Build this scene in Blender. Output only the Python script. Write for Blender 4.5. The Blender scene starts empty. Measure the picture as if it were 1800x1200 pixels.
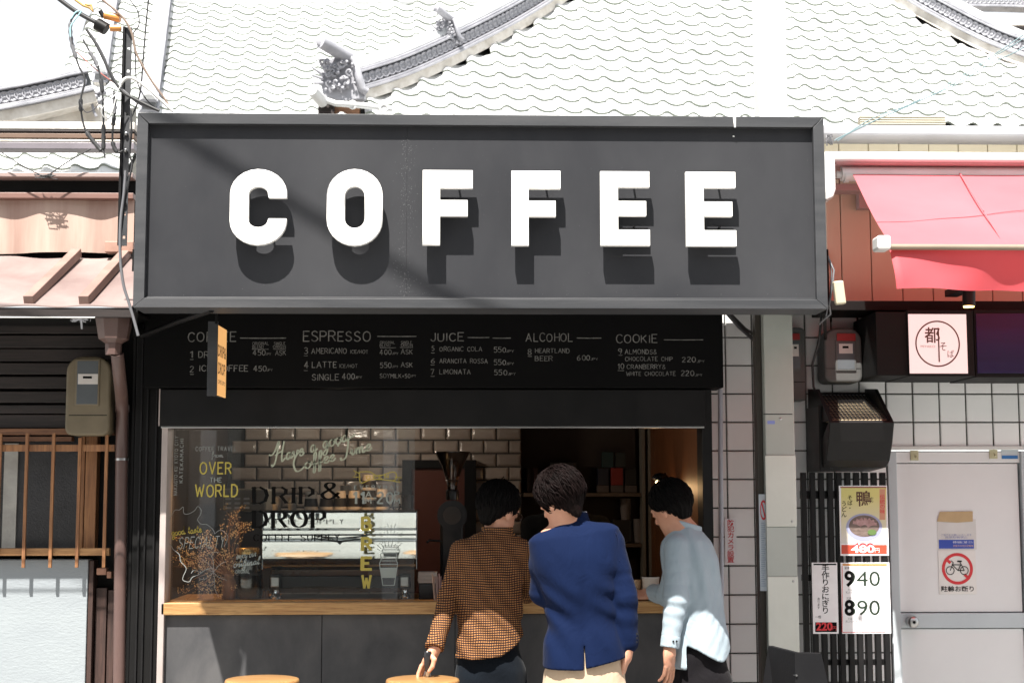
import bpy, bmesh, math, random
import numpy as np
from mathutils import Vector, Matrix, noise
R = math.radians
random.seed(11)
sc = bpy.context.scene
col = sc.collection

# ------------------------------------------------------------------ camera, world, sun, exposure
FPX, PW, PH = 2650.0, 1800.0, 1200.0
CAM = Vector((-0.22, -7.0, 1.57))
YAW, PITCH, ROLL = R(1.8), R(5.9), R(-0.09)
CROT = Matrix.Rotation(-YAW, 3, 'Z') @ Matrix.Rotation(R(90) + PITCH, 3, 'X') @ Matrix.Rotation(ROLL, 3, 'Z')
cd = bpy.data.cameras.new('camera'); cam = bpy.data.objects.new('camera', cd); col.objects.link(cam)
cam.location = CAM; cam.rotation_euler = CROT.to_euler()
cd.sensor_width = 36; cd.lens = 36 * FPX / PW; cd.clip_start = .05; cd.clip_end = 500
cd.dof.use_dof = True; cd.dof.focus_distance = 6.2; cd.dof.aperture_fstop = 7.0
sc.camera = cam
SUN = Vector((.17, .50, -1)).normalized()          # the way the light travels
w = bpy.data.worlds.new('World'); sc.world = w; w.use_nodes = True
nt = w.node_tree; bg = nt.nodes['Background']
sky = nt.nodes.new('ShaderNodeTexSky'); sky.sky_type = 'NISHITA'; sky.sun_disc = False
sky.sun_elevation = math.asin(-SUN.z); sky.sun_rotation = math.atan2(-SUN.x, -SUN.y)
sky.air_density = 1.2; sky.dust_density = 1.2; sky.ozone_density = 1.0
veil = nt.nodes.new('ShaderNodeMix'); veil.data_type = 'RGBA'; veil.inputs['Factor'].default_value = .8      # bright thin cloud over the blue
veil.inputs['B'].default_value = (6.9, 7.0, 7.1, 1); nt.links.new(sky.outputs[0], veil.inputs['A']); nt.links.new(veil.outputs['Result'], bg.inputs[0]); bg.inputs[1].default_value = .065
sd = bpy.data.lights.new('sun', 'SUN'); sd.energy = 5.0; sd.angle = R(.5); sd.color = (1, .955, .89)
so = bpy.data.objects.new('sun', sd); col.objects.link(so); so.rotation_euler = SUN.to_track_quat('-Z', 'Y').to_euler(); so.location = (-3, -8, 12)
sc.view_settings.view_transform = 'Standard'; sc.view_settings.look = 'None'
sc.view_settings.exposure = 1.5; sc.view_settings.gamma = 1
sc.cycles.max_bounces = 7; sc.cycles.transparent_max_bounces = 12; sc.cycles.use_denoising = True
sc.cycles.sample_clamp_indirect = 6

# ------------------------------------------------------------------ where things stand
def ray(px, py):
    return (CROT @ Vector(((px - PW/2)/FPX, (PH/2 - py)/FPX, -1))).normalized()
def at(px, py, Y):
    d = ray(px, py); t = (Y - CAM.y)/d.y
    return CAM + d*t
def onplane(px, py, p0, n):
    d = ray(px, py); return CAM + d*((p0 - CAM).dot(n)/d.dot(n))
def XZ(px, py, Y):
    p = at(px, py, Y); return p.x, p.z

# ------------------------------------------------------------------ objects
def tag(o, label=None, cat=None, group=None, kind=None):
    if label: o['label'] = label
    if cat: o['category'] = cat
    if group: o['group'] = group
    if kind: o['kind'] = kind
    return o
def thing(name, label, cat, loc=(0, 0, 0), group=None, kind=None):
    o = bpy.data.objects.new(name, None); col.objects.link(o); o.location = loc; o.empty_display_size = .1
    return tag(o, label, cat, group, kind)
def wloc(o):
    p = Vector((0, 0, 0))
    while o: 
        p += o.location; o = o.parent
    return p
def adopt(o, parent):
    # children are modelled in world coordinates: keep them there
    o.parent = parent
    base = Vector((0, 0, 0)); q = parent
    chain = []
    while q: chain.append(q); q = q.parent
    m = Matrix.Identity(4)
    for q in reversed(chain):
        m = m @ q.matrix_parent_inverse @ Matrix.Translation(q.location)
    o.matrix_parent_inverse = m.inverted()
    return o
class MB:
    def __init__(s): s.v = []; s.f = []; s.sm = []
    def add(s, vs, fs, smooth=False):
        n = len(s.v); s.v += [tuple(v) for v in vs]
        for f in fs: s.f.append([i + n for i in f]); s.sm.append(smooth)
        return s
    def box(s, x0, x1, y0, y1, z0, z1, M=None):
        x0, x1 = min(x0, x1), max(x0, x1); y0, y1 = min(y0, y1), max(y0, y1); z0, z1 = min(z0, z1), max(z0, z1)
        vs = [Vector(p) for p in ((x0,y0,z0),(x1,y0,z0),(x1,y1,z0),(x0,y1,z0),(x0,y0,z1),(x1,y0,z1),(x1,y1,z1),(x0,y1,z1))]
        if M: vs = [M @ v for v in vs]
        return s.add(vs, [(0,3,2,1),(4,5,6,7),(0,1,5,4),(1,2,6,5),(2,3,7,6),(3,0,4,7)])
    def pbox(s, px0, py0, px1, py1, Y, d):
        # box whose front face at depth Y spans the picture rectangle, d deep (away)
        a = at(px0, py0, Y); b = at(px1, py1, Y); c = at(px0, py1, Y); e = at(px1, py0, Y)
        return s.box((a.x + c.x)/2, (b.x + e.x)/2, Y, Y + d, (b.z + c.z)/2, (a.z + e.z)/2)
    def bar(s, a, b, w, h, up=(0, 0, 1)):
        a = Vector(a); b = Vector(b); d = (b - a).normalized(); x = d.cross(Vector(up)).normalized(); u = x.cross(d)
        vs = [p + x*i*w/2 + u*j*h/2 for p in (a, b) for i, j in ((-1,-1),(1,-1),(1,1),(-1,1))]
        return s.add(vs, [(0,1,2,3),(7,6,5,4),(0,4,5,1),(1,5,6,2),(2,6,7,3),(3,7,4,0)])
    def prism(s, poly, y0, y1):
        # poly in (x, z), extruded along y
        n = len(poly); vs = [(x, y0, z) for x, z in poly] + [(x, y1, z) for x, z in poly]
        return s.add(vs, [tuple(range(n)), tuple(range(2*n-1, n-1, -1))] + [(i, i+n, (i+1) % n + n, (i+1) % n) for i in range(n)])
    def prismx(s, poly, x0, x1):
        n = len(poly); vs = [(x0, y, z) for y, z in poly] + [(x1, y, z) for y, z in poly]
        return s.add(vs, [tuple(range(n-1, -1, -1)), tuple(range(n, 2*n))] + [(i, (i+1) % n, (i+1) % n + n, i+n) for i in range(n)])
    def cyl(s, a, b, r0, r1=None, n=16, caps=True):
        a = Vector(a); b = Vector(b); r1 = r0 if r1 is None else r1
        d = (b - a).normalized(); u = Vector((0, 0, 1)) if abs(d.z) < .9 else Vector((1, 0, 0))
        x = d.cross(u).normalized(); y = d.cross(x)
        vs = []
        for p, r in ((a, r0), (b, r1)):
            for i in range(n):
                t = 2*math.pi*i/n; vs.append(p + x*r*math.cos(t) + y*r*math.sin(t))
        s.add(vs, [(i, (i+1) % n, (i+1) % n + n, i+n) for i in range(n)], True)
        if caps: s.add(vs, [tuple(range(n-1, -1, -1)), tuple(range(n, 2*n))])
        return s
    def tube(s, pts, r, n=8):
        pts = [Vector(p) for p in pts]; m = len(pts); rr = r if isinstance(r, (list, tuple)) else [r]*m
        vs = []; prev = None
        for i, p in enumerate(pts):
            d = (pts[min(i+1, m-1)] - pts[max(i-1, 0)]).normalized()
            if prev is None:
                u = Vector((0, 0, 1)) if abs(d.z) < .9 else Vector((1, 0, 0)); x = d.cross(u).normalized()
            else:
                x = (prev - d*prev.dot(d)).normalized()
            prev = x; y = d.cross(x)
            for k in range(n):
                t = 2*math.pi*k/n; vs.append(p + (x*math.cos(t) + y*math.sin(t))*rr[i])
        fs = [(i*n+k, i*n+(k+1) % n, (i+1)*n+(k+1) % n, (i+1)*n+k) for i in range(m-1) for k in range(n)]
        s.add(vs, fs, True)
        s.add(vs[:n], [tuple(range(n-1, -1, -1))]); s.add(vs[-n:], [tuple(range(n))])
        return s
    def lathe(s, prof, c, n=24, ax='z', caps=True):
        # prof: list of (r, h)
        c = Vector(c); vs = []
        for r, h in prof:
            for k in range(n):
                t = 2*math.pi*k/n; a, b = r*math.cos(t), r*math.sin(t)
                vs.append(c + (Vector((a, b, h)) if ax == 'z' else Vector((a, h, b)) if ax == 'y' else Vector((h, a, b))))
        m = len(prof)
        s.add(vs, [(i*n+k, i*n+(k+1) % n, (i+1)*n+(k+1) % n, (i+1)*n+k) for i in range(m-1) for k in range(n)], True)
        if caps: s.add(vs, [tuple(range(n-1, -1, -1)), tuple(range((m-1)*n, m*n))])
        return s
    def ball(s, c, r, n=10, sc3=(1, 1, 1)):
        prof = [(r*math.sin(math.pi*i/n), -r*math.cos(math.pi*i/n)) for i in range(n+1)]
        c = Vector(c); m2 = n*2; vs = []
        for rr, h in prof:
            for k in range(m2):
                t = 2*math.pi*k/m2; vs.append(c + Vector((rr*math.cos(t)*sc3[0], rr*math.sin(t)*sc3[1], h*sc3[2])))
        return s.add(vs, [(i*m2+k, i*m2+(k+1) % m2, (i+1)*m2+(k+1) % m2, (i+1)*m2+k) for i in range(n) for k in range(m2)], True)
    def mesh(s, name):
        me = bpy.data.meshes.new(name); me.from_pydata(s.v, [], s.f); me.update()
        me.polygons.foreach_set('use_smooth', s.sm)
        return me
    def build(s, name, mat, parent=None, bevel=0, label=None, seg=2, recalc=True):
        me = s.mesh(name)
        if recalc:
            bm = bmesh.new(); bm.from_mesh(me); bmesh.ops.recalc_face_normals(bm, faces=bm.faces); bm.to_mesh(me); bm.free()
        me.materials.append(mat)
        o = bpy.data.objects.new(name, me); col.objects.link(o)
        if parent: adopt(o, parent)
        if bevel:
            b = o.modifiers.new('bevel', 'BEVEL'); b.width = bevel; b.segments = seg; b.limit_method = 'ANGLE'; b.angle_limit = R(35)
            b.harden_normals = False
        if label: o['label'] = label
        return o
def pbox(name, mat, rect, Y, d, parent=None, bevel=.003, **k):
    return MB().pbox(*rect, Y, d).build(name, mat, parent, bevel, **k)
def copyo(o, parent, loc=None):
    c = o.copy(); col.objects.link(c); c.parent = parent
    return c
def linked(name, me, parent, M):
    # an alike piece sharing mesh data, placed in world by matrix M
    o = bpy.data.objects.new(name, me); col.objects.link(o)
    if parent: adopt(o, parent)
    o.matrix_basis = M
    return o

# ------------------------------------------------------------------ materials
def nodes(name):
    m = bpy.data.materials.new(name); m.use_nodes = True
    t = m.node_tree; return m, t, t.nodes['Principled BSDF']
def N(t, kind, **k):
    n = t.nodes.new(kind)
    for a, b in k.items():
        if a.startswith('i_'):
            n.inputs[int(a[2:]) if a[2:].isdigit() else a[2:]].default_value = b
        else: setattr(n, a, b)
    return n
def coords(t, scale=(1, 1, 1), rnd=False):
    tc = N(t, 'ShaderNodeTexCoord'); mp = N(t, 'ShaderNodeMapping'); mp.inputs['Scale'].default_value = scale
    t.links.new(tc.outputs['Object'], mp.inputs['Vector'])
    if rnd:
        oi = N(t, 'ShaderNodeObjectInfo'); v = N(t, 'ShaderNodeVectorMath', operation='SCALE'); 
        cx = N(t, 'ShaderNodeCombineXYZ'); 
        for i in range(3): t.links.new(oi.outputs['Random'], cx.inputs[i])
        t.links.new(cx.outputs[0], v.inputs[0]); v.inputs['Scale'].default_value = 37.0
        t.links.new(v.outputs[0], mp.inputs['Location'])
    return mp.outputs[0]
def c4(c): return (c[0], c[1], c[2], 1)
def mixc(t, fac, a, b, blend='MIX'):
    m = N(t, 'ShaderNodeMix', data_type='RGBA', blend_type=blend)
    for sock, v in ((m.inputs['Factor'], fac), (m.inputs['A'], a), (m.inputs['B'], b)):
        if hasattr(v, 'is_linked') or hasattr(v, 'links'): t.links.new(v, sock)
        elif isinstance(v, (int, float)): sock.default_value = v
        else: sock.default_value = c4(v)
    return m.outputs['Result']
def ramp(t, fac, p0, p1, a=(0, 0, 0), b=(1, 1, 1)):
    r = N(t, 'ShaderNodeValToRGB'); r.color_ramp.elements[0].position = p0; r.color_ramp.elements[1].position = p1
    r.color_ramp.elements[0].color = c4(a); r.color_ramp.elements[1].color = c4(b); t.links.new(fac, r.inputs[0]); return r.outputs[0]
def noi(t, vec, scale, detail=4, rough=.55, dist=0):
    n = N(t, 'ShaderNodeTexNoise'); n.inputs['Scale'].default_value = scale; n.inputs['Detail'].default_value = detail
    n.inputs['Roughness'].default_value = rough; n.inputs['Distortion'].default_value = dist
    t.links.new(vec, n.inputs['Vector']); return n.outputs[0]
def pbr(name, c1, c2=None, scale=3, rough=.6, rv=.12, bump=.15, bscale=60, metal=0, spec=.5, stretch=(1, 1, 1), speck=None, rnd=0, coat=0, bdist=.004, vary=0, lo=.35, hi=.68, trans=0):
    """two-tone procedural surface: large mottling c1-c2, fine relief, roughness variation, optional specks (colour, amount)"""
    m, t, b = nodes(name)
    v = coords(t, stretch, rnd=bool(rnd))
    c2 = c2 or tuple(x*.82 for x in c1)
    n1 = noi(t, v, scale, 6, .6, .3); n2 = noi(t, v, bscale, 4)
    colr = mixc(t, ramp(t, n1, lo, hi), c1, c2)
    if speck:
        n3 = noi(t, v, speck[2] if len(speck) > 2 else 22, 8, .75)
        colr = mixc(t, ramp(t, n3, .5 + .25*(1-speck[1]), .56 + .25*(1-speck[1])), colr, speck[0])
    if rnd:
        oi = N(t, 'ShaderNodeObjectInfo'); k = N(t, 'ShaderNodeMapRange'); k.inputs[3].default_value = 1 - rnd; k.inputs[4].default_value = 1 + rnd
        t.links.new(oi.outputs['Random'], k.inputs[0])
        hv = N(t, 'ShaderNodeHueSaturation'); t.links.new(k.outputs[0], hv.inputs['Value']); t.links.new(colr, hv.inputs['Color']); colr = hv.outputs[0]
    t.links.new(colr, b.inputs['Base Color'])
    mr = N(t, 'ShaderNodeMapRange'); mr.inputs[3].default_value = max(.02, rough - rv); mr.inputs[4].default_value = min(1, rough + rv)
    t.links.new(n1, mr.inputs[0]); t.links.new(mr.outputs[0], b.inputs['Roughness'])
    b.inputs['Metallic'].default_value = metal; b.inputs['Specular IOR Level'].default_value = spec
    b.inputs['Coat Weight'].default_value = coat
    if bump:
        bp = N(t, 'ShaderNodeBump'); bp.inputs['Strength'].default_value = bump; bp.inputs['Distance'].default_value = bdist
        t.links.new(n2, bp.inputs['Height']); t.links.new(bp.outputs[0], b.inputs['Normal'])
    return m
def wood(name, c1, c2, axis='x', rough=.5, scale=6, bump=.15, coat=0):
    st = {'x': (.35, 6, 6), 'y': (6, .35, 6), 'z': (6, 6, .35)}[axis]
    m, t, b = nodes(name); v = coords(t, st)
    n1 = noi(t, v, scale, 8, .65, 1.2); n2 = noi(t, v, scale*4, 4)
    c = mixc(t, ramp(t, n1, .38, .62), c1, c2); c = mixc(t, ramp(t, n2, .5, .62, (0, 0, 0), (.5, .5, .5)), c, tuple(x*.55 for x in c2))
    t.links.new(c, b.inputs['Base Color']); b.inputs['Roughness'].default_value = rough; b.inputs['Coat Weight'].default_value = coat
    bp = N(t, 'ShaderNodeBump'); bp.inputs['Strength'].default_value = bump; bp.inputs['Distance'].default_value = .003
    t.links.new(n1, bp.inputs['Height']); t.links.new(bp.outputs[0], b.inputs['Normal'])
    return m
def plain(name, c, rough=.5, metal=0, spec=.5, coat=0):
    return pbr(name, c, tuple(x*.9 for x in c), scale=9, rough=rough, rv=.05, bump=.04, metal=metal, spec=spec, coat=coat)
def emit(name, c, s):
    m, t, b = nodes(name); b.inputs['Base Color'].default_value = c4(c); b.inputs['Emission Color'].default_value = c4(c); b.inputs['Emission Strength'].default_value = s
    return m
def glass(name, tint=(1, 1, 1), rough=.0, refl=1.0, ior=1.5):
    m = bpy.data.materials.new(name); m.use_nodes = True; t = m.node_tree; t.nodes.clear()
    o = N(t, 'ShaderNodeOutputMaterial'); mx = N(t, 'ShaderNodeMixShader'); tr = N(t, 'ShaderNodeBsdfTransparent'); gl = N(t, 'ShaderNodeBsdfGlossy')
    fr = N(t, 'ShaderNodeFresnel'); fr.inputs[0].default_value = ior
    tr.inputs[0].default_value = c4(tint); gl.inputs['Roughness'].default_value = rough; gl.inputs[0].default_value = (1, 1, 1, 1)
    mm = N(t, 'ShaderNodeMath', operation='MULTIPLY'); mm.inputs[1].default_value = refl; mm.use_clamp = True
    t.links.new(fr.outputs[0], mm.inputs[0]); t.links.new(mm.outputs[0], mx.inputs[0]); t.links.new(tr.outputs[0], mx.inputs[1]); t.links.new(gl.outputs[0], mx.inputs[2]); t.links.new(mx.outputs[0], o.inputs[0])
    return m
M = {}
M['sign'] = pbr('charcoal_paint', (.031, .032, .036), (.047, .048, .052), 1.6, .6, .12, .12, 300, speck=((.07, .07, .075), .07, 90), bdist=.001, spec=.08, stretch=(1, 1, .6))
M['signframe'] = pbr('charcoal_frame_paint', (.032, .034, .038), (.052, .053, .057), 5, .5, .12, .2, 90, stretch=(.3, 3, 3), speck=((.3, .3, .3), .04, 60), bdist=.0015)
M['letter'] = pbr('white_sign_enamel', (.86, .85, .83), (.82, .81, .78), 5, .35, .05, .02, 60)
M['rooftile'] = pbr('silver_grey_roof_tile', (.60, .61, .61), (.54, .55, .55), 5, .42, .1, .2, 60, rnd=.07, spec=.6, speck=((.3, .31, .29), .12, 14))
M['rooftile2'] = pbr('weathered_ridge_tile', (.36, .36, .39), (.22, .225, .25), 6, .45, .1, .35, 50, spec=.6, speck=((.12, .12, .13), .2, 18))
M['plaster'] = pbr('ridge_plaster', (.74, .71, .66), (.50, .46, .40), 7, .9, .05, .5, 40)
M['rust'] = pbr('brown_sheet_metal', (.33, .215, .175), (.46, .35, .29), 3, .5, .15, .25, 30, stretch=(3, 1, .25), speck=((.75, .68, .6), .38, 4))
M['rustflat'] = pbr('brown_roofing_sheet', (.17, .12, .112), (.25, .195, .18), 2.5, .5, .15, .3, 25, speck=((.09, .06, .05), .3, 7))
M['darkwood'] = wood('dark_stained_boards', (.030, .020, .018), (.013, .009, .008), 'x', .6)
M['darkwoodz'] = wood('dark_stained_posts', (.07, .036, .028), (.035, .018, .014), 'z', .6)
M['lattice'] = wood('orange_brown_lattice_wood', (.34, .16, .065), (.22, .095, .04), 'z', .5)
M['latticex'] = wood('golden_lattice_rail_wood', (.44, .24, .10), (.30, .15, .06), 'x', .45)
M['black'] = pbr('matt_black', (.006, .006, .006), (.009, .0085, .0085), 4, .6, .1, .05, 60, spec=.15)
M['blackmetal'] = pbr('black_painted_steel', (.007, .007, .0075), (.011, .0105, .011), 6, .45, .1, .1, 80, spec=.22)
M['blackboard'] = pbr('black_menu_board', (.003, .003, .0035), (.005, .005, .005), 4, .8, .1, .08, 60, spec=.12)
M['chalk'] = pbr('white_chalk_marker', (.25, .245, .235), (.10, .098, .094), 30, .9, .02, .0, 60)
M['concrete'] = pbr('white_stucco', (.29, .32, .335), (.25, .275, .295), 2, .9, .05, .3, 70, speck=((.22, .22, .21), .06, 5), bdist=.006, stretch=(.6, 1, 1.6))
M['counterpanel'] = pbr('dark_slate_grey_panel', (.046, .047, .051), (.092, .090, .091), 3, .6, .15, .25, 20, stretch=(1.4, 1, .8), speck=((.09, .088, .086), .12, 5), spec=.25)
M['counterwood'] = wood('pine_counter_edge', (.50, .30, .12), (.33, .17, .06), 'x', .45, 7)
M['whitetile'] = pbr('white_wall_tile', (.87, .875, .875), (.82, .825, .825), 3, .25, .06, .04, 30, rnd=.05, spec=.5, speck=((.66, .62, .55), .10, 2.2))
M['tileedge'] = pbr('grimy_tile_edge', (.27, .30, .26), (.16, .18, .15), 7, .9, .05, .2, 60)
M['grout'] = pbr('dark_grout', (.045, .045, .04), (.03, .03, .027), 9, .9, .05, .3, 90)
M['subway'] = pbr('taupe_glazed_brick_tile', (.42, .36, .31), (.34, .28, .24), 5, .16, .06, .55, 9, rnd=.14, spec=.6, bdist=.012, stretch=(1, 1, 2.2))
M['pillar'] = pbr('grey_green_painted_steel', (.42, .44, .41), (.36, .38, .35), 3, .5, .1, .1, 50, speck=((.22, .22, .2), .1, 12))
M['plate'] = pbr('cream_cover_plate', (.60, .61, .56), (.54, .55, .50), 4, .5, .1, .1, 50, speck=((.55, .5, .38), .07, 11))
M['pipewhite'] = plain('pale_plastic_pipe', (.52, .55, .62), .4)
M['steel'] = pbr('polished_steel', (.80, .82, .82), (.74, .77, .77), 4, .07, .03, .02, 60, metal=1)
M['steelrough'] = pbr('brushed_steel', (.5, .5, .5), (.42, .42, .42), 6, .3, .08, .1, 60, metal=1)
M['machineblack'] = plain('black_machine_plastic', (.015, .015, .017), .25)
M['glass'] = glass('window_glass', (.97, .985, .975), 0, 1.6)
M['clearglass'] = glass('clear_glass', (.9, .92, .92), 0, 2.2)
M['hopper'] = glass('smoked_hopper_plastic', (.70, .64, .60), .12, 1.2)
M['cable'] = plain('black_cable', (.03, .03, .032), .5)
M['cablegrey'] = plain('grey_cable', (.13, .13, .14), .5)
M['cablewhite'] = plain('white_cable', (.6, .6, .58), .5)
M['cablered'] = plain('red_cable', (.4, .12, .1), .5)
M['orangeclamp'] = plain('orange_insulator', (.6, .25, .06), .4)
M['meterbeige'] = pbr('khaki_meter_box', (.17, .135, .085), (.13, .105, .065), 5, .5, .1, .1, 60)
M['metergrey'] = pbr('grey_meter_box', (.085, .088, .085), (.07, .07, .068), 5, .5, .1, .1, 60)
M['meterpaper'] = plain('meter_label', (.62, .58, .55), .6)
M['meterglass'] = plain('meter_window_dark', (.10, .11, .12), .15)
M['meterred'] = plain('meter_red_panel', (.28, .02, .02), .4)
M['hopperbrown'] = pbr('brown_rainwater_plastic', (.115, .07, .06), (.09, .055, .05), 5, .4, .1, .08, 60)
M['signred'] = plain('red_print', (.62, .03, .04), .5)
M['paperwhite'] = plain('white_paper', (.84, .83, .85), .6)
M['brownprint'] = plain('brown_print', (.09, .03, .02), .6)
M['inkblack'] = plain('black_print', (.005, .005, .005), .8, spec=.1)
M['yellowprint'] = plain('yellow_window_lettering', (.46, .38, .07), .6)
M['whiteprint'] = plain('pale_window_lettering', (.30, .34, .32), .6)
M['greyprint'] = plain('faint_window_lettering', (.26, .28, .27), .6)

# ------------------------------------------------------------------ writing
GL = {}
for ln in """A .66|0,0 .33,1 .66,0;.11,.35 .55,.35
B .6|0,0 0,1 .35,1 .5,.88 .5,.65 .35,.53 0,.53;.35,.53 .58,.4 .58,.13 .38,0 0,0
C .6|~.6,.82 .4,1 .12,.9 0,.5 .12,.1 .4,0 .6,.18
D .6|0,0 0,1 .3,1 .52,.84 .6,.5 .52,.16 .3,0 0,0
E .5|.5,1 0,1 0,0 .5,0;0,.52 .42,.52
F .5|.5,1 0,1 0,0;0,.52 .42,.52
G .6|~.6,.82 .4,1 .12,.9 0,.5 .12,.1 .4,0 .6,.15;.6,.12 .6,.45 .36,.45
H .55|0,0 0,1;.55,0 .55,1;0,.5 .55,.5
I .04|.02,0 .02,1
J .4|~.4,1 .4,.25 .25,0 .05,.08 0,.22
K .58|0,0 0,1;.55,1 0,.42;.18,.58 .58,0
L .48|0,1 0,0 .48,0
M .7|0,0 .05,1 .35,.35 .65,1 .7,0
N .55|0,0 0,1 .55,0 .55,1
O .66|~.33,1 .08,.85 0,.5 .08,.15 .33,0 .58,.15 .66,.5 .58,.85 .33,1
P .55|0,0 0,1 .38,1 .55,.86 .55,.62 .38,.48 0,.48
Q .66|~.33,1 .08,.85 0,.5 .08,.15 .33,0 .58,.15 .66,.5 .58,.85 .33,1;.4,.2 .7,-.05
R .58|0,0 0,1 .38,1 .55,.86 .55,.62 .38,.5 0,.5;.3,.5 .6,0
S .55|~.52,.84 .3,1 .05,.85 .1,.6 .4,.45 .55,.22 .35,0 .1,.04 0,.18
T .6|0,1 .6,1;.3,1 .3,0
U .55|~0,1 0,.3 .12,.03 .42,.03 .55,.3 .55,1
V .6|0,1 .3,0 .6,1
W .85|0,1 .2,0 .42,.75 .64,0 .85,1
X .55|0,0 .55,1;0,1 .55,0
Y .56|0,1 .28,.5 .56,1;.28,.5 .28,0
Z .55|0,1 .55,1 0,0 .55,0
0 .5|~.25,1 .05,.8 0,.5 .05,.2 .25,0 .45,.2 .5,.5 .45,.8 .25,1
1 .2|0,.8 .15,1 .15,0
2 .5|~.02,.8 .2,1 .45,.9 .42,.6 .2,.3 0,0;0,0 .5,0
3 .5|~.03,.88 .25,1 .46,.85 .4,.6 .18,.54;~.18,.54 .45,.45 .5,.2 .3,0 .02,.08
4 .52|.35,0 .35,1 0,.3 .52,.3
5 .48|.45,1 .08,1 .04,.58;~.04,.58 .28,.64 .48,.42 .42,.1 .2,0 0,.1
6 .5|~.42,1 .12,.7 0,.3 .15,0 .4,.05 .48,.3 .3,.52 .05,.4
7 .48|0,1 .48,1 .15,0
8 .48|~.24,.54 .05,.66 .06,.9 .24,1 .42,.9 .43,.66 .24,.54 .02,.34 .04,.08 .24,0 .44,.08 .46,.34 .24,.54
9 .5|~.46,.62 .25,.5 .04,.62 .04,.88 .25,1 .46,.88 .46,.5 .3,0
& .6|~.6,.05 .15,.7 .18,.95 .38,.95 .38,.7 .02,.3 .1,.03 .35,.02 .58,.38
/ .4|0,-.05 .4,1.05
+ .45|.22,.2 .22,.7;0,.45 .45,.45
- .4|0,.45 .4,.45
. .08|.03,0 .05,.05
a .5|~.38,.38 .2,.45 .05,.25 .1,.02 .25,.05 .38,.38 .36,.08 .46,.02 .56,.15
u .46|~-.02,.3 .08,.44 .1,.15 .2,0 .34,.2 .38,.44 .38,.08 .52,.12
v .46|~-.02,.3 .08,.44 .12,.2 .18,.02 .32,.2 .38,.44 .5,.36
e .4|~0,.15 .2,.22 .32,.36 .2,.46 .07,.3 .08,.05 .25,0 .42,.16
g .5|~.38,.38 .2,.45 .05,.25 .1,.04 .25,.06 .38,.38 .34,-.3 .15,-.5 .02,-.35 .3,-.08 .55,.12
o .46|~.25,.45 .05,.35 .05,.08 .25,0 .4,.2 .3,.42 .25,.45 .4,.36 .52,.4
d .52|~.38,.38 .2,.45 .05,.25 .1,.04 .25,.06 .38,.38 .46,1 .38,.3 .42,.02 .58,.14
f .34|~0,.15 .2,.4 .32,.85 .25,1 .15,.8 .12,.1 .05,-.4 .12,-.45 .18,-.1 .15,.08 .38,.16
i .28|~0,.15 .15,.42 .14,.1 .2,.02 .32,.15;.2,.62 .22,.66
m .72|~0,.15 .12,.42 .12,0;~.12,.2 .25,.44 .33,.35 .33,0;~.33,.2 .46,.44 .54,.35 .54,.05 .64,0 .76,.15
n .5|~0,.15 .12,.42 .12,0;~.12,.2 .25,.44 .33,.35 .33,.05 .42,0 .54,.15
r .36|~0,.15 .14,.46 .18,.36 .3,.42 .26,.1 .34,.02 .42,.15
s .36|~0,.12 .2,.46 .26,.15 .15,0 .05,.05 .4,.15
t .34|~0,.15 .2,.6 .22,.9 .14,.3 .18,.02 .38,.15;.05,.6 .35,.64
l .3|~0,.15 .25,.7 .24,1 .14,.8 .12,.1 .2,0 .34,.15
j .28|~0,.15 .18,.42 .14,-.3 -.02,-.45 -.05,-.3 .32,.15;.2,.6 .22,.64
y .46|~0,.3 .08,.44 .12,.1 .3,.1 .4,.44 .34,-.3 .15,-.5 .05,-.35 .5,.14
@ .7|~-.35,.55 -.2,.48 .0,.6 .25,1.05 .3,1 .16,.5 .02,.05 -.14,-.12 -.2,0;~.62,1.02 .5,.6 .42,.1 .48,0 .64,.14;~.02,.42 .3,.5 .55,.56
# .6|~.52,.78 .55,.95 .4,1.02 .15,.85 0,.45 .1,.03 .35,0 .62,.2
% .4|~-.2,.7 -.08,.92 .25,.9 .75,1.08;~.38,.94 .28,.35 .15,-.05 -.08,-.1 -.1,.05""".split('\n'):
    g, wd, st = ln[0], float(ln[2:].split('|')[0]), ln.split('|', 1)[1]
    ss = []
    for s_ in st.split(';'):
        sm = s_.startswith('~'); pts = [tuple(float(q) for q in p.split(',')) for p in s_.lstrip('~').split()]
        ss.append((sm, pts))
    if g in '@#%': wd *= 1.2; ss = [(a_, [(x*1.3, z*1.35) for x, z in q_]) for a_, q_ in ss]
    GL[g] = (wd, ss)
def smooth(pts, k=5):
    out = []
    P = [pts[0]] + list(pts) + [pts[-1]]
    for i in range(1, len(P)-2):
        p0, p1, p2, p3 = [np.array(q, float) for q in P[i-1:i+3]]
        for j in range(k):
            t = j/k
            out.append(tuple(.5*((2*p1) + (-p0+p2)*t + (2*p0-5*p1+4*p2-p3)*t*t + (-p0+3*p1-3*p2+p3)*t**3)))
    out.append(tuple(pts[-1])); return out
def ribbon(mb, pts, wd, tf, nib=0.0):
    """flat stroke in the local (x, z) plane; tf maps (x, z) to world; nib>0 thins strokes that run across"""
    P = [np.array(p, float) for p in pts]; m = len(P); L = []; Rr = []
    for i, p in enumerate(P):
        d = P[min(i+1, m-1)] - P[max(i-1, 0)]; n = np.linalg.norm(d); d = d/n if n > 1e-9 else np.array([1., 0.])
        nn = np.array([-d[1], d[0]]); hw = wd/2
        if nib: hw *= (1-nib) + nib*abs(d[1])
        L.append(p + nn*hw); Rr.append(p - nn*hw)
    vs = [tf(*q) for q in L] + [tf(*q) for q in Rr]
    mb.add(vs, [(i, i+1, i+1+m, i+m) for i in range(m-1)])
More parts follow.
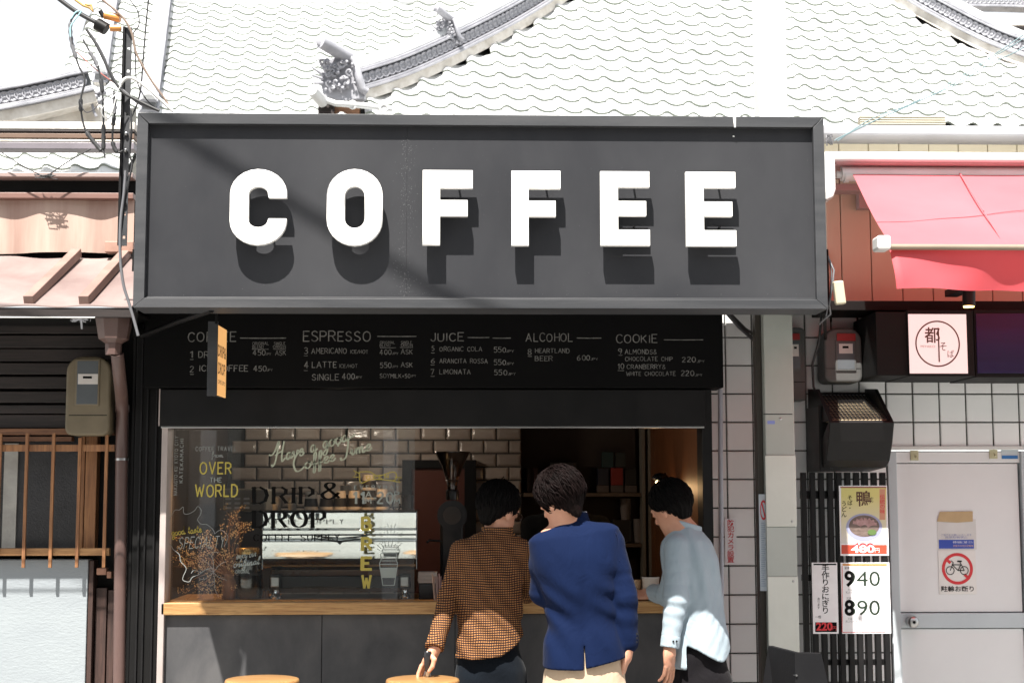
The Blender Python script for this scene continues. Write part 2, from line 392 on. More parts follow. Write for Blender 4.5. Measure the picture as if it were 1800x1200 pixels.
def tf_face(X, Z, Y, sc_=1.0, ang=0.0, shear=0.0):
    c, s = math.cos(ang), math.sin(ang)
    return lambda x, z: Vector((X + ((x+shear*z)*c - z*s)*sc_, Y, Z + ((x+shear*z)*s + z*c)*sc_))
def strokes(mb, text, px, py, hpx, Y, wd=.12, wpx=None, gap=.22, ang=0, shear=0, jit=.02, nib=0, serif=0):
    """write text with its baseline starting at picture point (px, py), hpx tall, on the plane at Y"""
    o = at(px, py, Y); hm = hpx/FPX*(Y - CAM.y); tot = sum((GL[c][0] if c != ' ' else .4) + gap for c in text) - gap
    sx = 1.0
    if wpx: sx = (wpx/FPX*(Y-CAM.y)) / (tot*hm)
    rr = random.Random(sum(map(ord, text)) + int(px)); cur = 0
    base = tf_face(o.x, o.z, Y - .0003*rr.random(), hm, ang, shear)
    for c in text:
        if c == ' ': cur += .4 + gap; continue
        wdt, ss = GL[c]; jx, jy, js = rr.uniform(-jit, jit), rr.uniform(-jit, jit), 1 + rr.uniform(-jit, jit)*1.5
        for k, (sm, pts) in enumerate(ss):
            q = [(x*js, z*js + jy) for x, z in pts]
            if sm: q = smooth(q)
            kk = k*.0001
            tf = lambda x, z, cur=cur, jx=jx, kk=kk: base((x + cur + jx)*sx, z) + Vector((0, -kk, 0))
            if not sm and len(q) > 2:
                # corners: separate pieces a hair proud of one another
                for i in range(len(q)-1):
                    a, b = np.array(q[i]), np.array(q[i+1]); d = (b-a)/max(np.linalg.norm(b-a), 1e-6)*wd*.35
                    t2 = lambda x, z, i=i, tf=tf: tf(x, z) + Vector((0, -.00004*(i+1), 0))
                    ribbon(mb, [a-d, b+d], wd, t2, nib)
            else: ribbon(mb, q, wd, tf, nib)
            if serif and not sm:
                for i, p in enumerate(pts):
                    if p[1] in (0, 1) and (i in (0, len(pts)-1) or True):
                        prev = pts[i-1] if i else pts[1]
                        if abs(prev[0]-p[0]) < .25 or len(pts) <= 3:
                            pz = p[1]*js + jy + (.02 if p[1] == 0 else -.02)
                            t3 = lambda x, z, i=i, tf=tf: tf(x, z) + Vector((0, -.0003-.00004*i, 0))
                            ribbon(mb, [(p[0]-serif, pz), (p[0]+serif, pz)], .055, t3)
        cur += wdt + gap
    return mb
def ptxt(name, body, px, py, hpx, Y, mat, parent=None, align='CENTER', bold=0.0, sx=1.0, vert=False, shear=0, wpx=None, ang=0):
    if vert:    # one character under another
        pitch = hpx*1.30; n = len(body); obs = [ptxt(name, ch, px, py + (i-(n-1)/2)*pitch, hpx, Y, mat, None, 'CENTER', bold, sx) for i, ch in enumerate(body)]
        bm = bmesh.new(); [bm.from_mesh(o.data) for o in obs]; bm.to_mesh(obs[0].data); bm.free()
        for o in obs[1:]: bpy.data.objects.remove(o)
        if parent: adopt(obs[0], parent)
        return obs[0]
    return ptxt1(name, body, px, py, hpx, Y, mat, parent, align, bold, sx, False, shear, wpx, ang)
def ptxt1(name, body, px, py, hpx, Y, mat, parent=None, align='CENTER', bold=0.0, sx=1.0, vert=False, shear=0, wpx=None, ang=0):
    """printed lettering; (px, py) is the middle of the line (or its left end), hpx the capital height"""
    cu = bpy.data.curves.new(name, 'FONT'); cu.body = body
    vert_, vert = vert, False
    cu.size = 1; cu.align_x = align; cu.align_y = 'CENTER'; cu.offset = bold; cu.shear = shear; cu.space_line = .82 if vert else 1
    cu.resolution_u = 3
    ob = bpy.data.objects.new(name, cu); col.objects.link(ob)
    dg = bpy.context.evaluated_depsgraph_get(); me = bpy.data.meshes.new_from_object(ob.evaluated_get(dg))
    bpy.data.objects.remove(ob); bpy.data.curves.remove(cu)
    me.name = name; me.materials.clear(); me.materials.append(mat)
    k = hpx/FPX*(Y-CAM.y)/.73; p = at(px, py, Y)
    if wpx and len(me.vertices):
        xs = [v.co.x for v in me.vertices]; sx = (wpx/FPX*(Y-CAM.y))/((max(xs)-min(xs))*k)
    ca, sa = math.cos(ang), math.sin(ang)
    for v in me.vertices:
        x, z = v.co.x*k*sx, v.co.y*k
        v.co = (p.x + x*ca - z*sa, Y, p.z + x*sa + z*ca)
    o = bpy.data.objects.new(name, me); col.objects.link(o)
    if parent: adopt(o, parent)
    return o
def sweep(mb, path, sec, sides, ups, smooth_=False, closed=True):
    """sweep section [(s,u)...] along path, with side and up vector for each point"""
    n = len(sec); vs = [Vector(p) + Vector(sd_)*s + Vector(up)*u for p, sd_, up in zip(path, sides, ups) for s, u in sec]
    m = len(path); rng = range(n) if closed else range(n-1)
    mb.add(vs, [(i*n+k, i*n+(k+1) % n, (i+1)*n+(k+1) % n, (i+1)*n+k) for i in range(m-1) for k in rng], smooth_)
    if closed: mb.add(vs[:n], [tuple(range(n-1, -1, -1))]); mb.add(vs[-n:], [tuple(range(n))])
    return mb

# ------------------------------------------------------------------ ground and the far side of the street
gm = pbr('street_paving', (.25, .245, .235), (.20, .195, .185), .8, .8, .1, .3, 30, speck=((.16, .155, .15), .1, 6))
g = MB().add([(-120, -120, 0), (120, -120, 0), (120, 120, 0), (-120, 120, 0)], [(0, 1, 2, 3)]).build('ground', gm, recalc=False); g['kind'] = 'structure'

# ------------------------------------------------------------------ the coffee shop shell
YS = -1.10                      # front of the big sign
SHX0 = at(283, 900, 0).x; SHX1 = at(1240, 900, 0).x
shop = thing('coffee_shop', 'dark coffee shop front with open serving hatch under the large charcoal fascia', 'shop', (0, 1, 0))
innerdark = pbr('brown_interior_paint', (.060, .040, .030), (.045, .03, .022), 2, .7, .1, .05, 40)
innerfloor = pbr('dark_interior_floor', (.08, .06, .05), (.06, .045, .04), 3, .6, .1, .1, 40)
cream = plain('cream_interior_wall', (.36, .29, .20), .7)
orangewood = wood('orange_plywood', (.27, .095, .03), (.21, .07, .02), 'z', .45)
YB = 2.0
xl = at(286, 900, 0).x - .02; xr = at(1240, 900, 0).x - .01
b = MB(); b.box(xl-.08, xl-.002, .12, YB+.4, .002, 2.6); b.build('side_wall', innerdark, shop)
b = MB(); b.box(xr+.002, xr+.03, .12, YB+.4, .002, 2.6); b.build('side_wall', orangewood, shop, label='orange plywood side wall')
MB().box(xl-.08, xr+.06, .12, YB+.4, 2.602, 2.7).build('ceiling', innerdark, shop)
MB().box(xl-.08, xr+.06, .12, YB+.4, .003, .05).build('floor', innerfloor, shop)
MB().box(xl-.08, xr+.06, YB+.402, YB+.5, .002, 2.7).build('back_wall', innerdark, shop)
# tiled partition on the left two thirds of the back
bx1 = at(917, 900, YB).x
gro = MB().box(xl, bx1, YB+.012, YB+.1, .05, 2.6).build('tiled_partition', M['grout'], shop)
tw, th = at(900+44.3, 900, YB).x - at(900, 900, YB).x, 23.4/FPX*(YB-CAM.y)
# pillow tile
def pillow(w, h, d, lip):
    mb = MB(); vs = [(-w/2, 0, -h/2), (w/2, 0, -h/2), (w/2, 0, h/2), (-w/2, 0, h/2)]
    i = .22*h
    vs += [(-w/2+i*.35, -d*.7, -h/2+i*.35), (w/2-i*.35, -d*.7, -h/2+i*.35), (w/2-i*.35, -d*.7, h/2-i*.35), (-w/2+i*.35, -d*.7, h/2-i*.35)]
    vs += [(-w/2+i, -d, -h/2+i), (w/2-i, -d, -h/2+i), (w/2-i, -d, h/2-i), (-w/2+i, -d, h/2-i)]
    fs = [(8, 9, 10, 11)]
    for a in (0, 4):
        for k in range(4): fs.append((a+k, a+(k+1) % 4, a+4+(k+1) % 4, a+4+k))
    mb.add(vs, fs); return mb
tm = pillow(tw-.007, th-.007, .012, 0).mesh('brick_tile'); tm.materials.append(M['subway'])
z0 = at(500, 761.5, YB).z; rows = 13
cnt = 0
for r in range(-1, rows):
    z = z0 - r*th; off = (r % 2)*.5
    x = bx1 - tw*.5 - off*tw + (tw*.5 if off else 0)*0
    if off:   # cut tile at the edge
        t_ = linked('brick_tile', tm, gro, Matrix.Translation((bx1 - tw*.25, YB+.012, z)) @ Matrix.Diagonal((.48, 1, 1, 1)))
        x = bx1 - tw
    while x > xl + tw*.3:
        linked('brick_tile', tm, gro, Matrix.Translation((x, YB+.012 - random.random()*.001, z)) @ Matrix.Rotation(random.uniform(-.012, .012), 4, 'X') @ Matrix.Rotation(random.uniform(-.012, .012), 4, 'Z')); x -= tw; cnt += 1
# dark brown doorway panel with black frame, grinder stands before it
dp = thing('interior_door', 'plain brown door in a black frame behind the coffee grinder', 'door', at(772, 900, YB-.02) * 1)
dp.location.z = .05
rect = (707, 808, 837, 1060)
a, c = at(707, 808, YB-.05), at(837, 1060, YB-.05)
doorbrown = plain('brown_door_paint', (.115, .035, .022), .4)
MB().box(a.x+.055, c.x-.07, YB-.03, YB, .052, a.z-.05).build('door_panel', doorbrown, dp)
fr = MB(); fr.box(a.x, a.x+.055, YB-.055, YB, .052, a.z); fr.box(c.x-.07, c.x, YB-.055, YB, .052, a.z); fr.box(a.x+.055, c.x-.07, YB-.055, YB, a.z-.05, a.z)
fr.build('door_frame', M['blackmetal'], dp, .003)

# recess with shelves on the right of the back
shx0, shx1 = bx1+.01, at(1128, 900, YB).x
unit = thing('shelf_unit', 'dark wall shelving with coffee bags and paper cups behind the counter', 'shelf', (1.1, YB, 0.05))
MB().box(shx0, shx1, YB+.30, YB+.34, .06, 2.6).build('back_board', innerdark, unit)
shelfw = wood('shelf_wood', (.20, .14, .09), (.14, .09, .06), 'x', .5)
for k, (py0, pa) in enumerate(((866, 917), (955, 917), (1035, 917))):
    z = at(1000, py0, YB).z; MB().box(shx0+.001, shx1-.001, YB, YB+.295, z-.022, z).build('shelf', shelfw, unit, .002)
post = plain('pale_shelf_post', (.30, .27, .22), .5)
for px0, px1 in ((1128, 1134), (1139, 1145)):
    MB().box(at(px0, 900, YB).x, at(px1, 900, YB).x, YB-.03, YB+.1, .052, 2.59).build('post', post, unit, .002)
MB().box(at(1145, 900, YB).x+.003, xr, YB+.05, YB+.1, .052, 2.59).build('cream_partition', cream, shop)
MB().box(at(1176, 900, YB-.2).x, xr, YB-.2, YB+.04, .052, 2.59).build('plywood_column', orangewood, shop, .003)

# front: jambs, shutter housing, frame, counter
jamb = pbr('worn_pale_jamb', (.42, .36, .34), (.34, .29, .27), 5, .5, .1, .1, 50)
MB().pbox(279, 690, 290, 1320, -.03, .14).build('jamb', jamb, shop, .003)
MB().pbox(1238, 684, 1256, 1400, -.04, .16).build('jamb', M['blackmetal'], shop, .003, label='black steel shutter guide at the right of the hatch')
MB().pbox(232, 540, 279.5, 1400, .02, .10).build('side_panel', M['black'], shop, .004)
MB().pbox(226, 540, 232, 1400, .06, .10).build('side_panel', M['black'], shop, .004)
for px in (241, 252, 268): MB().pbox(px, 560, px+3, 1400, .008, .012).build('rib', M['blackmetal'], shop, .001)
MB().pbox(279.5, 684, 1240, 749, -.06, .22).build('shutter_box', M['blackmetal'], shop, .004)
MB().pbox(283, 747, 1238, 752, -.045, .03).build('shutter_rail', M['steelrough'], shop, .002)
MB().pbox(279, 683, 281, 748, -.065, .03).build('trim', jamb, shop)
# canopy that roofs the gap between the fascia and the wall
zt = at(800, 250, YS).z; zb = at(800, 541, YS).z
q = [(at(241, 400, YS+.17).x, YS+.17), (at(1447, 400, YS+.17).x, YS+.17), (at(1447, 400, .12).x, .12), (at(241, 400, .12).x, .12)]
MB().add([(x, y, z) for z in (zt-.25, zt-.2) for x, y in q], [(0, 3, 2, 1), (4, 5, 6, 7), (0, 1, 5, 4), (1, 2, 6, 5), (2, 3, 7, 6), (3, 0, 4, 7)]).build('canopy', M['black'], shop)
for pxe in (239, 1449):
    e0, e1 = at(pxe, 400, YS+.202).x, at(pxe, 400, .13).x; s_ = .016 if pxe < 900 else -.016
    q = [(e0, YS+.202), (e1, .13), (e1+s_, .13), (e0+s_, YS+.202)]
    MB().add([(x, y, z) for z in (zb+.004, zt-.004) for x, y in q], [(0, 3, 2, 1), (4, 5, 6, 7), (0, 1, 5, 4), (1, 2, 6, 5), (2, 3, 7, 6), (3, 0, 4, 7)]).build('side_sun_block', M['black'], shop, .002)  # unseen end panels added to stop sun leaking in behind the fascia
MB().box(xr+.202, at(1452, 400, .31).x-.003, .26, .40, at(1400, 552, .28).z, zt-.2).build('hidden_upper_wall', M['black'], shop)  # unseen wall added behind the fascia to keep sun off the tile tops
MB().box(at(232, 400, 0).x, xr+.2, .02, .12, 2.45, zt-.252).build('hidden_upper_wall', M['black'], shop)
# counter
ctx0, ctx1 = 282.5, 1240
a = at(ctx0, 1060, -.03); c = at(ctx1, 1078, -.03)
ctop = MB().box(a.x, c.x, -.03, .62, c.z+.003, a.z+.002).build('counter_top', M['counterwood'], shop, .004)
zc = a.z+.002
seams = [283, 566, 800, 1010, 1240]
for i in range(4):
    x0, x1 = at(seams[i], 1100, 0).x+.0015, at(seams[i+1], 1100, 0).x-.0015
    MB().box(x0, x1, 0, .02, .004, c.z).build('counter_panel', M['counterpanel'], shop, .0015)
MB().box(a.x, c.x, .022, .5, .004, c.z-.001).build('counter_body', M['black'], shop)
# machine bench behind the counter
# window
win = thing('shop_window', 'large glass pane with yellow and white hand lettering left of the hatch', 'window', at(510, 1060, .06))
YG = .06
ga, gc = at(291, 752, YG), at(728, 1058, YG)
MB().box(ga.x, gc.x, YG, YG+.006, gc.z+.003, ga.z).build('pane', M['glass'], win, recalc=True)
YL = YG - .003
m = MB(); strokes(m, 'OVER', 352, 832, 19, YL, .15, 53, .3); strokes(m, 'WORLD', 344, 872, 20, YL, .15, 72, .28); m.build('yellow_lettering', M['yellowprint'], win, recalc=False)
m = MB(); strokes(m, 'THE', 369, 847, 8, YL, .14, 20, .3); strokes(m, 'SPECIALTY', 313, 964, 19, YL, .09, 78, .28, ang=.03, shear=.2)
m.build('pale_lettering', M['whiteprint'], win, recalc=False)
m = MB(); strokes(m, 'COFFEE TRAVEL', 344, 792, 7, YL, .14, 70, .35); strokes(m, 'from', 372, 803, 9, YL, .12, 20, .05)
strokes(m, 'NAKAGYO-KU KYOTO CITY', 311, 870, 5.5, YL, .18, 102, .4, ang=R(90)); strokes(m, 'KATEKAMACHI', 321, 848, 5.5, YL, .18, 76, .4, ang=R(90)); m.build('faint_lettering', M['greyprint'], win, recalc=False)
m = MB(); strokes(m, 'good taste', 302, 941, 13, YL, .12, 52, .03, ang=.12); m.build('yellow_script', M['yellowprint'], win, recalc=False)
cy = plain('sage_script_lettering', (.46, .50, .38), .6)
m = MB(); strokes(m, '@ave a good', 483, 814, 24, YL, .13, 134, .04, ang=R(17), shear=.25, nib=.35, jit=.01); strokes(m, '#offee %ime', 517, 829, 23, YL, .13, 140, .04, ang=R(16), shear=.2, nib=.35, jit=.01)
m.build('script_lettering', cy, win, recalc=False)
m = MB(); strokes(m, 'DRIP', 446, 884, 27, YL, .17, 102, .3, nib=.7, serif=.13, jit=0); strokes(m, '&', 566, 876, 28, YL, .13, 30, nib=.5, jit=0)
strokes(m, 'DROP', 446, 926, 27, YL, .19, 122, .3, nib=.7, serif=.13, jit=0); strokes(m, 'COFFEE SUPPLY', 446, 950, 11, YL, .15, 148, .32, nib=.5, serif=.09, jit=0)
m.build('black_lettering', M['inkblack'], win, recalc=False)
ptxt('web_address', 'www.drpdrp.com', 528, 990, 4, YL, M['inkblack'], win, wpx=124)
m = MB()
for ch, y in (('B', 930), ('R', 966), ('E', 1000), ('W', 1032)): strokes(m, ch, 637, y, 20, YL, .24, 14, jit=0, serif=.14)
m.build('brew_lettering', M['yellowprint'], win, recalc=False)
def poly_px(mb, pts, Y, wpx, sm=True):
    k = 1/FPX*(Y-CAM.y); q = [(at(x, y, Y).x, at(x, y, Y).z) for x, y in pts]
    if sm: q = smooth(q, 5)
    ribbon(mb, q, wpx*k, lambda x, z: Vector((x, Y, z)))
m = MB(); q = 'n'
poly_px(m, [(632, 829), (650, 829), (665, 836), (690, 829), (697, 835), (692, 844), (668, 842), (650, 843), (634, 848), (632, 829)], YL, 1.6)
poly_px(m, [(632, 832), (621, 826), (626, 832), (620, 838), (634, 838)], YL-.0003, 1.4, False); poly_px(m, [(694, 838), (706, 839), (700, 843), (704, 847), (690, 845)], YL-.0003, 1.4, False)
strokes(m, 'OPEN', 644, 842, 6, YL-.0006, .16, 38, .5, ang=.06); m.build('open_ribbon', M['yellowprint'], win, recalc=False)
m = MB(); strokes(m, 'EVERYDAY', 623, 859, 6, YL, .14, 78, .6, jit=0); strokes(m, '11', 622, 884, 19, YL, .16, 18, .3, jit=0, serif=.1); strokes(m, '-', 656, 881, 14, YL, .13, 6); strokes(m, '20', 663, 884, 19, YL, .16, 27, .3, jit=0)
strokes(m, 'A', 643, 873, 9, YL, .16, 9); strokes(m, 'M', 643, 884, 8, YL, .16, 9); strokes(m, 'P', 694, 873, 9, YL, .16, 7); strokes(m, 'M', 693, 884, 8, YL, .16, 9)
m.build('opening_hours', M['whiteprint'], win, recalc=False)
m = MB()
for k in range(9):
    t = R(160 - k*17.5); poly_px(m, [(683+16*math.cos(t), 970-10*math.sin(t)), (683+(22+4*(k % 2))*math.cos(t), 970-(18+4*(k % 2))*math.sin(t))], YL, 1.1, False)
for sx_ in (-1, 1): poly_px(m, [(683+sx_*14, 972), (683+sx_*13, 982), (683+sx_*16, 990), (683+sx_*10, 1028)], YL, 1.5, False)
for y, hw in ((972, 13), (978, 13), (985, 13), (991, 15), (1028, 10)): poly_px(m, [(683-hw, y), (683+hw, y)], YL-.0004, 1.3, False)
q = [at(x, y, YL-.0008) for x, y in ((667, 997), (698, 997), (695, 1015), (671, 1015))]; m.add(q, [(0, 3, 2, 1)])
m.build('cup_drawing', M['whiteprint'], win, recalc=False)
m = MB()
S6 = lambda L: [(280+x/5.715, 860+y/5.715) for x, y in L]
poly_px(m, S6([(60, 290), (100, 300), (130, 250), (160, 205), (200, 205), (240, 175), (245, 235), (290, 245), (355, 210), (385, 170), (420, 200), (415, 250), (385, 300), (420, 345), (480, 350), (530, 390), (550, 420), (560, 440), (600, 410), (640, 415), (690, 470), (670, 540), (650, 570)]), YL, .9)
poly_px(m, S6([(60, 548), (110, 550), (140, 600), (200, 650), (215, 720), (270, 790), (240, 870), (240, 910), (300, 925), (330, 880), (400, 850), (470, 800), (545, 790)]), YL-.0004, 1.0)
for L in ([(545, 830), (480, 800), (420, 830), (350, 810), (320, 840)], [(545, 830), (500, 870), (450, 900), (400, 890)], [(545, 830), (555, 900), (560, 1000), (600, 1080)], [(545, 830), (600, 880), (680, 910)], [(545, 830), (545, 740), (530, 640), (600, 630)], [(545, 830), (600, 760), (670, 720)], [(545, 830), (500, 750), (430, 700)], [(560, 900), (520, 960), (480, 960)]):
    poly_px(m, S6(L), YL-.0008, .9)
m.build('map_drawing', M['greyprint'], win, recalc=False)
m = MB(); strokes(m, 'enjoy our', 415, 982, 13, YL, .1, 34, .03, ang=.14, shear=.3); strokes(m, 'original', 410, 997, 13, YL, .1, 45, .03, ang=.14, shear=.3); strokes(m, 'ORIGINAL', 414, 1007, 6, YL, .14, 24, .3)
m.build('faint_script', M['whiteprint'], win, recalc=False)

# ------------------------------------------------------------------ menu board
YM = -.10
board = thing('menu_board', 'long black menu board with white chalk drinks list under the fascia', 'menu board', at(760, 683, YM))
a = at(255, 545, YM); c = at(1272, 681, YM)
MB().box(a.x, c.x, YM, YM+.19, c.z, a.z+.05).build('board', M['blackboard'], board, .003)
YC = YM-.0025
def menu(name, items):
    for t, x0, y, h, x1 in items:
        m = MB()
        if t == '_': poly_px(m, [(x0, y), ((x0+x1)/2, y+.3), (x1, y)], YC, h, False)
        else: strokes(m, t, x0, y, h, YC, .115 if h < 12 else .10, x1-x0, .25, jit=.035)
        m.build('underline' if t == '_' else 'menu_lettering', M['chalk'], board, recalc=False)
menu('coffee_list', [('COFFEE', 331, 600, 16, 413), ('_', 422, 594, 1.6, 503), ('ORIGINAL', 444, 606, 5, 472), ('BLEND', 444, 612, 5, 463), ('_', 443, 613.5, .9, 472), ('SINGLE', 482, 606, 5, 501), ('ORIGIN', 480, 612, 5, 502), ('_', 480, 613.5, .9, 502),
  ('1', 335, 628, 10, 339), ('_', 334, 631.5, 1, 340), ('DRIP', 349, 628, 10, 378), ('450', 445, 624, 9, 466), ('JPY', 467, 624, 4, 476), ('ASK', 484, 624, 8, 502), ('2', 334, 654, 10, 340), ('_', 334, 657.5, 1, 341), ('ICE COFFEE', 351, 652, 10, 435), ('450', 446, 652, 9, 468), ('JPY', 469, 652, 4, 479)])
menu('espresso_list', [('ESPRESSO', 534, 599, 17, 650), ('_', 663, 591, 1.6, 732), ('3', 535, 622, 11, 541), ('_', 534, 625, 1, 541), ('AMERICANO', 548, 621, 9, 609), ('ICE/HOT', 616, 621, 6, 647), ('ORIGINAL', 668, 604, 4.5, 694), ('BLEND', 668, 609, 4.5, 686), ('_', 668, 611, .9, 696), ('SINGLE', 705, 604, 4.5, 724), ('ORIGIN', 705, 609, 4.5, 725), ('_', 703, 610.5, .9, 726),
  ('400', 668, 623, 9, 688), ('JPY', 689, 623, 4, 700), ('ASK', 705, 622, 8, 725), ('4', 535, 647, 11, 541), ('_', 534, 651, 1, 541), ('LATTE', 549, 646, 10, 591), ('ICE/HOT', 597, 646, 6, 628), ('550', 668, 646, 9, 688), ('JPY', 689, 646, 4, 700), ('ASK', 705, 645, 8, 725), ('SINGLE', 549, 668, 10, 595), ('400', 602, 666, 10, 623), ('JPY', 624, 665, 4, 636), ('SOYMILK+50', 668, 664, 7, 721), ('JPY', 722, 662, 3.5, 731)])
menu('juice_list', [('JUICE', 758, 599, 14, 815), ('_', 822, 593, 1.4, 860), ('_', 866, 594, 1.4, 898), ('5', 759, 616, 8, 763), ('_', 758, 620, 1, 764), ('ORGANIC COLA', 773, 617, 7.5, 847), ('550', 868, 619, 9, 889), ('JPY', 890, 619, 4, 903), ('6', 758, 638, 8, 764), ('_', 757, 641, 1, 764), ('ARANCITA ROSSA', 773, 638, 7.5, 857), ('550', 868, 641, 9, 889), ('JPY', 890, 641, 4, 903), ('7', 758, 658, 9, 763), ('_', 757, 661, 1, 764), ('LIMONATA', 773, 657, 8, 827), ('550', 869, 659, 9, 891), ('JPY', 893, 659, 4, 906)])
menu('alcohol_list', [('ALCOHOL', 925, 600, 14, 1007), ('_', 1014, 594, 1.4, 1057), ('8', 928, 623, 10, 934), ('_', 928, 626, 1, 935), ('HEARTLAND', 941, 620, 7.5, 1001), ('BEER', 941, 634, 8, 971), ('600', 1015, 633, 9, 1037), ('JPY', 1038, 633, 4, 1051)])
menu('cookie_list', [('COOKIE', 1084, 602, 14, 1155), ('_', 1167, 597, 1.3, 1236), ('9', 1087, 622, 9, 1093), ('_', 1087, 624, 1, 1094), ('ALMONDS&', 1099, 622, 8, 1155), ('CHOCOLATE CHIP', 1099, 634, 7, 1183), ('220', 1199, 636, 9, 1223), ('JPY', 1225, 637, 4, 1238), ('10', 1087, 648, 9, 1097), ('_', 1086, 651, 1, 1097), ('CRANBERRY&', 1102, 648, 7.5, 1170), ('WHITE CHOCOLATE', 1101, 660, 7, 1188), ('220', 1197, 660, 9, 1220), ('JPY', 1222, 661, 4, 1234)])
# frame between the board and the fascia
MB().tube([at(250, 590, -.15), at(310, 566, -.5), at(372, 545, -1.0)], .012, 6).build('fascia_brace', M['blackmetal'], shop)

# ------------------------------------------------------------------ the big fascia sign
sign = thing('coffee_sign', 'large charcoal fascia sign reading COFFEE in raised white letters', 'sign', at(845, 541, YS))
fl, frr = (at(240, 196, YS).x + at(235, 541, YS).x)/2, (at(1447, 208, YS).x + at(1456, 542, YS).x)/2
z1 = (at(240, 197, YS).z + at(1447, 207, YS).z)/2; z0 = (at(234, 541, YS).z + at(1456, 542, YS).z)/2
fw = .043; PD = YS + .028
def mitre(a, b, c, d, y0, y1, name='frame_board'):
    return MB().prism([a, b, c, d], y0, y1).build(name, M['signframe'], sign, .0012)
e = .0008
mitre((fl, z1), (frr, z1), (frr-fw-.004, z1-fw), (fl+fw+.004, z1-fw), YS, YS+.2)
mitre((fl+fw, z0+fw-.006), (frr-fw, z0+fw-.006), (frr-e, z0), (fl+e, z0), YS, YS+.2)
mitre((fl, z1-e), (fl+fw, z1-fw-e), (fl+fw, z0+fw-.006+e), (fl, z0+e), YS, YS+.2)
mitre((frr, z1-e), (frr, z0+e), (frr-fw, z0+fw-.006+e), (frr-fw, z1-fw-e), YS, YS+.2)
jx = at(715, 350, PD).x
MB().box(fl+.02, jx-.0003, PD, PD+.15, z0+.02, z1-.02).build('panel', M['sign'], sign)
MB().box(jx+.0003, frr-.02, PD, PD+.15, z0+.02, z1-.02).build('panel', M['sign'], sign)
MB().box(fl+fw, frr-fw, PD-.008, PD, z0+fw-.006, z0+fw+.002).build('drip_edge', M['signframe'], sign, .001)
# scratched paint along the joint, scattered chips
m = MB(); rr = random.Random(5)
def fleck(m, x, z, s_, y):
    n = rr.randint(4, 6); q = [(x + s_*rr.uniform(.4, 1)*math.cos(k*6.283/n), z + s_*rr.uniform(.4, 1)*math.sin(k*6.283/n)) for k in range(n)]
    m.add([(a_, y, b_) for a_, b_ in q], [tuple(range(n))])
for k in range(400):
    t = rr.random(); py = 240 + 280*t; px = 715 + rr.gauss(0, 5 + 6*rr.random()) - (8 if 420 < py < 490 else 0)
    X, Z = XZ(px, py, PD-.0006); fleck(m, X, Z, rr.uniform(.0006, .0024), PD-.0006-.00002*(k % 9))
for k in range(200):
    X, Z = XZ(rr.uniform(265, 1425), rr.uniform(240, 515), PD-.0006); fleck(m, X, Z, rr.uniform(.0005, .0014), PD-.0009)
for k in range(60):
    X, Z = XZ(rr.uniform(265, 1425), 517+rr.gauss(0, 1.5), PD-.0006); fleck(m, X, Z, rr.uniform(.0006, .0018), PD-.0011)
flk = plain('bare_paint_chips', (.12, .12, .125), .7)
m.build('paint_chips', flk, sign, recalc=False)
m = MB()
X, Z = XZ(1291, 206, YS-.0008); Xb, Zb = XZ(1292, 224, YS-.0008)
m.add([(X-.006, YS-.0008, Z), (X+.006, YS-.0008, Z), (Xb+.003, YS-.0008, Zb), (Xb-.003, YS-.0008, Zb)], [(0, 1, 2, 3)])
X, Z = XZ(1290, 240, PD-.0012); fleck(m, X, Z, .006, PD-.0012)
m.build('white_chip', M['letter'], sign, recalc=False)
YF, YBK = PD-.0725, PD-.046
def outline(pts, n=8):
    """polygon with arcs: ('a', cx, cz, rx, rz, t0, t1) or (x, z)"""
    out = []
    for p in pts:
        if p[0] == 'a':
            _, cx, cz, rx, rz, t0, t1 = p
            for k in range(n+1):
                t = R(t0 + (t1-t0)*k/n); out.append((cx + rx*math.cos(t), cz + rz*math.sin(t)))
        else: out.append(p)
    return out
def letter(name, px0, px1, py0, py1, outer, inner=None):
    a, b_ = at(px0, py0, YF), at(px1, py1, YF); W_, H_ = b_.x-a.x, a.z-b_.z
    bm = bmesh.new()
    tr = lambda q, y: [bm.verts.new((a.x + x*W_, y, b_.z + z*H_)) for x, z in q]
    o1, o2 = tr(outer, YF), tr(outer, YBK)
    n = len(outer)
    for i in range(n): bm.faces.new((o1[i], o1[(i+1) % n], o2[(i+1) % n], o2[i]))
    if inner:
        i1, i2 = tr(inner, YF), tr(inner, YBK); k = len(inner)
        for i in range(k): bm.faces.new((i1[i], i2[i], i2[(i+1) % k], i1[(i+1) % k]))
        for A, B in ((o1, i1), (o2, i2)):
            for i in range(k): bm.faces.new((A[i], B[i], B[(i+1) % k], A[(i+1) % k]))
    else:
        bm.faces.new(o1); bm.faces.new(o2)
    bmesh.ops.recalc_face_normals(bm, faces=bm.faces)
    me = bpy.data.meshes.new(name); bm.to_mesh(me); bm.free(); me.materials.append(M['letter'])
    o = bpy.data.objects.new(name, me); col.objects.link(o); adopt(o, sign)
    bv = o.modifiers.new('bevel', 'BEVEL'); bv.width = .0018; bv.segments = 2; bv.limit_method = 'ANGLE'; bv.angle_limit = R(40)
    for fx in (.25, .7):
        for fz in (.28, .9):
            if name == 'letter_f' and fx > .5 and fz < .5: continue
            X = a.x + (fx if fx < .5 else (.14 if False else fx))*W_; Z = b_.z + fz*H_
            MB().cyl((X, YBK+.001, Z), (X, PD, Z), .004, n=8).build('standoff', M['blackmetal'], o)
    return o
sw_ = 31/97; sh_ = 30/137
C_ = outline([('a', .5, .655, .5, .345, 10, 180), ('a', .5, .345, .5, .345, 180, 350)], 14)
C_ = outline([(1, .62), ('a', .5, .68, .5, .32, 5, 180), ('a', .5, .32, .5, .32, 180, 355), (1, .35), (.68, .35), ('a', .5, .335, .17, .10, 340, 180), ('a', .5, .665, .17, .10, 180, 20), (.68, .62)], 12)
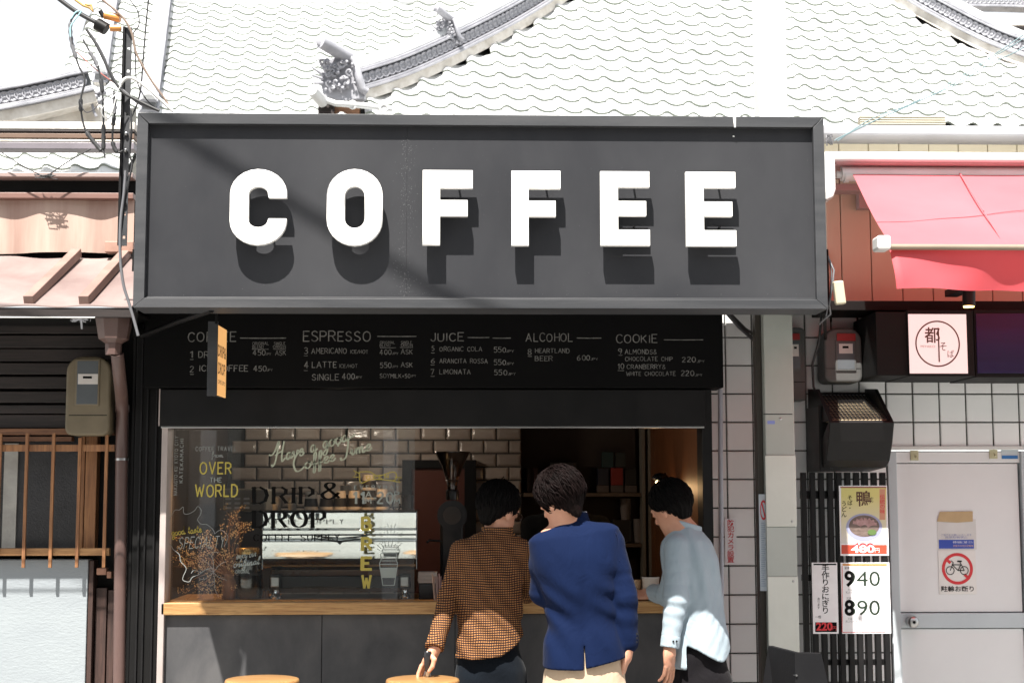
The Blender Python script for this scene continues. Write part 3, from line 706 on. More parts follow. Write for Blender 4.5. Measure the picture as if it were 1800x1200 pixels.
O_ = outline([('a', .5, .66, .5, .34, 0, 180), ('a', .5, .34, .5, .34, 180, 360)], 14)
OI = outline([('a', .5, .65, .175, .12, 0, 180), ('a', .5, .35, .175, .12, 180, 360)], 14)
F_ = [(0, 0), (.35, 0), (.35, .385), (.9, .385), (.9, .60), (.35, .60), (.35, .76), (1, .76), (1, 1), (0, 1)]
E_ = [(0, 0), (1, 0), (1, .215), (.36, .215), (.36, .40), (.93, .40), (.93, .60), (.36, .60), (.36, .785), (1, .785), (1, 1), (0, 1)]
letter('letter_c', 405, 503, 297, 431, C_); letter('letter_o', 575, 672, 297, 432, O_, OI)
letter('letter_f', 743, 831, 299, 431, F_); letter('letter_f', 899, 986, 300, 432, F_)
letter('letter_e', 1055, 1143, 301, 432, E_); letter('letter_e', 1205, 1295, 302, 433, E_)

# hanging wooden blade sign
hs = thing('hanging_sign', 'small wooden blade sign in a black frame hanging before the menu board', 'sign', at(385, 698, -.55))
Yh = -.62
p0 = at(381, 570, Yh); p1 = at(381, 693, Yh); 
xa, zt_, zb_ = p0.x, p0.z, p1.z
q0 = at(398, 582, Yh+.22)   # far edge, measured from the picture
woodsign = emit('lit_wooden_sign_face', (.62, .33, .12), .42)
ang = math.atan2(.22, q0.x - xa)
dirv = Vector((q0.x-xa, .22, 0)).normalized(); nrm = Vector((dirv.y, -dirv.x, 0))
Lh = (Vector((q0.x, Yh+.22, 0)) - Vector((xa, Yh, 0))).length
def blade(u0, u1, z0_, z1_, t0, t1):
    vs = [Vector((xa, Yh, 0)) + dirv*u + nrm*t + Vector((0, 0, z)) for z in (z0_, z1_) for u, t in ((u0, t0), (u1, t0), (u1, t1), (u0, t1))]
    return MB().add(vs, [(0, 3, 2, 1), (4, 5, 6, 7), (0, 1, 5, 4), (1, 2, 6, 5), (2, 3, 7, 6), (3, 0, 4, 7)])
blade(.004, Lh, zb_, zt_, -.004, .002).build('board', woodsign, hs, .001)
fb = MB(); vs = blade(-.008, .004, zb_-.006, zt_+.012, -.035, .006); vs.build('frame', M['signframe'], hs, .001)
blade(.004, Lh, zb_, zt_, -.035, -.005).build('box', M['blackmetal'], hs, .001)
MB().bar(Vector((xa, Yh-.01, zt_)), Vector((xa, Yh-.01, zt_+.2)), .01, .01, (0, 1, 0)).build('hanger', M['blackmetal'], hs)
def blade_text(name, body, v, h, wfrac):
    cu = bpy.data.curves.new(name, 'FONT'); cu.body = body; cu.size = 1; cu.align_x = 'CENTER'; cu.align_y = 'CENTER'; cu.offset = .01; cu.resolution_u = 2
    ob = bpy.data.objects.new(name, cu); col.objects.link(ob); dg = bpy.context.evaluated_depsgraph_get(); me = bpy.data.meshes.new_from_object(ob.evaluated_get(dg)); bpy.data.objects.remove(ob)
    xs = [q.co.x for q in me.vertices]; k = h/.73; sx = wfrac*Lh/(max(xs)-min(xs))
    zc_ = zt_ + (zb_-zt_)*v
    for q in me.vertices:
        q.co = Vector((xa, Yh, 0)) + dirv*(Lh*.5 + q.co.x*sx) + nrm*.0035 + Vector((0, 0, zc_ + q.co.y*k))
    me.materials.append(M['brownprint']); o = bpy.data.objects.new(name, me); col.objects.link(o); adopt(o, hs)
blade_text('lettering', 'DRIP&', .37, .052, .8); blade_text('lettering', 'DROP', .62, .052, .7); blade_text('lettering', 'COFFEE SUPPLY', .81, .018, .75)

# ------------------------------------------------------------------ right: tiled wall, column, soba shop front
YT = .30
tw2 = 47.6/FPX*(YT+7.0); th2 = 50.2/FPX*(YT+7.0)
tile_wall = thing('tiled_wall', 'white square tiled wall with dark joints right of the coffee hatch', 'wall', at(1500, 1200, YT))
tile_wall.location.z = 0
ux0 = at(1246, 900, YT).x; ux1 = at(2050, 900, YT).x
ztop = at(1500, 548, YT).z
dx0 = at(1562, 900, YT).x; zd = at(1650, 785, YT).z
bw = MB(); bw.box(ux0, dx0, YT+.006, YT+.12, .002, ztop); bw.box(dx0, ux1, YT+.006, YT+.12, zd+.002, ztop); bw.build('grout_bed', M['grout'], tile_wall)
def flat_tile(w, h):
    mb = MB(); i = .003; d = .006
    vs = [(-w/2, 0, -h/2), (w/2, 0, -h/2), (w/2, 0, h/2), (-w/2, 0, h/2), (-w/2+i, -d, -h/2+i), (w/2-i, -d, -h/2+i), (w/2-i, -d, h/2-i), (-w/2+i, -d, h/2-i)]
    return mb.add(vs, [(4, 5, 6, 7), (0, 1, 5, 4), (1, 2, 6, 5), (2, 3, 7, 6), (3, 0, 4, 7)])
ft = flat_tile(tw2-.006, th2-.006).mesh('tile'); ft.materials.append(M['whitetile'])
xj = at(1605, 720, YT).x; zj = at(1600, 692, YT).z
i0 = int((ux0-xj)/tw2) - 1; i1 = int((ux1-xj)/tw2) + 1
zr0, zr1 = .42, ztop
for i in range(i0, i1):
    for j in range(-14, 6):
        x = xj + (i+.5)*tw2; z = zj + (j+.5)*th2
        xa_, xb_ = max(x-tw2/2, ux0), min(x+tw2/2, ux1); za_, zb2 = max(z-th2/2, zr0), min(z+th2/2, ztop)
        if xb_ <= xa_ + .02 or zb2 <= za_ + .01: continue
        if x > dx0 and z < zd: 
            if zb2 <= zd + .012: continue
            za_ = max(za_, zd+.008)
        elif xb_ > dx0 and z < zd: xb_ = dx0-.002
        if xb_-xa_ < .02: continue
        sx, sz = (xb_-xa_-.005)/(tw2-.006), (zb2-za_-.005)/(th2-.006)
        if abs((xb_-xa_)-tw2) < 1e-4: sx = 1
        if abs((zb2-za_)-th2) < 1e-4: sz = 1
        linked('tile', ft, tile_wall, Matrix.Translation(((xa_+xb_)/2, YT+.0061-.0006*random.random(), (za_+zb2)/2)) @ Matrix.Rotation(random.uniform(-.003, .003), 4, 'X') @ Matrix.Rotation(random.uniform(-.003, .003), 4, 'Z') @ Matrix.Diagonal((sx, 1, sz, 1)))
# thin pipe and camera notice
pp = MB().tube([at(1266, 684, .2), at(1268, 1000, .2), at(1269, 1420, .2)], .012, 12).build('wall_pipe', M['pipewhite']); tag(pp, 'thin pale vertical pipe beside the serving hatch', 'pipe')
nb = thing('camera_notice', 'narrow white strip with red Japanese characters on the tiled wall', 'sign', at(1283, 990, .27))
pbox('plate', M['paperwhite'], (1274, 911, 1295, 992), .272, .006, nb, .001)
ptxt('lettering', '防犯カメラ設置', 1284.5, 951.5, 8.3, .2705, M['signred'], nb, vert=True, bold=.008, sx=1.15)

# square steel column
YP = -.22
colm = thing('steel_column', 'grey green square steel column rising behind the fascia to the temple roof', 'column', at(1368, 1400, YP))
colm.location.z = 0
cx0 = (at(1341, 560, YP).x + at(1353, 1130, YP).x)/2; cx1 = (at(1393, 560, YP).x + at(1404, 1130, YP).x)/2
MB().box(cx0, cx1, YP, YP+.13, 0.002, 2.95).build('shaft', M['pillar'], colm, .004)
MB().box(cx0+.001, cx1-.001, YP+.001, YP+.129, 2.951, 5.2).build('shaft', pbr('sunlit_column_white', (.74, .76, .73), (.70, .72, .69), 3, .5, .1, .05, 50), colm, .004, label='upper length of the column, coloured white for the sun on it')  # same column; near-white colour stands in for full sun above the fascia
zs = lambda py: at(1370, py, YP).z
for a_, b_ in ((800, 925), (1013, 1200)):
    pl = MB().box(cx0-.004, cx1+.001, YP-.007, YP-.001, zs(b_), zs(a_)).build('cover_plate', M['plate'], colm, .002)
    MB().ball((at(1374, 0, YP-.01).x + .03*0, YP-.007, zs(b_)+.022 if b_ < 1000 else zs(a_)-.02), .006, 6, (1, .6, 1)).build('bolt', M['steelrough'], pl)
MB().box(cx0-.0035, cx1-.001, YP-.0035, YP-.0008, zs(925)-.002 - (zs(925)-zs(1013))+.003, zs(925)-.003).build('cover_plate', M['pillar'], colm, .0015)
MB().ball(at(1372, 736, YP), .007, 6, (1, .6, 1)).build('bolt', M['steelrough'], colm)
MB().pbox(1342, 727, 1393, 728.4, YP-.001, .002).build('plate_edge', M['blackmetal'], colm)
bl = plain('blue_sticker', (.25, .30, .65), .5)
MB().pbox(1349, 739, 1362, 745, YP-.001, .0012).build('sticker', bl, colm)
# banner sticker on the column's shaded edge
MB().box(cx0-.028, cx0-.002, YP+.05, YP+.12, .002, 2.6).build('shaded_side', pbr('shaded_side_brown', (.045, .038, .03), None, 4, .5), colm, .002)  # column's left side, given dark brown for the shade on it
bn = thing('no_smoking_notice', 'slim white vertical notice with a red prohibition ring on the column', 'sign', at(1342, 1038, YP-.01))
MB().pbox(1335, 868, 1348.5, 1038, YP+.035, .004).build('plate', plain('bluish_white_notice', (.55, .60, .66), .5), bn, .001)
def ring(mb, c, r, w, Y, sx=1, n=28):
    vs = []
    for rr_ in (r, r-w):
        for k in range(n): t = 2*math.pi*k/n; vs.append((c.x + rr_*sx*math.cos(t), Y, c.z + rr_*math.sin(t)))
    mb.add(vs, [(k, (k+1) % n, (k+1) % n + n, k+n) for k in range(n)]); return mb
cc = at(1342, 896, YP+.034); m = ring(MB(), cc, .045, .010, YP+.0335, .34)
m.add([(cc.x-.011, YP+.0333, cc.z+.034), (cc.x-.006, YP+.0333, cc.z+.038), (cc.x+.011, YP+.0333, cc.z-.034), (cc.x+.006, YP+.0333, cc.z-.038)], [(0, 1, 2, 3)])
m.build('ring', M['signred'], bn, recalc=False)
m = MB(); rr = random.Random(3)
for k in range(30):
    y = 918 + k*3.8; m.pbox(1338, y, 1338+rr.uniform(4, 9), y+1.6, YP+.0333, .0004)
m.build('small_print', plain('grey_blue_print', (.35, .42, .52), .6), bn)

# electricity meters
def meter(name_label, rect, Y, d, bodym, glassrect, red=None, paper=None):
    t = thing('electricity_meter', name_label, 'electricity meter', at((rect[0]+rect[2])/2, rect[3], Y+d))
    x0, y0, x1, y1 = rect
    a_, b_ = at(x0, y0, Y), at(x1, y1, Y); w_ = (b_.x-a_.x); h_ = a_.z-b_.z; cxm = (a_.x+b_.x)/2; cr = .35*w_
    poly = outline([('a', b_.x-cr, a_.z-cr, cr, cr, 0, 90), ('a', a_.x+cr, a_.z-cr, cr, cr, 90, 180), ('a', a_.x+cr*.5, b_.z+cr*.5, cr*.5, cr*.5, 180, 270), ('a', b_.x-cr*.5, b_.z+cr*.5, cr*.5, cr*.5, 270, 360)], 5)
    MB().prism(poly, Y, Y+d).build('case', bodym, t, .012, seg=3)
    gx0, gy0, gx1, gy1 = glassrect
    MB().pbox(gx0-3, gy0-3, gx1+3, gy1+3, Y-.006, .01).build('window_frame', bodym, t, .003)
    MB().pbox(gx0, gy0, gx1, gy1, Y-.0068, .004).build('window', M['meterglass'], t, .001)
    if paper: MB().pbox(*paper, Y-.0078, .002).build('label_plate', M['meterpaper'], t); MB().pbox(paper[0]+(paper[2]-paper[0])*.25, paper[1]+4, paper[2]-(paper[2]-paper[0])*.3, paper[1]+8, Y-.0083, .001).build('register', M['inkblack'], t)
    if red: MB().pbox(*red, Y-.0082, .002).build('red_panel', M['meterred'], t, .001)
    m = MB().pbox(x0+4, y0+(y1-y0)*.74, x1-4, y0+(y1-y0)*.75, Y-.0007, .002); m.build('seam', M['black'], t)
    return t
meter('grey electricity meter half hidden behind the steel column', (1386, 575, 1419, 704), .18, .11, M['metergrey'], (1392, 600, 1406, 648), (1392, 586, 1406, 597), (1393, 605, 1404, 626))
meter('grey electricity meter with red strip above the black vent hood', (1448, 576, 1517, 672), .12, .16, M['metergrey'], (1472, 602, 1502, 649), (1471, 586, 1504, 599), (1475, 604, 1499, 621))

# black extractor hood
hood = thing('vent_hood', 'black angular vent hood with wire mesh top beside the tiled doorway', 'vent', at(1500, 820, .25))
Yh0 = -.12
A = lambda px, py, Y=Yh0: at(px, py, Y)
fx0, fx1 = A(1481, 740).x, A(1577, 740).x
prof = [(.295, A(1500, 672).z), (.12, A(1500, 677).z), (Yh0, A(1500, 738).z), (Yh0-.02, A(1500, 742).z)]
prof += [(Yh0+.015, A(1500, 775).z), (Yh0+.07, A(1500, 808).z), (Yh0+.13, A(1500, 820).z), (.295, A(1500, 826).z)]
hx0, hx1 = A(1457, 740).x, A(1570, 740).x
MB().prismx(prof[2:], hx0, hx1).build('hood_body', M['blackmetal'], hood, .004)
for xx in (hx0, hx1-.018): MB().prismx([(y, z) for y, z in [prof[0], prof[1], (Yh0-.005, prof[2][1]-.002), (.295, prof[2][1]-.003)]], xx+.0005, xx+.0175).build('side_cheek', M['blackmetal'], hood, .002)
MB().prismx([(.285, A(1500, 690, .2).z-.01), (Yh0+.01, prof[2][1]-.004), (.285, prof[2][1]-.004)], hx0+.02, hx1-.02).build('mesh_backing', plain('pale_filter', (.42, .34, .22), .8), hood)
m = MB(); pa, pb = Vector((0, .278, A(1500, 690, .2).z+.002)), Vector((0, Yh0+.006, prof[2][1]+.004))
nx = 15
for k in range(nx):
    x = hx0+.022 + (hx1-hx0-.044)*k/(nx-1); m.bar(Vector((x, pa.y, pa.z)), Vector((x, pb.y, pb.z)), .005, .004)
for k in range(18):
    q = pa.lerp(pb, k/17); m.bar(Vector((hx0+.02, q.y, q.z+.003)), Vector((hx1-.02, q.y, q.z+.003)), .005, .004)
m.build('wire_mesh', M['blackmetal'], hood)
MB().pbox(1440, 712, 1460, 828, .02, .27).build('duct', M['blackmetal'], hood, .004)
cab = MB().tube([at(1444, 548, .0), at(1440, 600, .1), at(1428, 640, .15), at(1430, 680, .15), at(1445, 712, .1)], .006, 8).build('meter_cable', M['cable']); tag(cab, 'black cable looping from the canopy to the vent duct', 'cable')
m = MB().tube([at(1276, 548, -.2), at(1300, 575, -.1), at(1330, 602, 0)], .009, 8); m.tube([at(1280, 548, -.18), at(1310, 578, -.05), at(1332, 592, 0)], .007, 8)
tag(m.build('canopy_cable', M['cable']), 'pair of black cables sagging beneath the right end of the fascia', 'cable')

# box sign of the soba shop
bs = thing('soba_sign', 'square lit white sign with Japanese brush letters inside a brown ring', 'sign', at(1648, 658, -.1))
YBx = -.14
pbox('casing', M['black'], (1540, 548, 1596, 660), YBx+.02, .40, bs, .004); pbox('casing', M['black'], (1596, 545, 1712, 661), YBx+.006, .39, bs, .003)
facem = emit('lit_acrylic_face', (.62, .46, .44), .42)
facem.node_tree.nodes['Principled BSDF'].inputs['Base Color'].default_value = (.5, .42, .42, 1)
pbox('face', facem, (1598, 552, 1700, 656), YBx, .005, bs, .001)
cc = at(1648, 604, YBx); m = ring(MB(), cc, 41.5/FPX*(YBx+7), 2.6/FPX*(YBx+7), YBx-.0012, .97, 48); m.build('ring', M['brownprint'], bs, recalc=False)
ptxt('lettering', '都', 1639, 591, 22, YBx-.0015, M['brownprint'], bs, bold=.012, sx=.95)
m = MB().pbox(1649, 576, 1651.4, 636, YBx-.0019, .0004); m.build('long_stroke', M['brownprint'], bs)
ptxt('lettering', 'そ', 1658, 610, 13, YBx-.0015, M['brownprint'], bs, sx=.9); ptxt('lettering', 'ば', 1671, 623, 11, YBx-.0015, M['brownprint'], bs, sx=.9)
ptxt('small_lettering', 'MIYAKO', 1631, 609, 4.5, YBx-.0015, plain('faint_print', (.38, .27, .25), .6), bs, wpx=26)
b2 = thing('blue_sign_box', 'long dark blue sign box under the red awning', 'sign', at(1780, 660, -.1))
pbox('casing', M['black'], (1713, 545, 2040, 663), YBx+.012, .38, b2, .003)
pbox('face', pbr('deep_blue_acrylic', (.020, .014, .085), (.012, .006, .03), .9, .25, .05, 0, stretch=(.3, 1, 4)), (1717, 551, 2036, 656), YBx+.004, .006, b2, .001)

# cladding, beam, awning
clad = thing('clad_wall', 'orange and cream board clad upper wall behind the red awning', 'wall', at(1650, 528, .28))
seamx = [1452, 1478, 1530, 1584, 1637, 1689, 1741, 1793, 1846, 1899, 1951, 2004]
orangeb = pbr('salmon_orange_siding', (.62, .46, .34), (.57, .42, .31), 2, .6, .1, .1, 40, stretch=(1, 1, .3))
creamb = pbr('cream_siding', (.84, .76, .58), (.78, .70, .53), 2, .6, .1, .1, 40)
for i in range(len(seamx)-1):
    xa1, xb1 = at(seamx[i], 400, .28).x+.002, at(seamx[i+1], 400, .28).x-.002
    MB().box(xa1, xb1, .28, .30, at(1600, 530, .28).z, at(1600, 275, .28).z-.001).build('orange_board', orangeb, clad, .003)
    MB().box(xa1, xb1, .28, .30, at(1600, 275, .28).z+.001, at(1600, 234, .28).z).build('cream_board', creamb, clad, .003)
MB().box(at(1452, 400, .31).x, at(2004, 400, .31).x, .302, .4, ztop-.05, at(1600, 234, .28).z).build('backing', M['black'], clad)
m = MB(); p0 = at(1450, 228, .1)
gut = pbox('eaves_gutter', pbr('grey_gutter', (.34, .34, .36), (.28, .28, .30), 3, .5, .1, .1, 60), (1446, 221, 2040, 238), .08, .2, clad, .006)
pbox('beam', M['black'], (1452, 529, 2040, 546), .0, .30, clad, .003)
lv = thing('louvre_vent', 'pale slatted vent cover lying at the eaves above the gutter', 'vent', at(1588, 219, .9))
for k in range(4): pbox('slat', pbr('vent_slat', (.6, .56, .45), None, 4, .6), (1512, 204+k*4, 1662, 206.6+k*4), .9, .05, lv, .001)
MB().pbox(1512, 204, 1662, 219, .93, .05).build('backing', plain('vent_dark', (.3, .27, .2), .7), lv)

aw = thing('awning', 'red retractable fabric awning, slope coloured paler for the sun on it, with white cassette over the soba shop', 'awning', at(1700, 300, -.1))
redm = bpy.data.materials.new('red_awning_fabric'); redm.use_nodes = True
t = redm.node_tree; b = t.nodes['Principled BSDF']; v = coords(t, (1, 1, 1)); n1 = noi(t, v, 1.3, 5); n2 = noi(t, v, 260, 2)
t.links.new(mixc(t, ramp(t, n1, .3, .7), (.56, .115, .14), (.62, .17, .20)), b.inputs['Base Color']); b.inputs['Roughness'].default_value = .62  # slope red kept paler than the valance to stand in for strong sun
tl = N(t, 'ShaderNodeBsdfTranslucent'); tl.inputs[0].default_value = (.8, .10, .06, 1); ms = N(t, 'ShaderNodeMixShader'); ms.inputs[0].default_value = .35
t.links.new(b.outputs[0], ms.inputs[1]); t.links.new(tl.outputs[0], ms.inputs[2]); t.links.new(ms.outputs[0], t.nodes['Material Output'].inputs[0])
redv = redm.copy(); redv.name = 'red_valance_fabric'
for n_ in redv.node_tree.nodes:
    if n_.type == 'MIX': n_.inputs['A'].default_value = (.54, .055, .075, 1); n_.inputs['B'].default_value = (.62, .11, .135, 1)
for n_ in redm.node_tree.nodes:
    if n_.type == 'BSDF_TRANSLUCENT': n_.inputs[0].default_value = (.7, .12, .10, 1)
whitem = pbr('white_awning_metal', (.70, .70, .69), (.62, .62, .60), 4, .4, .1, .05, 60, speck=((.35, .34, .3), .1, 12))
pA = at(1497, 302, -.10); pB = at(1567, 432, -1.02); xE = at(2040, 300, -.1).x
vs = []; nX, nY = 50, 14
for i in range(nY+1):
    s_ = i/nY; y = pA.y + (pB.y-pA.y)*s_; z = pA.z + (pB.z-pA.z)*s_ - .018*math.sin(math.pi*s_)
    xl_ = pA.x + (pB.x-pA.x)*s_
    for k in range(nX+1):
        x = xl_ + (xE-xl_)*k/nX; vs.append((x, y, z + (.007*math.sin(x*5+s_*4) + .002*math.sin(x*19-s_*3))*math.sin(math.pi*s_)))
MB().add(vs, [(i*(nX+1)+k, i*(nX+1)+k+1, (i+1)*(nX+1)+k+1, (i+1)*(nX+1)+k) for i in range(nY) for k in range(nX)], True).build('canopy_fabric', redm, aw)
# seam strip
qa, qb = at(1684, 303, -.105), at(1770, 428, -1.02)
MB().bar(Vector((qa.x, -.12, pA.z-.004)), Vector((qb.x, -1.0, pB.z+.006)), .006, .002).build('seam', redm, aw)
MB().tube([(pA.x-.05, -.10, pA.z-.01), (xE, -.10, pA.z-.01)], .035, 14).build('roller', whitem, aw)
rl = MB(); rl.cyl(at(1470, 307, -.1), at(1484, 308, -.1), .018); rl.cyl(at(1483, 308, -.1), at(1491, 308, -.1), .036); rl.build('roller_cap', whitem, aw, .003)
pbox('cassette', whitem, (1452, 267, 2040, 284), -.18, .40, aw, .014, seg=3)
pbox('cassette_lip', plain('pink_lip', (.55, .32, .32), .5), (1470, 285, 2040, 289), -.16, .36, aw, .002)
e0 = at(1450, 266, -.2); e1 = at(1470, 352, -.2)
MB().prism([(e0.x, e0.z), (e1.x, e0.z), (e1.x, e1.z+.05), (e1.x-.012, e1.z+.015), (e0.x, e1.z)], -.2, .1).build('end_cap', whitem, aw, .008, seg=3)
pbox('bracket', pbr('pink_bracket', (.5, .33, .32), None, 4, .5), (1468, 323, 1520, 335), .1, .1, aw, .003)
pbox('bracket_plate', pbr('pink_bracket2', (.5, .33, .32), None, 4, .5), (1510, 336, 1540, 366), .2, .06, aw, .003)
MB().tube([(pB.x-.01, pB.y, pB.z-.005), (xE, pB.y, pB.z-.005)], .012, 14).build('front_bar', pbr('cream_bar', (.24, .19, .14), None, 5, .5), aw)
pbox('end_block', whitem, (1543, 413, 1567, 438), -1.05, .09, aw, .010, seg=3)
vs = []; nX, nY = 90, 8; za, zb_ = pB.z-.010, at(1700, 508, pB.y).z
xs0 = at(1567, 440, pB.y).x
for i in range(nY+1):
    s_ = i/nY
    for k in range(nX+1):
        x = xs0 + .012*s_ + (xE-xs0)*k/nX
        y = pB.y + .012 - .045*s_*math.sin(x*5.1+.6) - .006*s_*math.sin(x*17+s_*3) - .006*math.sin(x*7-s_*4) + (.01 if k == 0 else 0)
        vs.append((x, y, za + (zb_-za)*s_ + .003*math.sin(x*20)*s_))
MB().add(vs, [(i*(nX+1)+k, i*(nX+1)+k+1, (i+1)*(nX+1)+k+1, (i+1)*(nX+1)+k) for i in range(nY) for k in range(nX)], True).build('valance', redv, aw)
sp = thing('spotlight', 'small black cylinder spotlight hanging below the awning', 'lamp', at(1703, 510, -.2))
MB().cyl(at(1703, 500, -.3), at(1703, 538, -.3), .029, n=18).build('housing', M['blackmetal'], sp, .002)
MB().pbox(1685, 500, 1708, 512, -.29, .2).build('arm', M['blackmetal'], sp, .002)
q = at(1703, 540, -.3); MB().cyl(q + Vector((0, 0, .0)), q + Vector((0, 0, .006)), .024, n=18).build('lamp_face', emit('warm_lamp_face', (1, .62, .18), 2.5), sp)
jb = thing('junction_box', 'small cream junction box dangling from wires at the sign corner', 'box', at(1474, 536, -.9))
q0, q1 = at(1476, 493, -.95), at(1474, 536, -.95)
rot = Matrix.Translation((q0+q1)/2) @ Matrix.Rotation(R(-6), 4, 'Y')
MB().box(-.021, .021, -.016, .016, -.048, .048, rot).build('case', plain('cream_plastic', (.52, .47, .34), .5), jb, .006)
m = MB(); m.tube([at(1457, 455, -.9), at(1466, 475, -.93), at(1463, 505, -.93), at(1458, 535, -.93), at(1460, 552, -.9), at(1448, 562, -.85), at(1440, 570, -.7)], .004, 6)
m.tube([at(1456, 450, -.9), at(1462, 480, -.92), at(1459, 520, -.92), at(1452, 556, -.9)], .003, 6)
tag(m.build('loose_wire', M['cablegrey']), 'loose grey wires hanging from the lower right corner of the fascia', 'wire')

# service door
YD = .34
door = thing('service_door', 'pale grey panelled metal door with round knob and taped notices', 'door', at(1680, 1400, YD))
door.location.z = 0
dm = pbr('pale_grey_door_paint', (.73, .735, .745), (.68, .685, .695), 1.5, .45, .1, .06, 40, speck=((.42, .37, .26), .05, 6))
dm2 = pbr('door_frame_aluminium', (.50, .55, .58), (.45, .50, .53), 3, .35, .1, .05, 40)
dx1 = at(1812, 900, YT).x
zD = lambda py: at(1680, py, YD-.03).z
xD = lambda px: at(px, 1000, YD-.03).x
MB().box(dx0, ux1, YD+.02, YD+.1, .003, zd-.02).build('door_back', M['grout'], door)
MB().box(dx0+.002, ux1, YT-.012, YT+.05, zd-.012, zd+.004).build('lintel', whitem, door, .002)
MB().box(dx0+.001, xD(1580), YD-.045, YD+.018, .004, zd-.022).build('frame_jamb', dm2, door, .004)
MB().box(xD(1800), xD(1812), YD-.045, YD+.018, .004, zd-.022).build('frame_jamb', dm2, door, .004)
MB().box(xD(1580)+.001, xD(1800)-.001, YD-.03, YD+.01, zD(813), zd-.024).build('top_rail', dm, door, .003)
MB().box(xD(1581), xD(1796), YD-.024, YD+.01, zD(1075), zD(814.5)).build('upper_panel', dm, door, .003)
MB().box(xD(1580)+.001, xD(1800)-.001, YD-.034, YD+.01, zD(1103), zD(1076.5)).build('mid_rail', dm2, door, .003)
MB().box(xD(1581), xD(1796), YD-.024, YD+.01, .01, zD(1104.5)).build('lower_panel', dm, door, .003)
kb = MB(); kc = at(1600, 1091, YD-.034); kb.lathe([(.024, 0), (.024, -.006), (.012, -.012), (.011, -.03), (.026, -.036), (.030, -.048), (.026, -.06), (.012, -.064)], kc, 20, 'y'); kb.build('knob', M['steelrough'], door)
kh = MB().cyl(kc + Vector((0, -.064, 0)), kc + Vector((0, -.067, 0)), .007).build('keyhole', M['inkblack'], door)
for px in (1608, 1747):
    c = at(px, 800 if px < 1700 else 797, YD-.04); mk = MB(); mk.box(c.x-.02, c.x+.02, YD-.036, YD-.030, c.z-.024, c.z+.024); hk = mk.build('hook_pad', plain('yellowed_plastic', (.50, .47, .30), .4), door, .002)
    MB().tube([c + Vector((0, -.004, .0)), c + Vector((0, -.02, -.012)), c + Vector((0, -.026, -.006))], .004, 6).build('hook', plain('yellowed_plastic2', (.52, .48, .30), .4), hk)
YN = YD-.0255
st = thing('blue_sticker', 'small blue and white sticker at the top right of the service door', 'sticker', at(1775, 802, YD-.032))
pbox('sticker_base', dm2, (1760, 788, 1790, 806), YD-.0315, .0008, st, 0); pbox('blue_band', plain('blue_print', (.03, .16, .42), .5), (1761, 800, 1789, 806), YD-.0325, .0008, st, 0)
tp = thing('taped_note', 'curling brown tape above a faded white note with a blue strip on the door', 'note', at(1680, 965, YN))
pbox('note', plain('faded_note', (.62, .61, .60), .7), (1648, 912, 1716, 965), YN, .001, tp, 0)
pbox('blue_strip', plain('blue_strip', (.03, .07, .40), .5), (1650.5, 948, 1712, 963.5), YN-.001, .0008, tp, 0)
ptxt('lettering', '夜間の駐輪はご遠慮ください', 1693, 952.5, 3.2, YN-.0013, M['paperwhite'], tp, wpx=36); ptxt('lettering', '京都市中京区駐輪場', 1693, 959, 3.2, YN-.0013, plain('pale_orange_print', (.6, .4, .3), .6), tp, wpx=36)
ptxt('small_lettering', 'ご協力をお願いいたします', 1681, 940, 3, YN-.0008, plain('faint_blue_print', (.2, .22, .42), .6), tp, wpx=54); ptxt('small_lettering', '迷惑駐輪禁止', 1681, 944, 3, YN-.0008, plain('faint_blue_print2', (.2, .22, .42), .6), tp, wpx=40)
q = [at(x, y, YN-.003) for x, y in ((1652, 899), (1710, 898), (1710, 916), (1682, 918), (1647, 916), (1650, 906))]
MB().add(q, [tuple(range(6))]).build('tape', pbr('brown_packing_tape', (.50, .36, .20), (.42, .30, .16), 8, .4, .1, .1, 30), tp, recalc=False)
nbk = thing('no_bicycle_sign', 'white square sign with a red crossed ring over a black bicycle', 'sign', at(1683, 1045, YN))
pbox('plate', plain('offwhite_sign', (.74, .72, .70), .5), (1650, 966, 1716, 1044), YN-.002, .003, nbk, .001)
cc = at(1683, 999, YN-.003); rr_ = 27.5/FPX*(YN+7); yb = YN-.0033
ring(MB(), cc, rr_, rr_*.19, yb, 1, 40).build('ring', M['signred'], nbk, recalc=False)
k_ = 1/FPX*(YN+7)
def pxl(pts, w, y):
    for i in range(len(pts)-1): ribbon(bm_, [pts[i], pts[i+1]], w, lambda x, z, i=i: Vector((cc.x + x*k_, y - .00005*i, cc.z + z*k_)))
for e_ in (-1, 1): bm_ = MB(); pxl([(e_*21, -e_*18), (e_*12, -e_*10)], 5, yb-.0003); bm_.build('slash', M['signred'], nbk, recalc=False)
bm_ = MB()
for cx_ in (-13, 12):
    q = Vector((cc.x + cx_*k_, 0, cc.z - 3*k_)); ring(bm_, q, 7.6*k_, 1.3*k_, yb-.0006, 1, 24)
pxl([(-13, -3), (-7, 11), (-11, 14)], 1.3, yb-.0009); pxl([(-9, 7), (6, 7), (1, -3), (-9, 7)], 1.4, yb-.0012); pxl([(1, -3), (12, -3), (6, 9), (4, 13)], 1.3, yb-.0015); pxl([(0, 13), (8, 13)], 2.4, yb-.0018)
bm_.build('bicycle', M['inkblack'], nbk, recalc=False)
ptxt('lettering', '駐輪お断り', 1684, 1035, 7.5, YN-.0032, M['inkblack'], nbk, bold=.015, wpx=58)

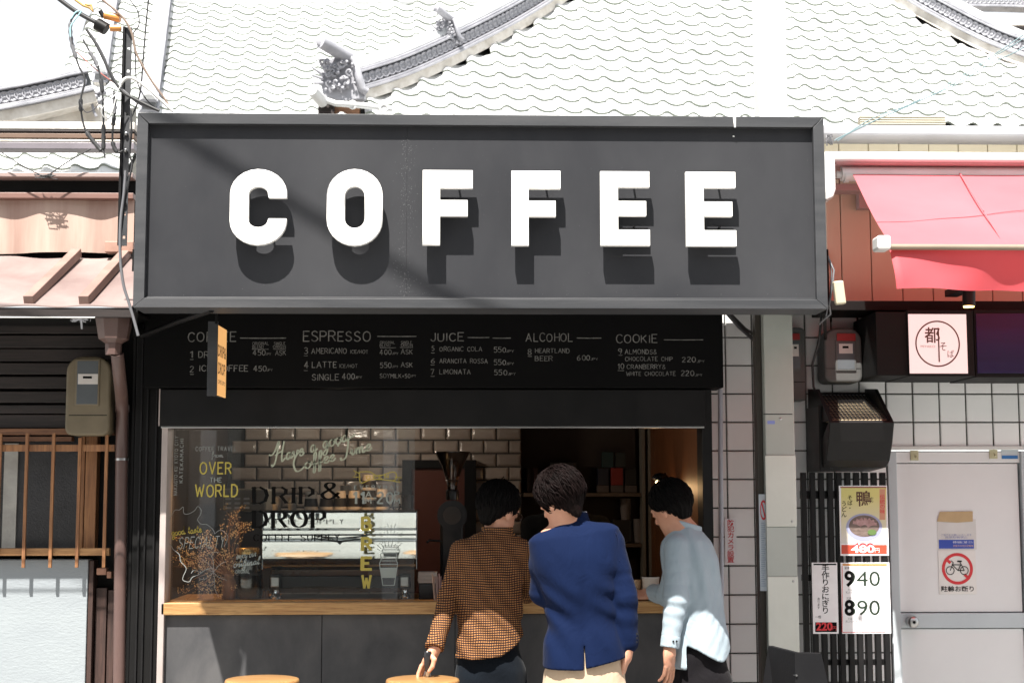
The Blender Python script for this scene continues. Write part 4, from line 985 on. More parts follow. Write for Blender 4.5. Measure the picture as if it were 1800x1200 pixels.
# black slat screen
YSc = .10
scr = thing('slat_screen', 'black vertical slat screen hung with menu posters before the tiled wall', 'screen', at(1485, 1400, YSc))
scr.location.z = 0
for k in range(10):
    x0p = 1411 + k*15.6; a1 = at(x0p, 830, YSc); a2 = at(x0p+9, 830, YSc); e1_ = at(x0p+2.5, 1180, YSc); 
    xm = (a1.x + e1_.x)/2; MB().box(xm, xm + (a2.x-a1.x), YSc, YSc+.035, .01, a1.z).build('slat', M['blackmetal'], scr, .002)
for py0, py1 in ((862, 876), (1010, 1021), (1160, 1170)): MB().box(at(1411, 900, YSc).x, at(1562, 900, YSc).x, YSc+.036, YSc+.06, at(1480, py1, YSc).z, at(1480, py0, YSc).z).build('rail', M['blackmetal'], scr, .002)
YPo = YSc-.004
def poster(name, label, rect, Y=YPo):
    t = thing(name, label, 'poster', at((rect[0]+rect[2])/2, rect[3], Y)); pbox('sheet', M['paperwhite'], rect, Y, .003, t, .0005); return t
po = poster('duck_noodle_poster', 'menu poster with a bowl of sliced duck noodles priced 480', (1476, 853, 1561, 976))
m, t_, b_ = nodes('yellow_gradient_print'); v = coords(t_); sp_ = N(t_, 'ShaderNodeSeparateXYZ'); t_.links.new(v, sp_.inputs[0]); mr = N(t_, 'ShaderNodeMapRange'); mr.inputs[1].default_value = at(1500, 955, YPo).z; mr.inputs[2].default_value = at(1500, 870, YPo).z
t_.links.new(sp_.outputs[2], mr.inputs[0]); t_.links.new(mixc(t_, mr.outputs[0], (.62, .60, .58), (.62, .56, .20)), b_.inputs['Base Color']); b_.inputs['Roughness'].default_value = .5
q = lambda x0, y0, x1, y1, d: [(at(x, y, YPo-d).x, YPo-d, at(x, y, YPo-d).z) for x, y in ((x0, y0), (x0, y1), (x1, y1), (x1, y0))]
MB().add(q(1478.5, 857, 1558, 955, .0008), [(0, 1, 2, 3)]).build('printed_ground', m, po, recalc=False)
MB().add(q(1477, 855, 1558, 857, .0012), [(0, 1, 2, 3)]).build('top_line', plain('maroon_print', (.25, .03, .02), .5), po, recalc=False)
MB().add(q(1479, 957, 1559, 973, .0008), [(0, 1, 2, 3)]).build('price_band', plain('vermilion_print', (.55, .07, .035), .5), po, recalc=False)
MB().add(q(1546, 859, 1556, 913, .0012), [(0, 1, 2, 3)]).build('side_band', plain('salmon_print', (.58, .28, .18), .5), po, recalc=False)
ptxt('side_lettering', '伝統の味', 1551, 886, 6.5, YPo-.0016, M['signred'], po, vert=True, bold=.006, sx=1.1)
ptxt('lettering', '鴨', 1518, 878, 21, YPo-.0013, M['brownprint'], po, bold=.014); ptxt('lettering', 'そば・', 1494, 884, 7, YPo-.0013, M['inkblack'], po, vert=True, bold=.01); ptxt('lettering', 'うどん', 1483.5, 895, 7.5, YPo-.0013, M['inkblack'], po, vert=True, bold=.01); ptxt('lettering', 'かも', 1533, 878, 4, YPo-.0013, M['inkblack'], po, vert=True)
ptxt('price', '480', 1517, 965, 13, YPo-.002, M['paperwhite'], po, bold=.03, wpx=42); ptxt('price_mark', '円', 1542, 967, 7, YPo-.002, M['paperwhite'], po)
ptxt('price_shadow', '480', 1517, 960, 11, YPo-.0014, M['signred'], po, bold=.02, wpx=38)
def disc(mb, cx_, cy_, rx, ry, Y, n=28, sc_=1/FPX*(YPo+7)):
    c = at(cx_, cy_, Y); mb.add([(c.x + rx*sc_*math.cos(6.2832*k/n), Y, c.z + ry*sc_*math.sin(6.2832*k/n)) for k in range(n)], [tuple(range(n))]); return mb
disc(MB(), 1518, 941, 12, 9, YPo-.0011).build('bowl_foot', M['inkblack'], po, recalc=False)
m = MB(); disc(m, 1519, 926, 32, 24, YPo-.0014); m.build('bowl_print', plain('bluish_bowl_print', (.33, .35, .52), .5), po, recalc=False)
disc(MB(), 1519, 924, 27, 19, YPo-.0017).build('broth_print', pbr('noodle_print', (.20, .15, .13), (.10, .07, .06), 30, .5, .1, 0, stretch=(1, 1, 4)), po, recalc=False)
m = MB()
for k in range(7):
    a_ = R(150 - k*22); c = at(1519+14*math.cos(a_), 925-9*math.sin(a_), YPo); kk = 1/FPX*(YPo+7)
    ribbon(m, smooth([(c.x-9*kk*math.cos(a_), c.z-6*kk*math.sin(a_)), (c.x, c.z+.004), (c.x+9*kk*math.cos(a_), c.z+6*kk*math.sin(a_))]), .014, lambda x, z, k=k: Vector((x, YPo-.0020-.0002*k, z)))
m.build('duck_slices_print', pbr('duck_print', (.48, .30, .30), (.30, .17, .16), 40, .5, .1, 0), po, recalc=False)
disc(MB(), 1533, 935, 8, 5, YPo-.0040).build('greens_print', plain('green_print', (.10, .17, .05), .5), po, recalc=False)
po = poster('rice_ball_poster', 'narrow white poster for handmade rice balls priced 220', (1428, 988, 1473, 1113))
ptxt('lettering', '手作りおにぎり', 1451, 1036, 9.5, YPo-.0006, M['inkblack'], po, vert=True, bold=.012, sx=1.1); ptxt('small_lettering', 'あります', 1439, 1060, 4, YPo-.0006, M['inkblack'], po, vert=True); ptxt('small_lettering', '一個', 1438, 1084, 4, YPo-.0006, M['inkblack'], po)
MB().add(q(1433, 1093, 1471, 1110, .0006), [(0, 1, 2, 3)]).build('price_band', M['inkblack'], po, recalc=False)
ptxt('price', '220', 1449, 1101, 14, YPo-.0012, M['signred'], po, bold=.035, wpx=29); ptxt('price_mark', '円', 1467, 1104, 6, YPo-.0012, M['signred'], po)
MB().add(q(1430, 990, 1470, 992.5, .0006), [(0, 1, 2, 3)]).build('top_line', M['inkblack'], po, recalc=False)
po = poster('price_poster', 'white poster with large green black prices 940 and 890', (1479, 988, 1565, 1113))
MB().add(q(1481, 990.5, 1559, 993.5, .0006), [(0, 1, 2, 3)]).build('orange_line', plain('orange_print', (.6, .25, .03), .5), po, recalc=False)
MB().add(q(1481, 1110, 1557, 1111, .0006), [(0, 1, 2, 3)]).build('red_line', M['signred'], po, recalc=False); MB().add(q(1480, 994, 1481, 1110, .0009), [(0, 1, 2, 3)]).build('red_line', M['signred'], po, recalc=False)
for y, tx in ((1018, '940'), (1069, '890')):
    ptxt('price', tx, 1516, y, 27, YPo-.0006, plain('dark_green_print', (.012, .03, .015), .5), po, bold=.0, wpx=62); ptxt('price', tx[0], 1493, y, 27, YPo-.0009, M['inkblack'], po, bold=.03, wpx=17); ptxt('price_mark', '円', 1555, y+6, 6, YPo-.0006, M['greyprint'], po)
for y in (1036, 1087):
    ptxt('small_lettering', 'そば うどん', 1490, y, 3.2, YPo-.0006, M['greyprint'], po, align='LEFT'); ptxt('small_lettering', '天ぷら付き', 1486, y+5, 3.2, YPo-.0006, M['greyprint'], po, align='LEFT')
ptxt('small_lettering', '定食', 1489, 998, 3.4, YPo-.0006, M['inkblack'], po); ptxt('small_lettering', '定食 日替り', 1500, 1051, 3.4, YPo-.0006, M['greyprint'], po)

# black pavement board in the corner
ab = thing('pavement_board', 'black folding pavement board standing at the foot of the steel column', 'sign', at(1400, 1400, -.8))
ab.location.z = 0
Ya = -1.15
a0 = at(1350, 1134, Ya+.25); a1 = at(1398, 1146, Ya); a2 = at(1444, 1147, Ya)
k = Vector((.025, 0, -1)); 
def slab(p, q, drop, lean0, lean1, th_, name):
    d = (q-p).normalized(); n_ = Vector((d.y, -d.x, 0)).normalized()
    b0 = p + Vector((lean0.x, lean0.y, -p.z+.01)); b1 = q + Vector((lean1.x, lean1.y, -q.z+.01))
    vs = [p, q, b1, b0]; vs += [v - n_*th_ for v in vs]
    return MB().add(vs, [(0, 1, 2, 3), (7, 6, 5, 4), (0, 4, 5, 1), (1, 5, 6, 2), (2, 6, 7, 3), (3, 7, 4, 0)]).build(name, pbr('charcoal_board_paint', (.010, .010, .011), (.007, .007, .008), 4, .6, spec=.1), ab, .002)
slab(a0, a1 - Vector((.002, 0, 0)), 0, Vector((-.17, -.05, 0)), Vector((-.02, -.1, 0)), .02, 'side_board')
slab(a1, a2, 0, Vector((-.02, -.1, 0)), Vector((.17, -.1, 0)), .02, 'front_board')
MB().tube([a0 + Vector((.01, .01, -.1)), a1 + Vector((0, -.016, -.085))], .004, 6).build('rail', M['steelrough'], ab)

# ------------------------------------------------------------------ left: old wooden shop
YW = .12
old = thing('wooden_shop', 'old brown wooden shop front with sheet metal eaves left of the coffee shop', 'shop', at(100, 1400, YW))
old.location.z = 0
XL = at(-260, 700, YW).x
xR = lambda px, Y=YW: at(px, 800, Y).x
zR = lambda py, Y=YW, px=100: at(px, py, Y).z
MB().box(XL, xR(228), YW+.1, YW+.3, .002, zR(540, YW)).build('wall_core', M['black'], old)
wallp = MB().box(XL, xR(160), YW, YW+.098, .004, zR(983)).build('stucco_panel', M['concrete'], old, .003)
for x0, x1, yy, top in ((161, 169, .01, 985), (171, 190, .045, 1034), (191.5, 203, .055, 1038)): MB().box(xR(x0), xR(x1), YW+yy, YW+.099, .004, zR(top)).build('vertical_board', M['darkwoodz'], old, .002)
for x0, x1, top, bot in ((175, 192, 998, 1010), (193, 201, 1004, 1016)): MB().box(xR(x0), xR(x1), YW+.0, YW+.05, zR(bot), zR(top)).build('board_end', pbr('bare_wood_end', (.35, .18, .12), None, 8, .7), old, .003)
for k, (t0, t1) in enumerate(((637, 657), (661, 682), (687, 707), (711, 726), (728, 752))): MB().box(XL, xR(200), YW+.02+.004*(k % 2), YW+.099, zR(t1), zR(t0)).build('weather_board', M['darkwood'], old, .003)
for t0, t1 in ((560, 585), (588, 610), (612, 634)): MB().box(XL, xR(200), YW+.03, YW+.099, zR(t1), zR(t0)).build('weather_board', M['darkwood'], old, .003)
wn = thing('lattice_window', 'wooden lattice window with frosted panes above the white stucco panel', 'window', at(100, 983, YW))
MB().box(XL, xR(150), YW+.06, YW+.07, zR(975), zR(765)).build('pane', pbr('frosted_dark_glass', (.035, .035, .038), (.02, .02, .022), 6, .3, .05, .6, 120), wn)
MB().box(xR(2), xR(26), YW+.05, YW+.059, zR(963), zR(778)).build('curtain', pbr('pale_curtain', (.42, .41, .38), (.30, .29, .27), 10, .9, .05, .5, 40), wn)
MB().box(XL, xR(200), YW-.01, YW+.04, zR(764), zR(753)).build('top_rail', M['latticex'] if 0 else wood('brown_rail', (.26, .12, .06), (.17, .075, .035), 'x', .5), wn, .002)
MB().box(XL, xR(125), YW+.0, YW+.05, zR(775), zR(767)).build('sub_rail', wood('brown_rail2', (.22, .10, .05), (.14, .06, .03), 'x', .5), wn, .002)
MB().box(xR(148), xR(168), YW+.03, YW+.095, zR(975), zR(765)).build('stile', M['lattice'], wn, .003); MB().box(xR(139), xR(146), YW+.035, YW+.09, zR(975), zR(765)).build('stile', M['lattice'], wn, .003)
YLt = YW-.055
MB().box(XL, xR(201, YLt), YLt, YLt+.02, zR(793, YLt), zR(781, YLt)).build('cross_rail', M['lattice'], wn, .002)
MB().box(XL, xR(196, YLt), YLt, YLt+.035, zR(976, YLt), zR(963, YLt)).build('cross_rail', M['latticex'], wn, .003)
for px in (-45, 1, 48, 94.5, 141, 188):
    X0, X1 = xR(px-2.8, YLt), xR(px+2.8, YLt); MB().box(X0, X1, YLt-.014, YLt-.001, zR(997, YLt), zR(761 if px < 130 or px > 150 else 769, YLt)).build('lattice_bar', M['lattice'], wn, .0015)
meter('khaki electricity meter box on the dark boards beside the rain pipe', (117, 626, 192, 765), .0, .13, M['meterbeige'], (135, 634, 172, 710), None, (137, 657, 172, 675))

# eaves: lower roof sheet with battens
YE = -.46; YK = .24
ez = at(100, 537, YE).z; kz = at(100, 452, YK).z
XS1 = at(233, 500, YE).x
rt = thing('sheet_metal_eaves', 'brown sheet metal lean-to roof with two timber battens left of the fascia', 'roof', (at(100, 500, 0).x, YW, kz))
dz = (kz-ez)/(YK-YE)
vs = []; nx, ny = 40, 10
for j in range(ny+1):
    for i in range(nx+1):
        x = XL + (XS1-XL)*i/nx; y = YE + (YK-YE)*j/ny; z = ez + dz*(y-YE) + .006*math.sin(x*7+y*3)*(j > 0) + .003*math.sin(x*23)
        vs.append((x, y, z))
nn = len(vs); vs += [(x, y, z-.006) for x, y, z in vs]
F_ = [(j*(nx+1)+i, j*(nx+1)+i+1, (j+1)*(nx+1)+i+1, (j+1)*(nx+1)+i) for j in range(ny) for i in range(nx)]
F2 = [tuple(k+nn for k in f) for f in F_]; FS = [(i, i+1, i+1+nn, i+nn) for i in range(nx)]
MB().add(vs, F_+F2+FS).build('roof_sheet', M['rustflat'], rt)
for (bx, by), (tx, ty) in (((50, 528), (135, 452)), ((147, 530), (222, 449))):
    a_ = at(bx, by, YE+.01); b_ = at(tx, ty, YK-.02); a_.z = ez+.024; b_.z = kz+.02
    MB().bar(a_, b_, .045, .042).build('batten', pbr('weathered_batten', (.20, .12, .10), (.27, .18, .15), 6, .6, .1, .3, 30, speck=((.14, .08, .06), .2, 12)), rt, .003)
MB().box(XL, XS1, YE+.004, YE+.03, ez-.05, ez-.008).build('fascia_board', M['darkwood'], rt, .002)
MB().box(XL, XS1, YE+.03, YW+.1, ez-.02, ez-.01).build('soffit', M['black'], rt)
MB().tube([at(-200, 557, YE-.02), at(167, 558, YE-.02)], .0035, 6).build('wire_rod', M['cablewhite'], rt)
# copper coloured upstand and capping
vs = []; nx = 160; zA, zB = at(100, 446, YK+.02).z, at(100, 352, YK+.02).z; xE_ = at(236, 400, YK+.02).x
for j in range(2):
    for i in range(nx+1):
        x = XL + (xE_-XL)*i/nx; vs.append((x, YK+.02 + .008*math.sin(x*2*math.pi/.42) + (.004 if j == 0 else 0)*math.sin(x*31), (zA if j == 0 else zB) + (.008*math.sin(x*5.2) if j == 0 else 0)))
up = MB().add(vs, [(i, i+1, i+nx+2, i+nx+1) for i in range(nx)], True).build('upstand_sheet', M['rust'], rt)
MB().box(XL, xE_, YK+.06, YK+.1, zA-.05, zB).build('upstand_core', M['black'], rt)
MB().box(XL, xE_, YK-.02, YK+.1, zB+.001, zB+.03).build('ledge', pbr('brown_ledge', (.2, .11, .09), None, 5, .5), rt, .003)
MB().box(XL, xE_, YK+.04, YK+.1, zB+.03, zB+.10).build('dark_gap', M['black'], rt)
MB().box(XL, xE_, YK-.04, YK+.12, zB+.101, zB+.125).build('gutter_lip', pbr('pinkish_gutter', (.32, .24, .22), None, 5, .5), rt, .004)
pbox('timber_block', pbr('weathered_block', (.36, .22, .17), (.28, .15, .11), 6, .6, .1, .3, 30), (184, 424, 234, 443), YK-.06, .08, rt, .003)
# beams above the small tiled lean-to
YBm = 1.2
bm1 = thing('roof_beams', 'brown and grey horizontal eaves beams below the far left ridge', 'roof', at(100, 250, YBm))
for t0, t1, mm in ((214, 227, M['plaster']), (228.5, 232, M['darkwood']), (234.5, 243, pbr('brown_beam', (.16, .1, .07), None, 5, .6)), (245, 249, M['plaster']), (250, 262, pbr('lavender_gutter', (.20, .18, .20), (.15, .135, .15), 5, .45, .1, .1, 40))):
    MB().box(at(-220, 240, YBm).x, at(236, 240, YBm).x, YBm, YBm+.1, at(100, t1, YBm).z, at(100, t0, YBm).z).build('beam', mm, bm1, .003)

# rain hopper and downpipe
rw = thing('rain_pipe', 'brown funnel rain hopper with downpipe between the two shops', 'drainpipe', at(212, 1400, -.2))
rw.location.z = 0
Yr = -.36
c0 = at(201, 556, Yr)
def octo(mb, c, levels):
    vs = []; n = 8
    for hw, hd, z in levels:
        for k in range(n):
            t_ = math.pi/8 + k*math.pi/4; vs.append((c.x + hw*math.cos(t_)*1.08, c.y + hd*math.sin(t_)*1.08, z))
    m_ = len(levels); return mb.add(vs, [(i*n+k, i*n+(k+1) % n, (i+1)*n+(k+1) % n, (i+1)*n+k) for i in range(m_-1) for k in range(n)] + [tuple(range(n-1, -1, -1)), tuple(range((m_-1)*n, m_*n))])
z_ = lambda py: at(201, py, Yr).z
octo(MB(), c0, [(.030, .03, z_(605)), (.062, .055, z_(596)), (.078, .07, z_(558)), (.080, .072, z_(557))]).build('hopper', M['hopperbrown'], rw, .002)
octo(MB(), c0, [(.086, .076, z_(557)), (.086, .076, z_(551))]).build('hopper_rim', M['hopperbrown'], rw, .002)
octo(MB(), c0, [(.033, .032, z_(624)), (.035, .034, z_(604))]).build('hopper_neck', M['hopperbrown'], rw, .002)
pr = .0285
MB().tube([at(206, 622, Yr), at(208, 640, Yr+.02), at(213, 690, Yr+.22), at(215, 720, YW-.06), at(214, 800, YW-.06), Vector((at(213, 1200, YW-.06).x, YW-.06, .02))], pr, 16).build('downpipe', M['hopperbrown'], rw)
MB().cyl(at(214.5, 712, YW-.06), at(214.5, 724, YW-.06), pr+.004, n=18).build('pipe_collar', M['hopperbrown'], rw, .002)
MB().cyl(at(214.2, 805, YW-.06), at(214.2, 809, YW-.06), pr+.002, n=18).build('pipe_strap', M['steelrough'], rw)

# perforated steel strip pole with its tangle of wires
YO = -.95
pole = thing('service_pole', 'black perforated steel service pole crowned with cable clamps at the fascia edge', 'pole', at(222, 430, YO))
x0, x1 = at(213, 200, YO).x, at(228.5, 200, YO).x; zt0, zt1 = at(220, 432, YO).z, at(220, 48, YO).z
dk = M['blackmetal']
MB().box(x0, x0+.010, YO-.012, YO+.03, zt0, zt1).build('channel', dk, pole, .001)
hl = [at(221, p, YO).z for p in (86, 125, 201, 236, 265, 358, 376, 417)]
zs_ = [zt0] + sorted([h-.006 for h in hl] + [h+.006 for h in hl]) + [zt1]
m = MB()
for i in range(0, len(zs_)-1, 2): m.box(x0+.0105, x1, YO, YO+.005, zs_[i], zs_[i+1])
for h in hl: m.box(x0+.0105, x0+.018, YO, YO+.005, h-.006, h+.006); m.box(x1-.007, x1, YO, YO+.005, h-.006, h+.006)
m.build('perforated_strip', M['signframe'], pole)
for h in (hl[3], hl[5], hl[4]): MB().ball((x1-.012, YO-.006, h), .009, 6).build('bolt', M['steelrough'], pole)
for (c1_, c2_, r_) in (((184, 27), (212, 33), .017), ((194, 50), (213, 50), .013)): MB().cyl(at(*c1_, YO), at(*c2_, YO), r_, n=12).build('insulator', M['orangeclamp'], pole, .003)
m = MB(); m.tube([at(x, y, YO-.02) for x, y in ((132, 0), (146, 10), (157, 14), (164, 22), (160, 10), (150, 8))], .005, 6); m.build('clamp_ring', plain('brass_clamp', (.5, .3, .1), .4, .6), pole)
m = MB(); m.cyl(at(170, 42, YO), at(187, 52, YO), .026, n=12); m.cyl(at(176, 20, YO), at(182, 30, YO), .01, n=8); m.build('cable_clamp', dk, pole, .003)
def wire(label, pts, r, mat, Y=YO, name='service_wire', cat='wire', group=None, k=6, dy=.0):
    q = smooth([tuple(p) for p in pts], k) if len(pts) > 2 else pts
    n_ = len(q); P = [at(x, y, Y - .03*math.sin(i*1.3)*dy) for i, (x, y) in enumerate(q)]
    return tag(MB().tube(P, r, 6).build(name, mat), label, cat, group)
wire('thick black service cable entering from the upper left corner', [(90, -12), (130, 18), (165, 38), (185, 48)], .010, M['cable'], name='service_cable', cat='cable')
wire('grey cable crossing from the clamp down to the fascia top edge', [(160, 62), (180, 95), (195, 135), (215, 158), (245, 182), (275, 193)], .006, M['cablegrey'], YO-.03)
wire('black cable crossing over the pole to the fascia top edge', [(152, 52), (170, 80), (190, 120), (212, 158), (240, 176), (280, 195)], .0065, M['cable'], YO-.035)
wire('brown cable arcing from the pole head onto the fascia', [(180, 0), (215, 30), (232, 60), (240, 95), (265, 140), (290, 175), (300, 194)], .0055, plain('brown_cable', (.2, .15, .12), .5), YO-.02)
wire('white cable looping over the pole to the fascia corner', [(212, 148), (222, 138), (238, 140), (262, 158), (285, 178), (304, 196)], .007, M['cablewhite'], YO-.04)
wire('thin black wire hanging straight from above to the fascia', [(262, -10), (257, 40), (252, 100), (248, 150), (242, 180), (232, 205)], .0035, M['cable'], YO-.01)
wire('black wire curling round behind the pole top', [(228, 0), (242, 20), (244, 45), (234, 62), (238, 100), (240, 140), (255, 172), (275, 192)], .0028, M['cable'], YO-.01)
wire('red wire slanting down behind the pole', [(135, 92), (160, 115), (185, 135), (210, 152)], .0025, M['cablered'], YO-.02)
# insulated drop wires with taped joints
def dropwire(label, pts, beads):
    t_ = thing('drop_wire', label, 'wire', at(*pts[-1], YO), group='taped drop wires beside the pole'); q = smooth(pts, 6); P = [at(x, y, YO-.05) for x, y in q]
    MB().tube(P, .0042, 6).build('wire', M['cable'], t_)
    n_ = len(P)
    for s_, e_ in beads:
        i, j = int(n_*s_), max(int(n_*s_)+2, int(n_*e_)); seg_ = P[i:j+1]
        if len(seg_) > 1: MB().tube(seg_, [.0075+.002*((u % 2)) for u in range(len(seg_))], 8).build('taped_joint', M['cable'], t_)
    i, j = int(n_*.12), int(n_*.32)
    MB().tube(P[i:j], [.0065+.003*((u % 2)) for u in range(j-i)], 8).build('ribbed_sleeve', M['cablegrey'], t_)
    return t_
dropwire('outermost left drop wire bowing away from the pole', [(135, 22), (124, 40), (126, 75), (138, 115), (149, 140), (142, 175), (144, 205), (152, 232), (175, 262), (183, 268)], [(.55, .62), (.78, .9)])
dropwire('middle drop wire with long taped joints left of the pole', [(146, 70), (160, 95), (172, 118), (178, 145), (181, 180), (182, 220), (182, 262), (185, 278)], [(.4, .5), (.7, .85)])
dropwire('short drop wire nearest the pole with ribbed sleeve', [(200, 160), (202, 190), (199, 220), (198, 250), (206, 268), (216, 265)], [(.3, .4), (.6, .8)])
wire('white wire loop dangling beside the pole', [(213, 150), (200, 170), (184, 185), (178, 198), (190, 210), (200, 185), (208, 158)], .0022, M['cablewhite'], YO-.06)
wire('second white wire loop lower beside the drop wires', [(205, 165), (192, 180), (187, 205), (195, 205), (204, 172)], .0022, M['cablewhite'], YO-.07)
wire('grey wire bending from the drop wires towards the ridge end', [(141, 180), (150, 197), (165, 193), (180, 175), (205, 162)], .0022, M['cablegrey'], YO-.06)
wire('light blue tie wire at the cable clamp', [(125, 33), (133, 22), (143, 20), (125, 45), (124, 65)], .0028, plain('pale_blue_tie', (.35, .6, .65), .5), YO-.07)
wire('grey cable running down past the pole to the hopper', [(221, 300), (218, 340), (213, 380), (211, 420), (212, 460), (217, 500), (226, 530), (235, 560), (243, 590)], .0062, M['cablegrey'], YO-.06, name='down_cable', cat='cable')
wire('black cable wound along the pole above the eaves', [(230, 195), (231, 230), (228, 270), (232, 290), (226, 320), (219, 360), (214, 400), (210, 428)], .0045, M['cable'], YO-.05, name='down_cable', cat='cable')
wire('thin wire strung from the left edge to a knot on the gutter', [(-60, 228), (0, 266), (40, 292), (72, 308)], .0032, M['cable'], YK-.08)
wire('thin wire strung from the beam down to the same knot', [(160, 262), (120, 284), (85, 308)], .0032, M['cable'], YK-.08)
m = MB(); rr = random.Random(9); kc_ = at(79, 310, YK-.08)
for k in range(14): m.tube([kc_ + Vector((rr.uniform(-.06, .06), rr.uniform(-.02, .02), rr.uniform(-.014, .012))) for _ in range(3)], .002, 5)
tag(m.build('wire_knot', M['cable']), 'tangled wire knot on the gutter above the copper sheet', 'wire')
m = MB(); rr = random.Random(19); kc_ = at(143, 562, YE-.02)
for k in range(12): m.tube([kc_ + Vector((rr.uniform(-.05, .05), 0, rr.uniform(-.012, .012))) for _ in range(3)], .0012, 4)
m.tube([kc_, kc_ + Vector((.004, 0, -.04))], .005, 6); tag(m.build('wire_tie', M['cablegrey']), 'frayed wire tie hanging from the rod under the eaves', 'wire')
# strands to the upper right
for k, (e, off) in enumerate(((60, 0), (66, 3), (85, 6))):
    pts = [(1466+off, 246+off/3), (1530, 216-2*k), (1600, 185-k), (1680, 142+k*3), (1740, 100+k*6), (1800, e), (1900, e-75)]
    wire(['upper twisted strand rising from the fascia corner to the right edge', 'middle twisted strand rising from the fascia corner to the right edge', 'lowest twisted strand rising from the fascia corner to the right edge'][k], [(x, y + 2*math.sin(x*.07+k*2)) for x, y in pts], .0024, plain('blue_grey_strand', (.12, .2, .22), .5), -.9, group='strands rising to the right')
m = MB(); rr = random.Random(4)
for k in range(8): m.tube([at(1456+rr.uniform(-5, 8), 240+rr.uniform(-5, 18), -.92) for _ in range(4)], .003, 5)
tag(m.build('wire_bundle', M['cablegrey']), 'grey wire bundle knotted at the upper right fascia corner', 'wire')
# overhead cable out of frame that throws the soft diagonal shadow on the fascia
def back(P, dist): return P - SUN*dist
P0, P1 = at(270, 215, PD), at(850, 560, PD)
d_ = (P1-P0); A0, A1 = back(P0, 5.2) , back(P1, 5.6)
tag(MB().tube([A0 - (A1-A0)*2.2, A0, A1, A1 + (A1-A0)*2.2], .016, 8).build('overhead_cable', M['cable']), 'thick black overhead cable crossing high above the street', 'cable')

# ------------------------------------------------------------------ temple roofs behind
CRI = CROT.transposed()
def project(P):
    q = CRI @ (Vector(P) - CAM); return (PW/2 + FPX*q.x/-q.z, PH/2 - FPX*q.y/-q.z) if q.z < 0 else (1e6, 1e6)
def inpoly(x, y, poly):
    c = False; n = len(poly)
    for i in range(n):
        x1, y1 = poly[i]; x2, y2 = poly[i-1]
        if (y1 > y) != (y2 > y) and x < (x2-x1)*(y-y1)/(y2-y1) + x1: c = not c
    return c
def tile_mesh(w, L, name='roof_tile'):
    prof = [(0, .020), (.05, .034), (.12, .043), (.2, .044), (.28, .036), (.38, .020), (.5, .006), (.62, -.002), (.76, -.003), (.9, .005), (1.0, .013)]
    n = len(prof); vs = []; th_ = .021
    # y = down slope, front lip raised
    for (yy, lift) in ((-L*1.06, .003), (0, .026)):
        for u, h in prof: vs.append(((u-.5)*w, yy, h*1.05+lift))
    for u, h in prof: vs.append(((u-.5)*w, .0, h*1.05+.026-th_-.006*math.sin(u*3.14)))
    fs = [(i, i+n, i+1+n, i+1) for i in range(n-1)] + [(i+n, i+2*n, i+1+2*n, i+1+n) for i in range(n-1)] + [(0, 2*n, n), (n-1, 2*n-1, 3*n-1)]
    mb = MB(); mb.add(vs, fs[:n-1], True); mb.add(vs, fs[n-1:]); me = mb.mesh(name); me.materials.append(M['rooftile']); me.materials.append(M['tileedge'])
    me.polygons.foreach_set('material_index', [0]*(n-1) + [1]*(n-1) + [1]*2); return me
class Plane:
    def __init__(s, px, py, Y, phi, alpha):
        s.O = at(px, py, Y); f, a = R(phi), R(alpha)
        s.u = Vector((math.cos(f), math.sin(f), 0)); s.w = Vector((-math.sin(f)*math.cos(a), math.cos(f)*math.cos(a), math.sin(a))); s.n = s.u.cross(s.w)
    def pt(s, px, py, h=0): return onplane(px, py, s.O + s.n*h, s.n)
def tile_roof(pl, tw_, tl_, poly, root, jit=.004, maxn=300):
    me = tile_mesh(tw_, tl_); M3 = Matrix((pl.u, -pl.w, pl.n)).transposed().to_4x4()
    inn, out = [], []
    for j in range(-30, 40):
        for i in range(-60, 60):
            P = pl.O + pl.u*(i*tw_) + pl.w*(j*tl_)
            x, y = project(P)
            if not (-260 < x < 2060 and -160 < y < 360): continue
            if inpoly(x, y, poly):
                (inn if (-20 < x < 1820 and -8 < y < 330) else out).append((P, i, j))
    inn.sort(key=lambda q: -project(q[0])[1]); out += inn[maxn:]; inn = inn[:maxn]
    rr = random.Random(int(pl.O.x*100))
    def mat(P): return Matrix.Translation(P + pl.n*rr.uniform(-jit, jit)*.5 + pl.w*rr.uniform(-jit, jit)) @ M3 @ Matrix.Rotation(rr.uniform(-.012, .012), 4, 'Z') @ Matrix.Rotation(rr.uniform(-.012, .012), 4, 'Y')
    for P, i, j in inn: linked('roof_tile', me, root, mat(P))
    if out:
        bm = bmesh.new()
        for P, i, j in out:
            a = len(bm.verts); bm.from_mesh(me); bm.verts.ensure_lookup_table(); bmesh.ops.transform(bm, matrix=mat(P), verts=bm.verts[a:])
        m2 = bpy.data.meshes.new('outer_tiles'); bm.to_mesh(m2); bm.free(); [m2.materials.append(M[k_]) for k_ in ('rooftile', 'tileedge')] if not m2.materials else None
        o = bpy.data.objects.new('outer_tiles', m2); col.objects.link(o); adopt(o, root); o['kind'] = 'stuff'
    return len(inn), len(out)
def roof_bed(pl, poly, root):
    m = MB(); q = [pl.pt(x, y, -.03) for x, y in poly]; m.add(q, [tuple(range(len(q)))]); return m.build('roof_bed', M['grout'], root, recalc=False)
ridgecore = pbr('ridge_mortar', (.13, .135, .14), (.08, .085, .09), 8, .8)
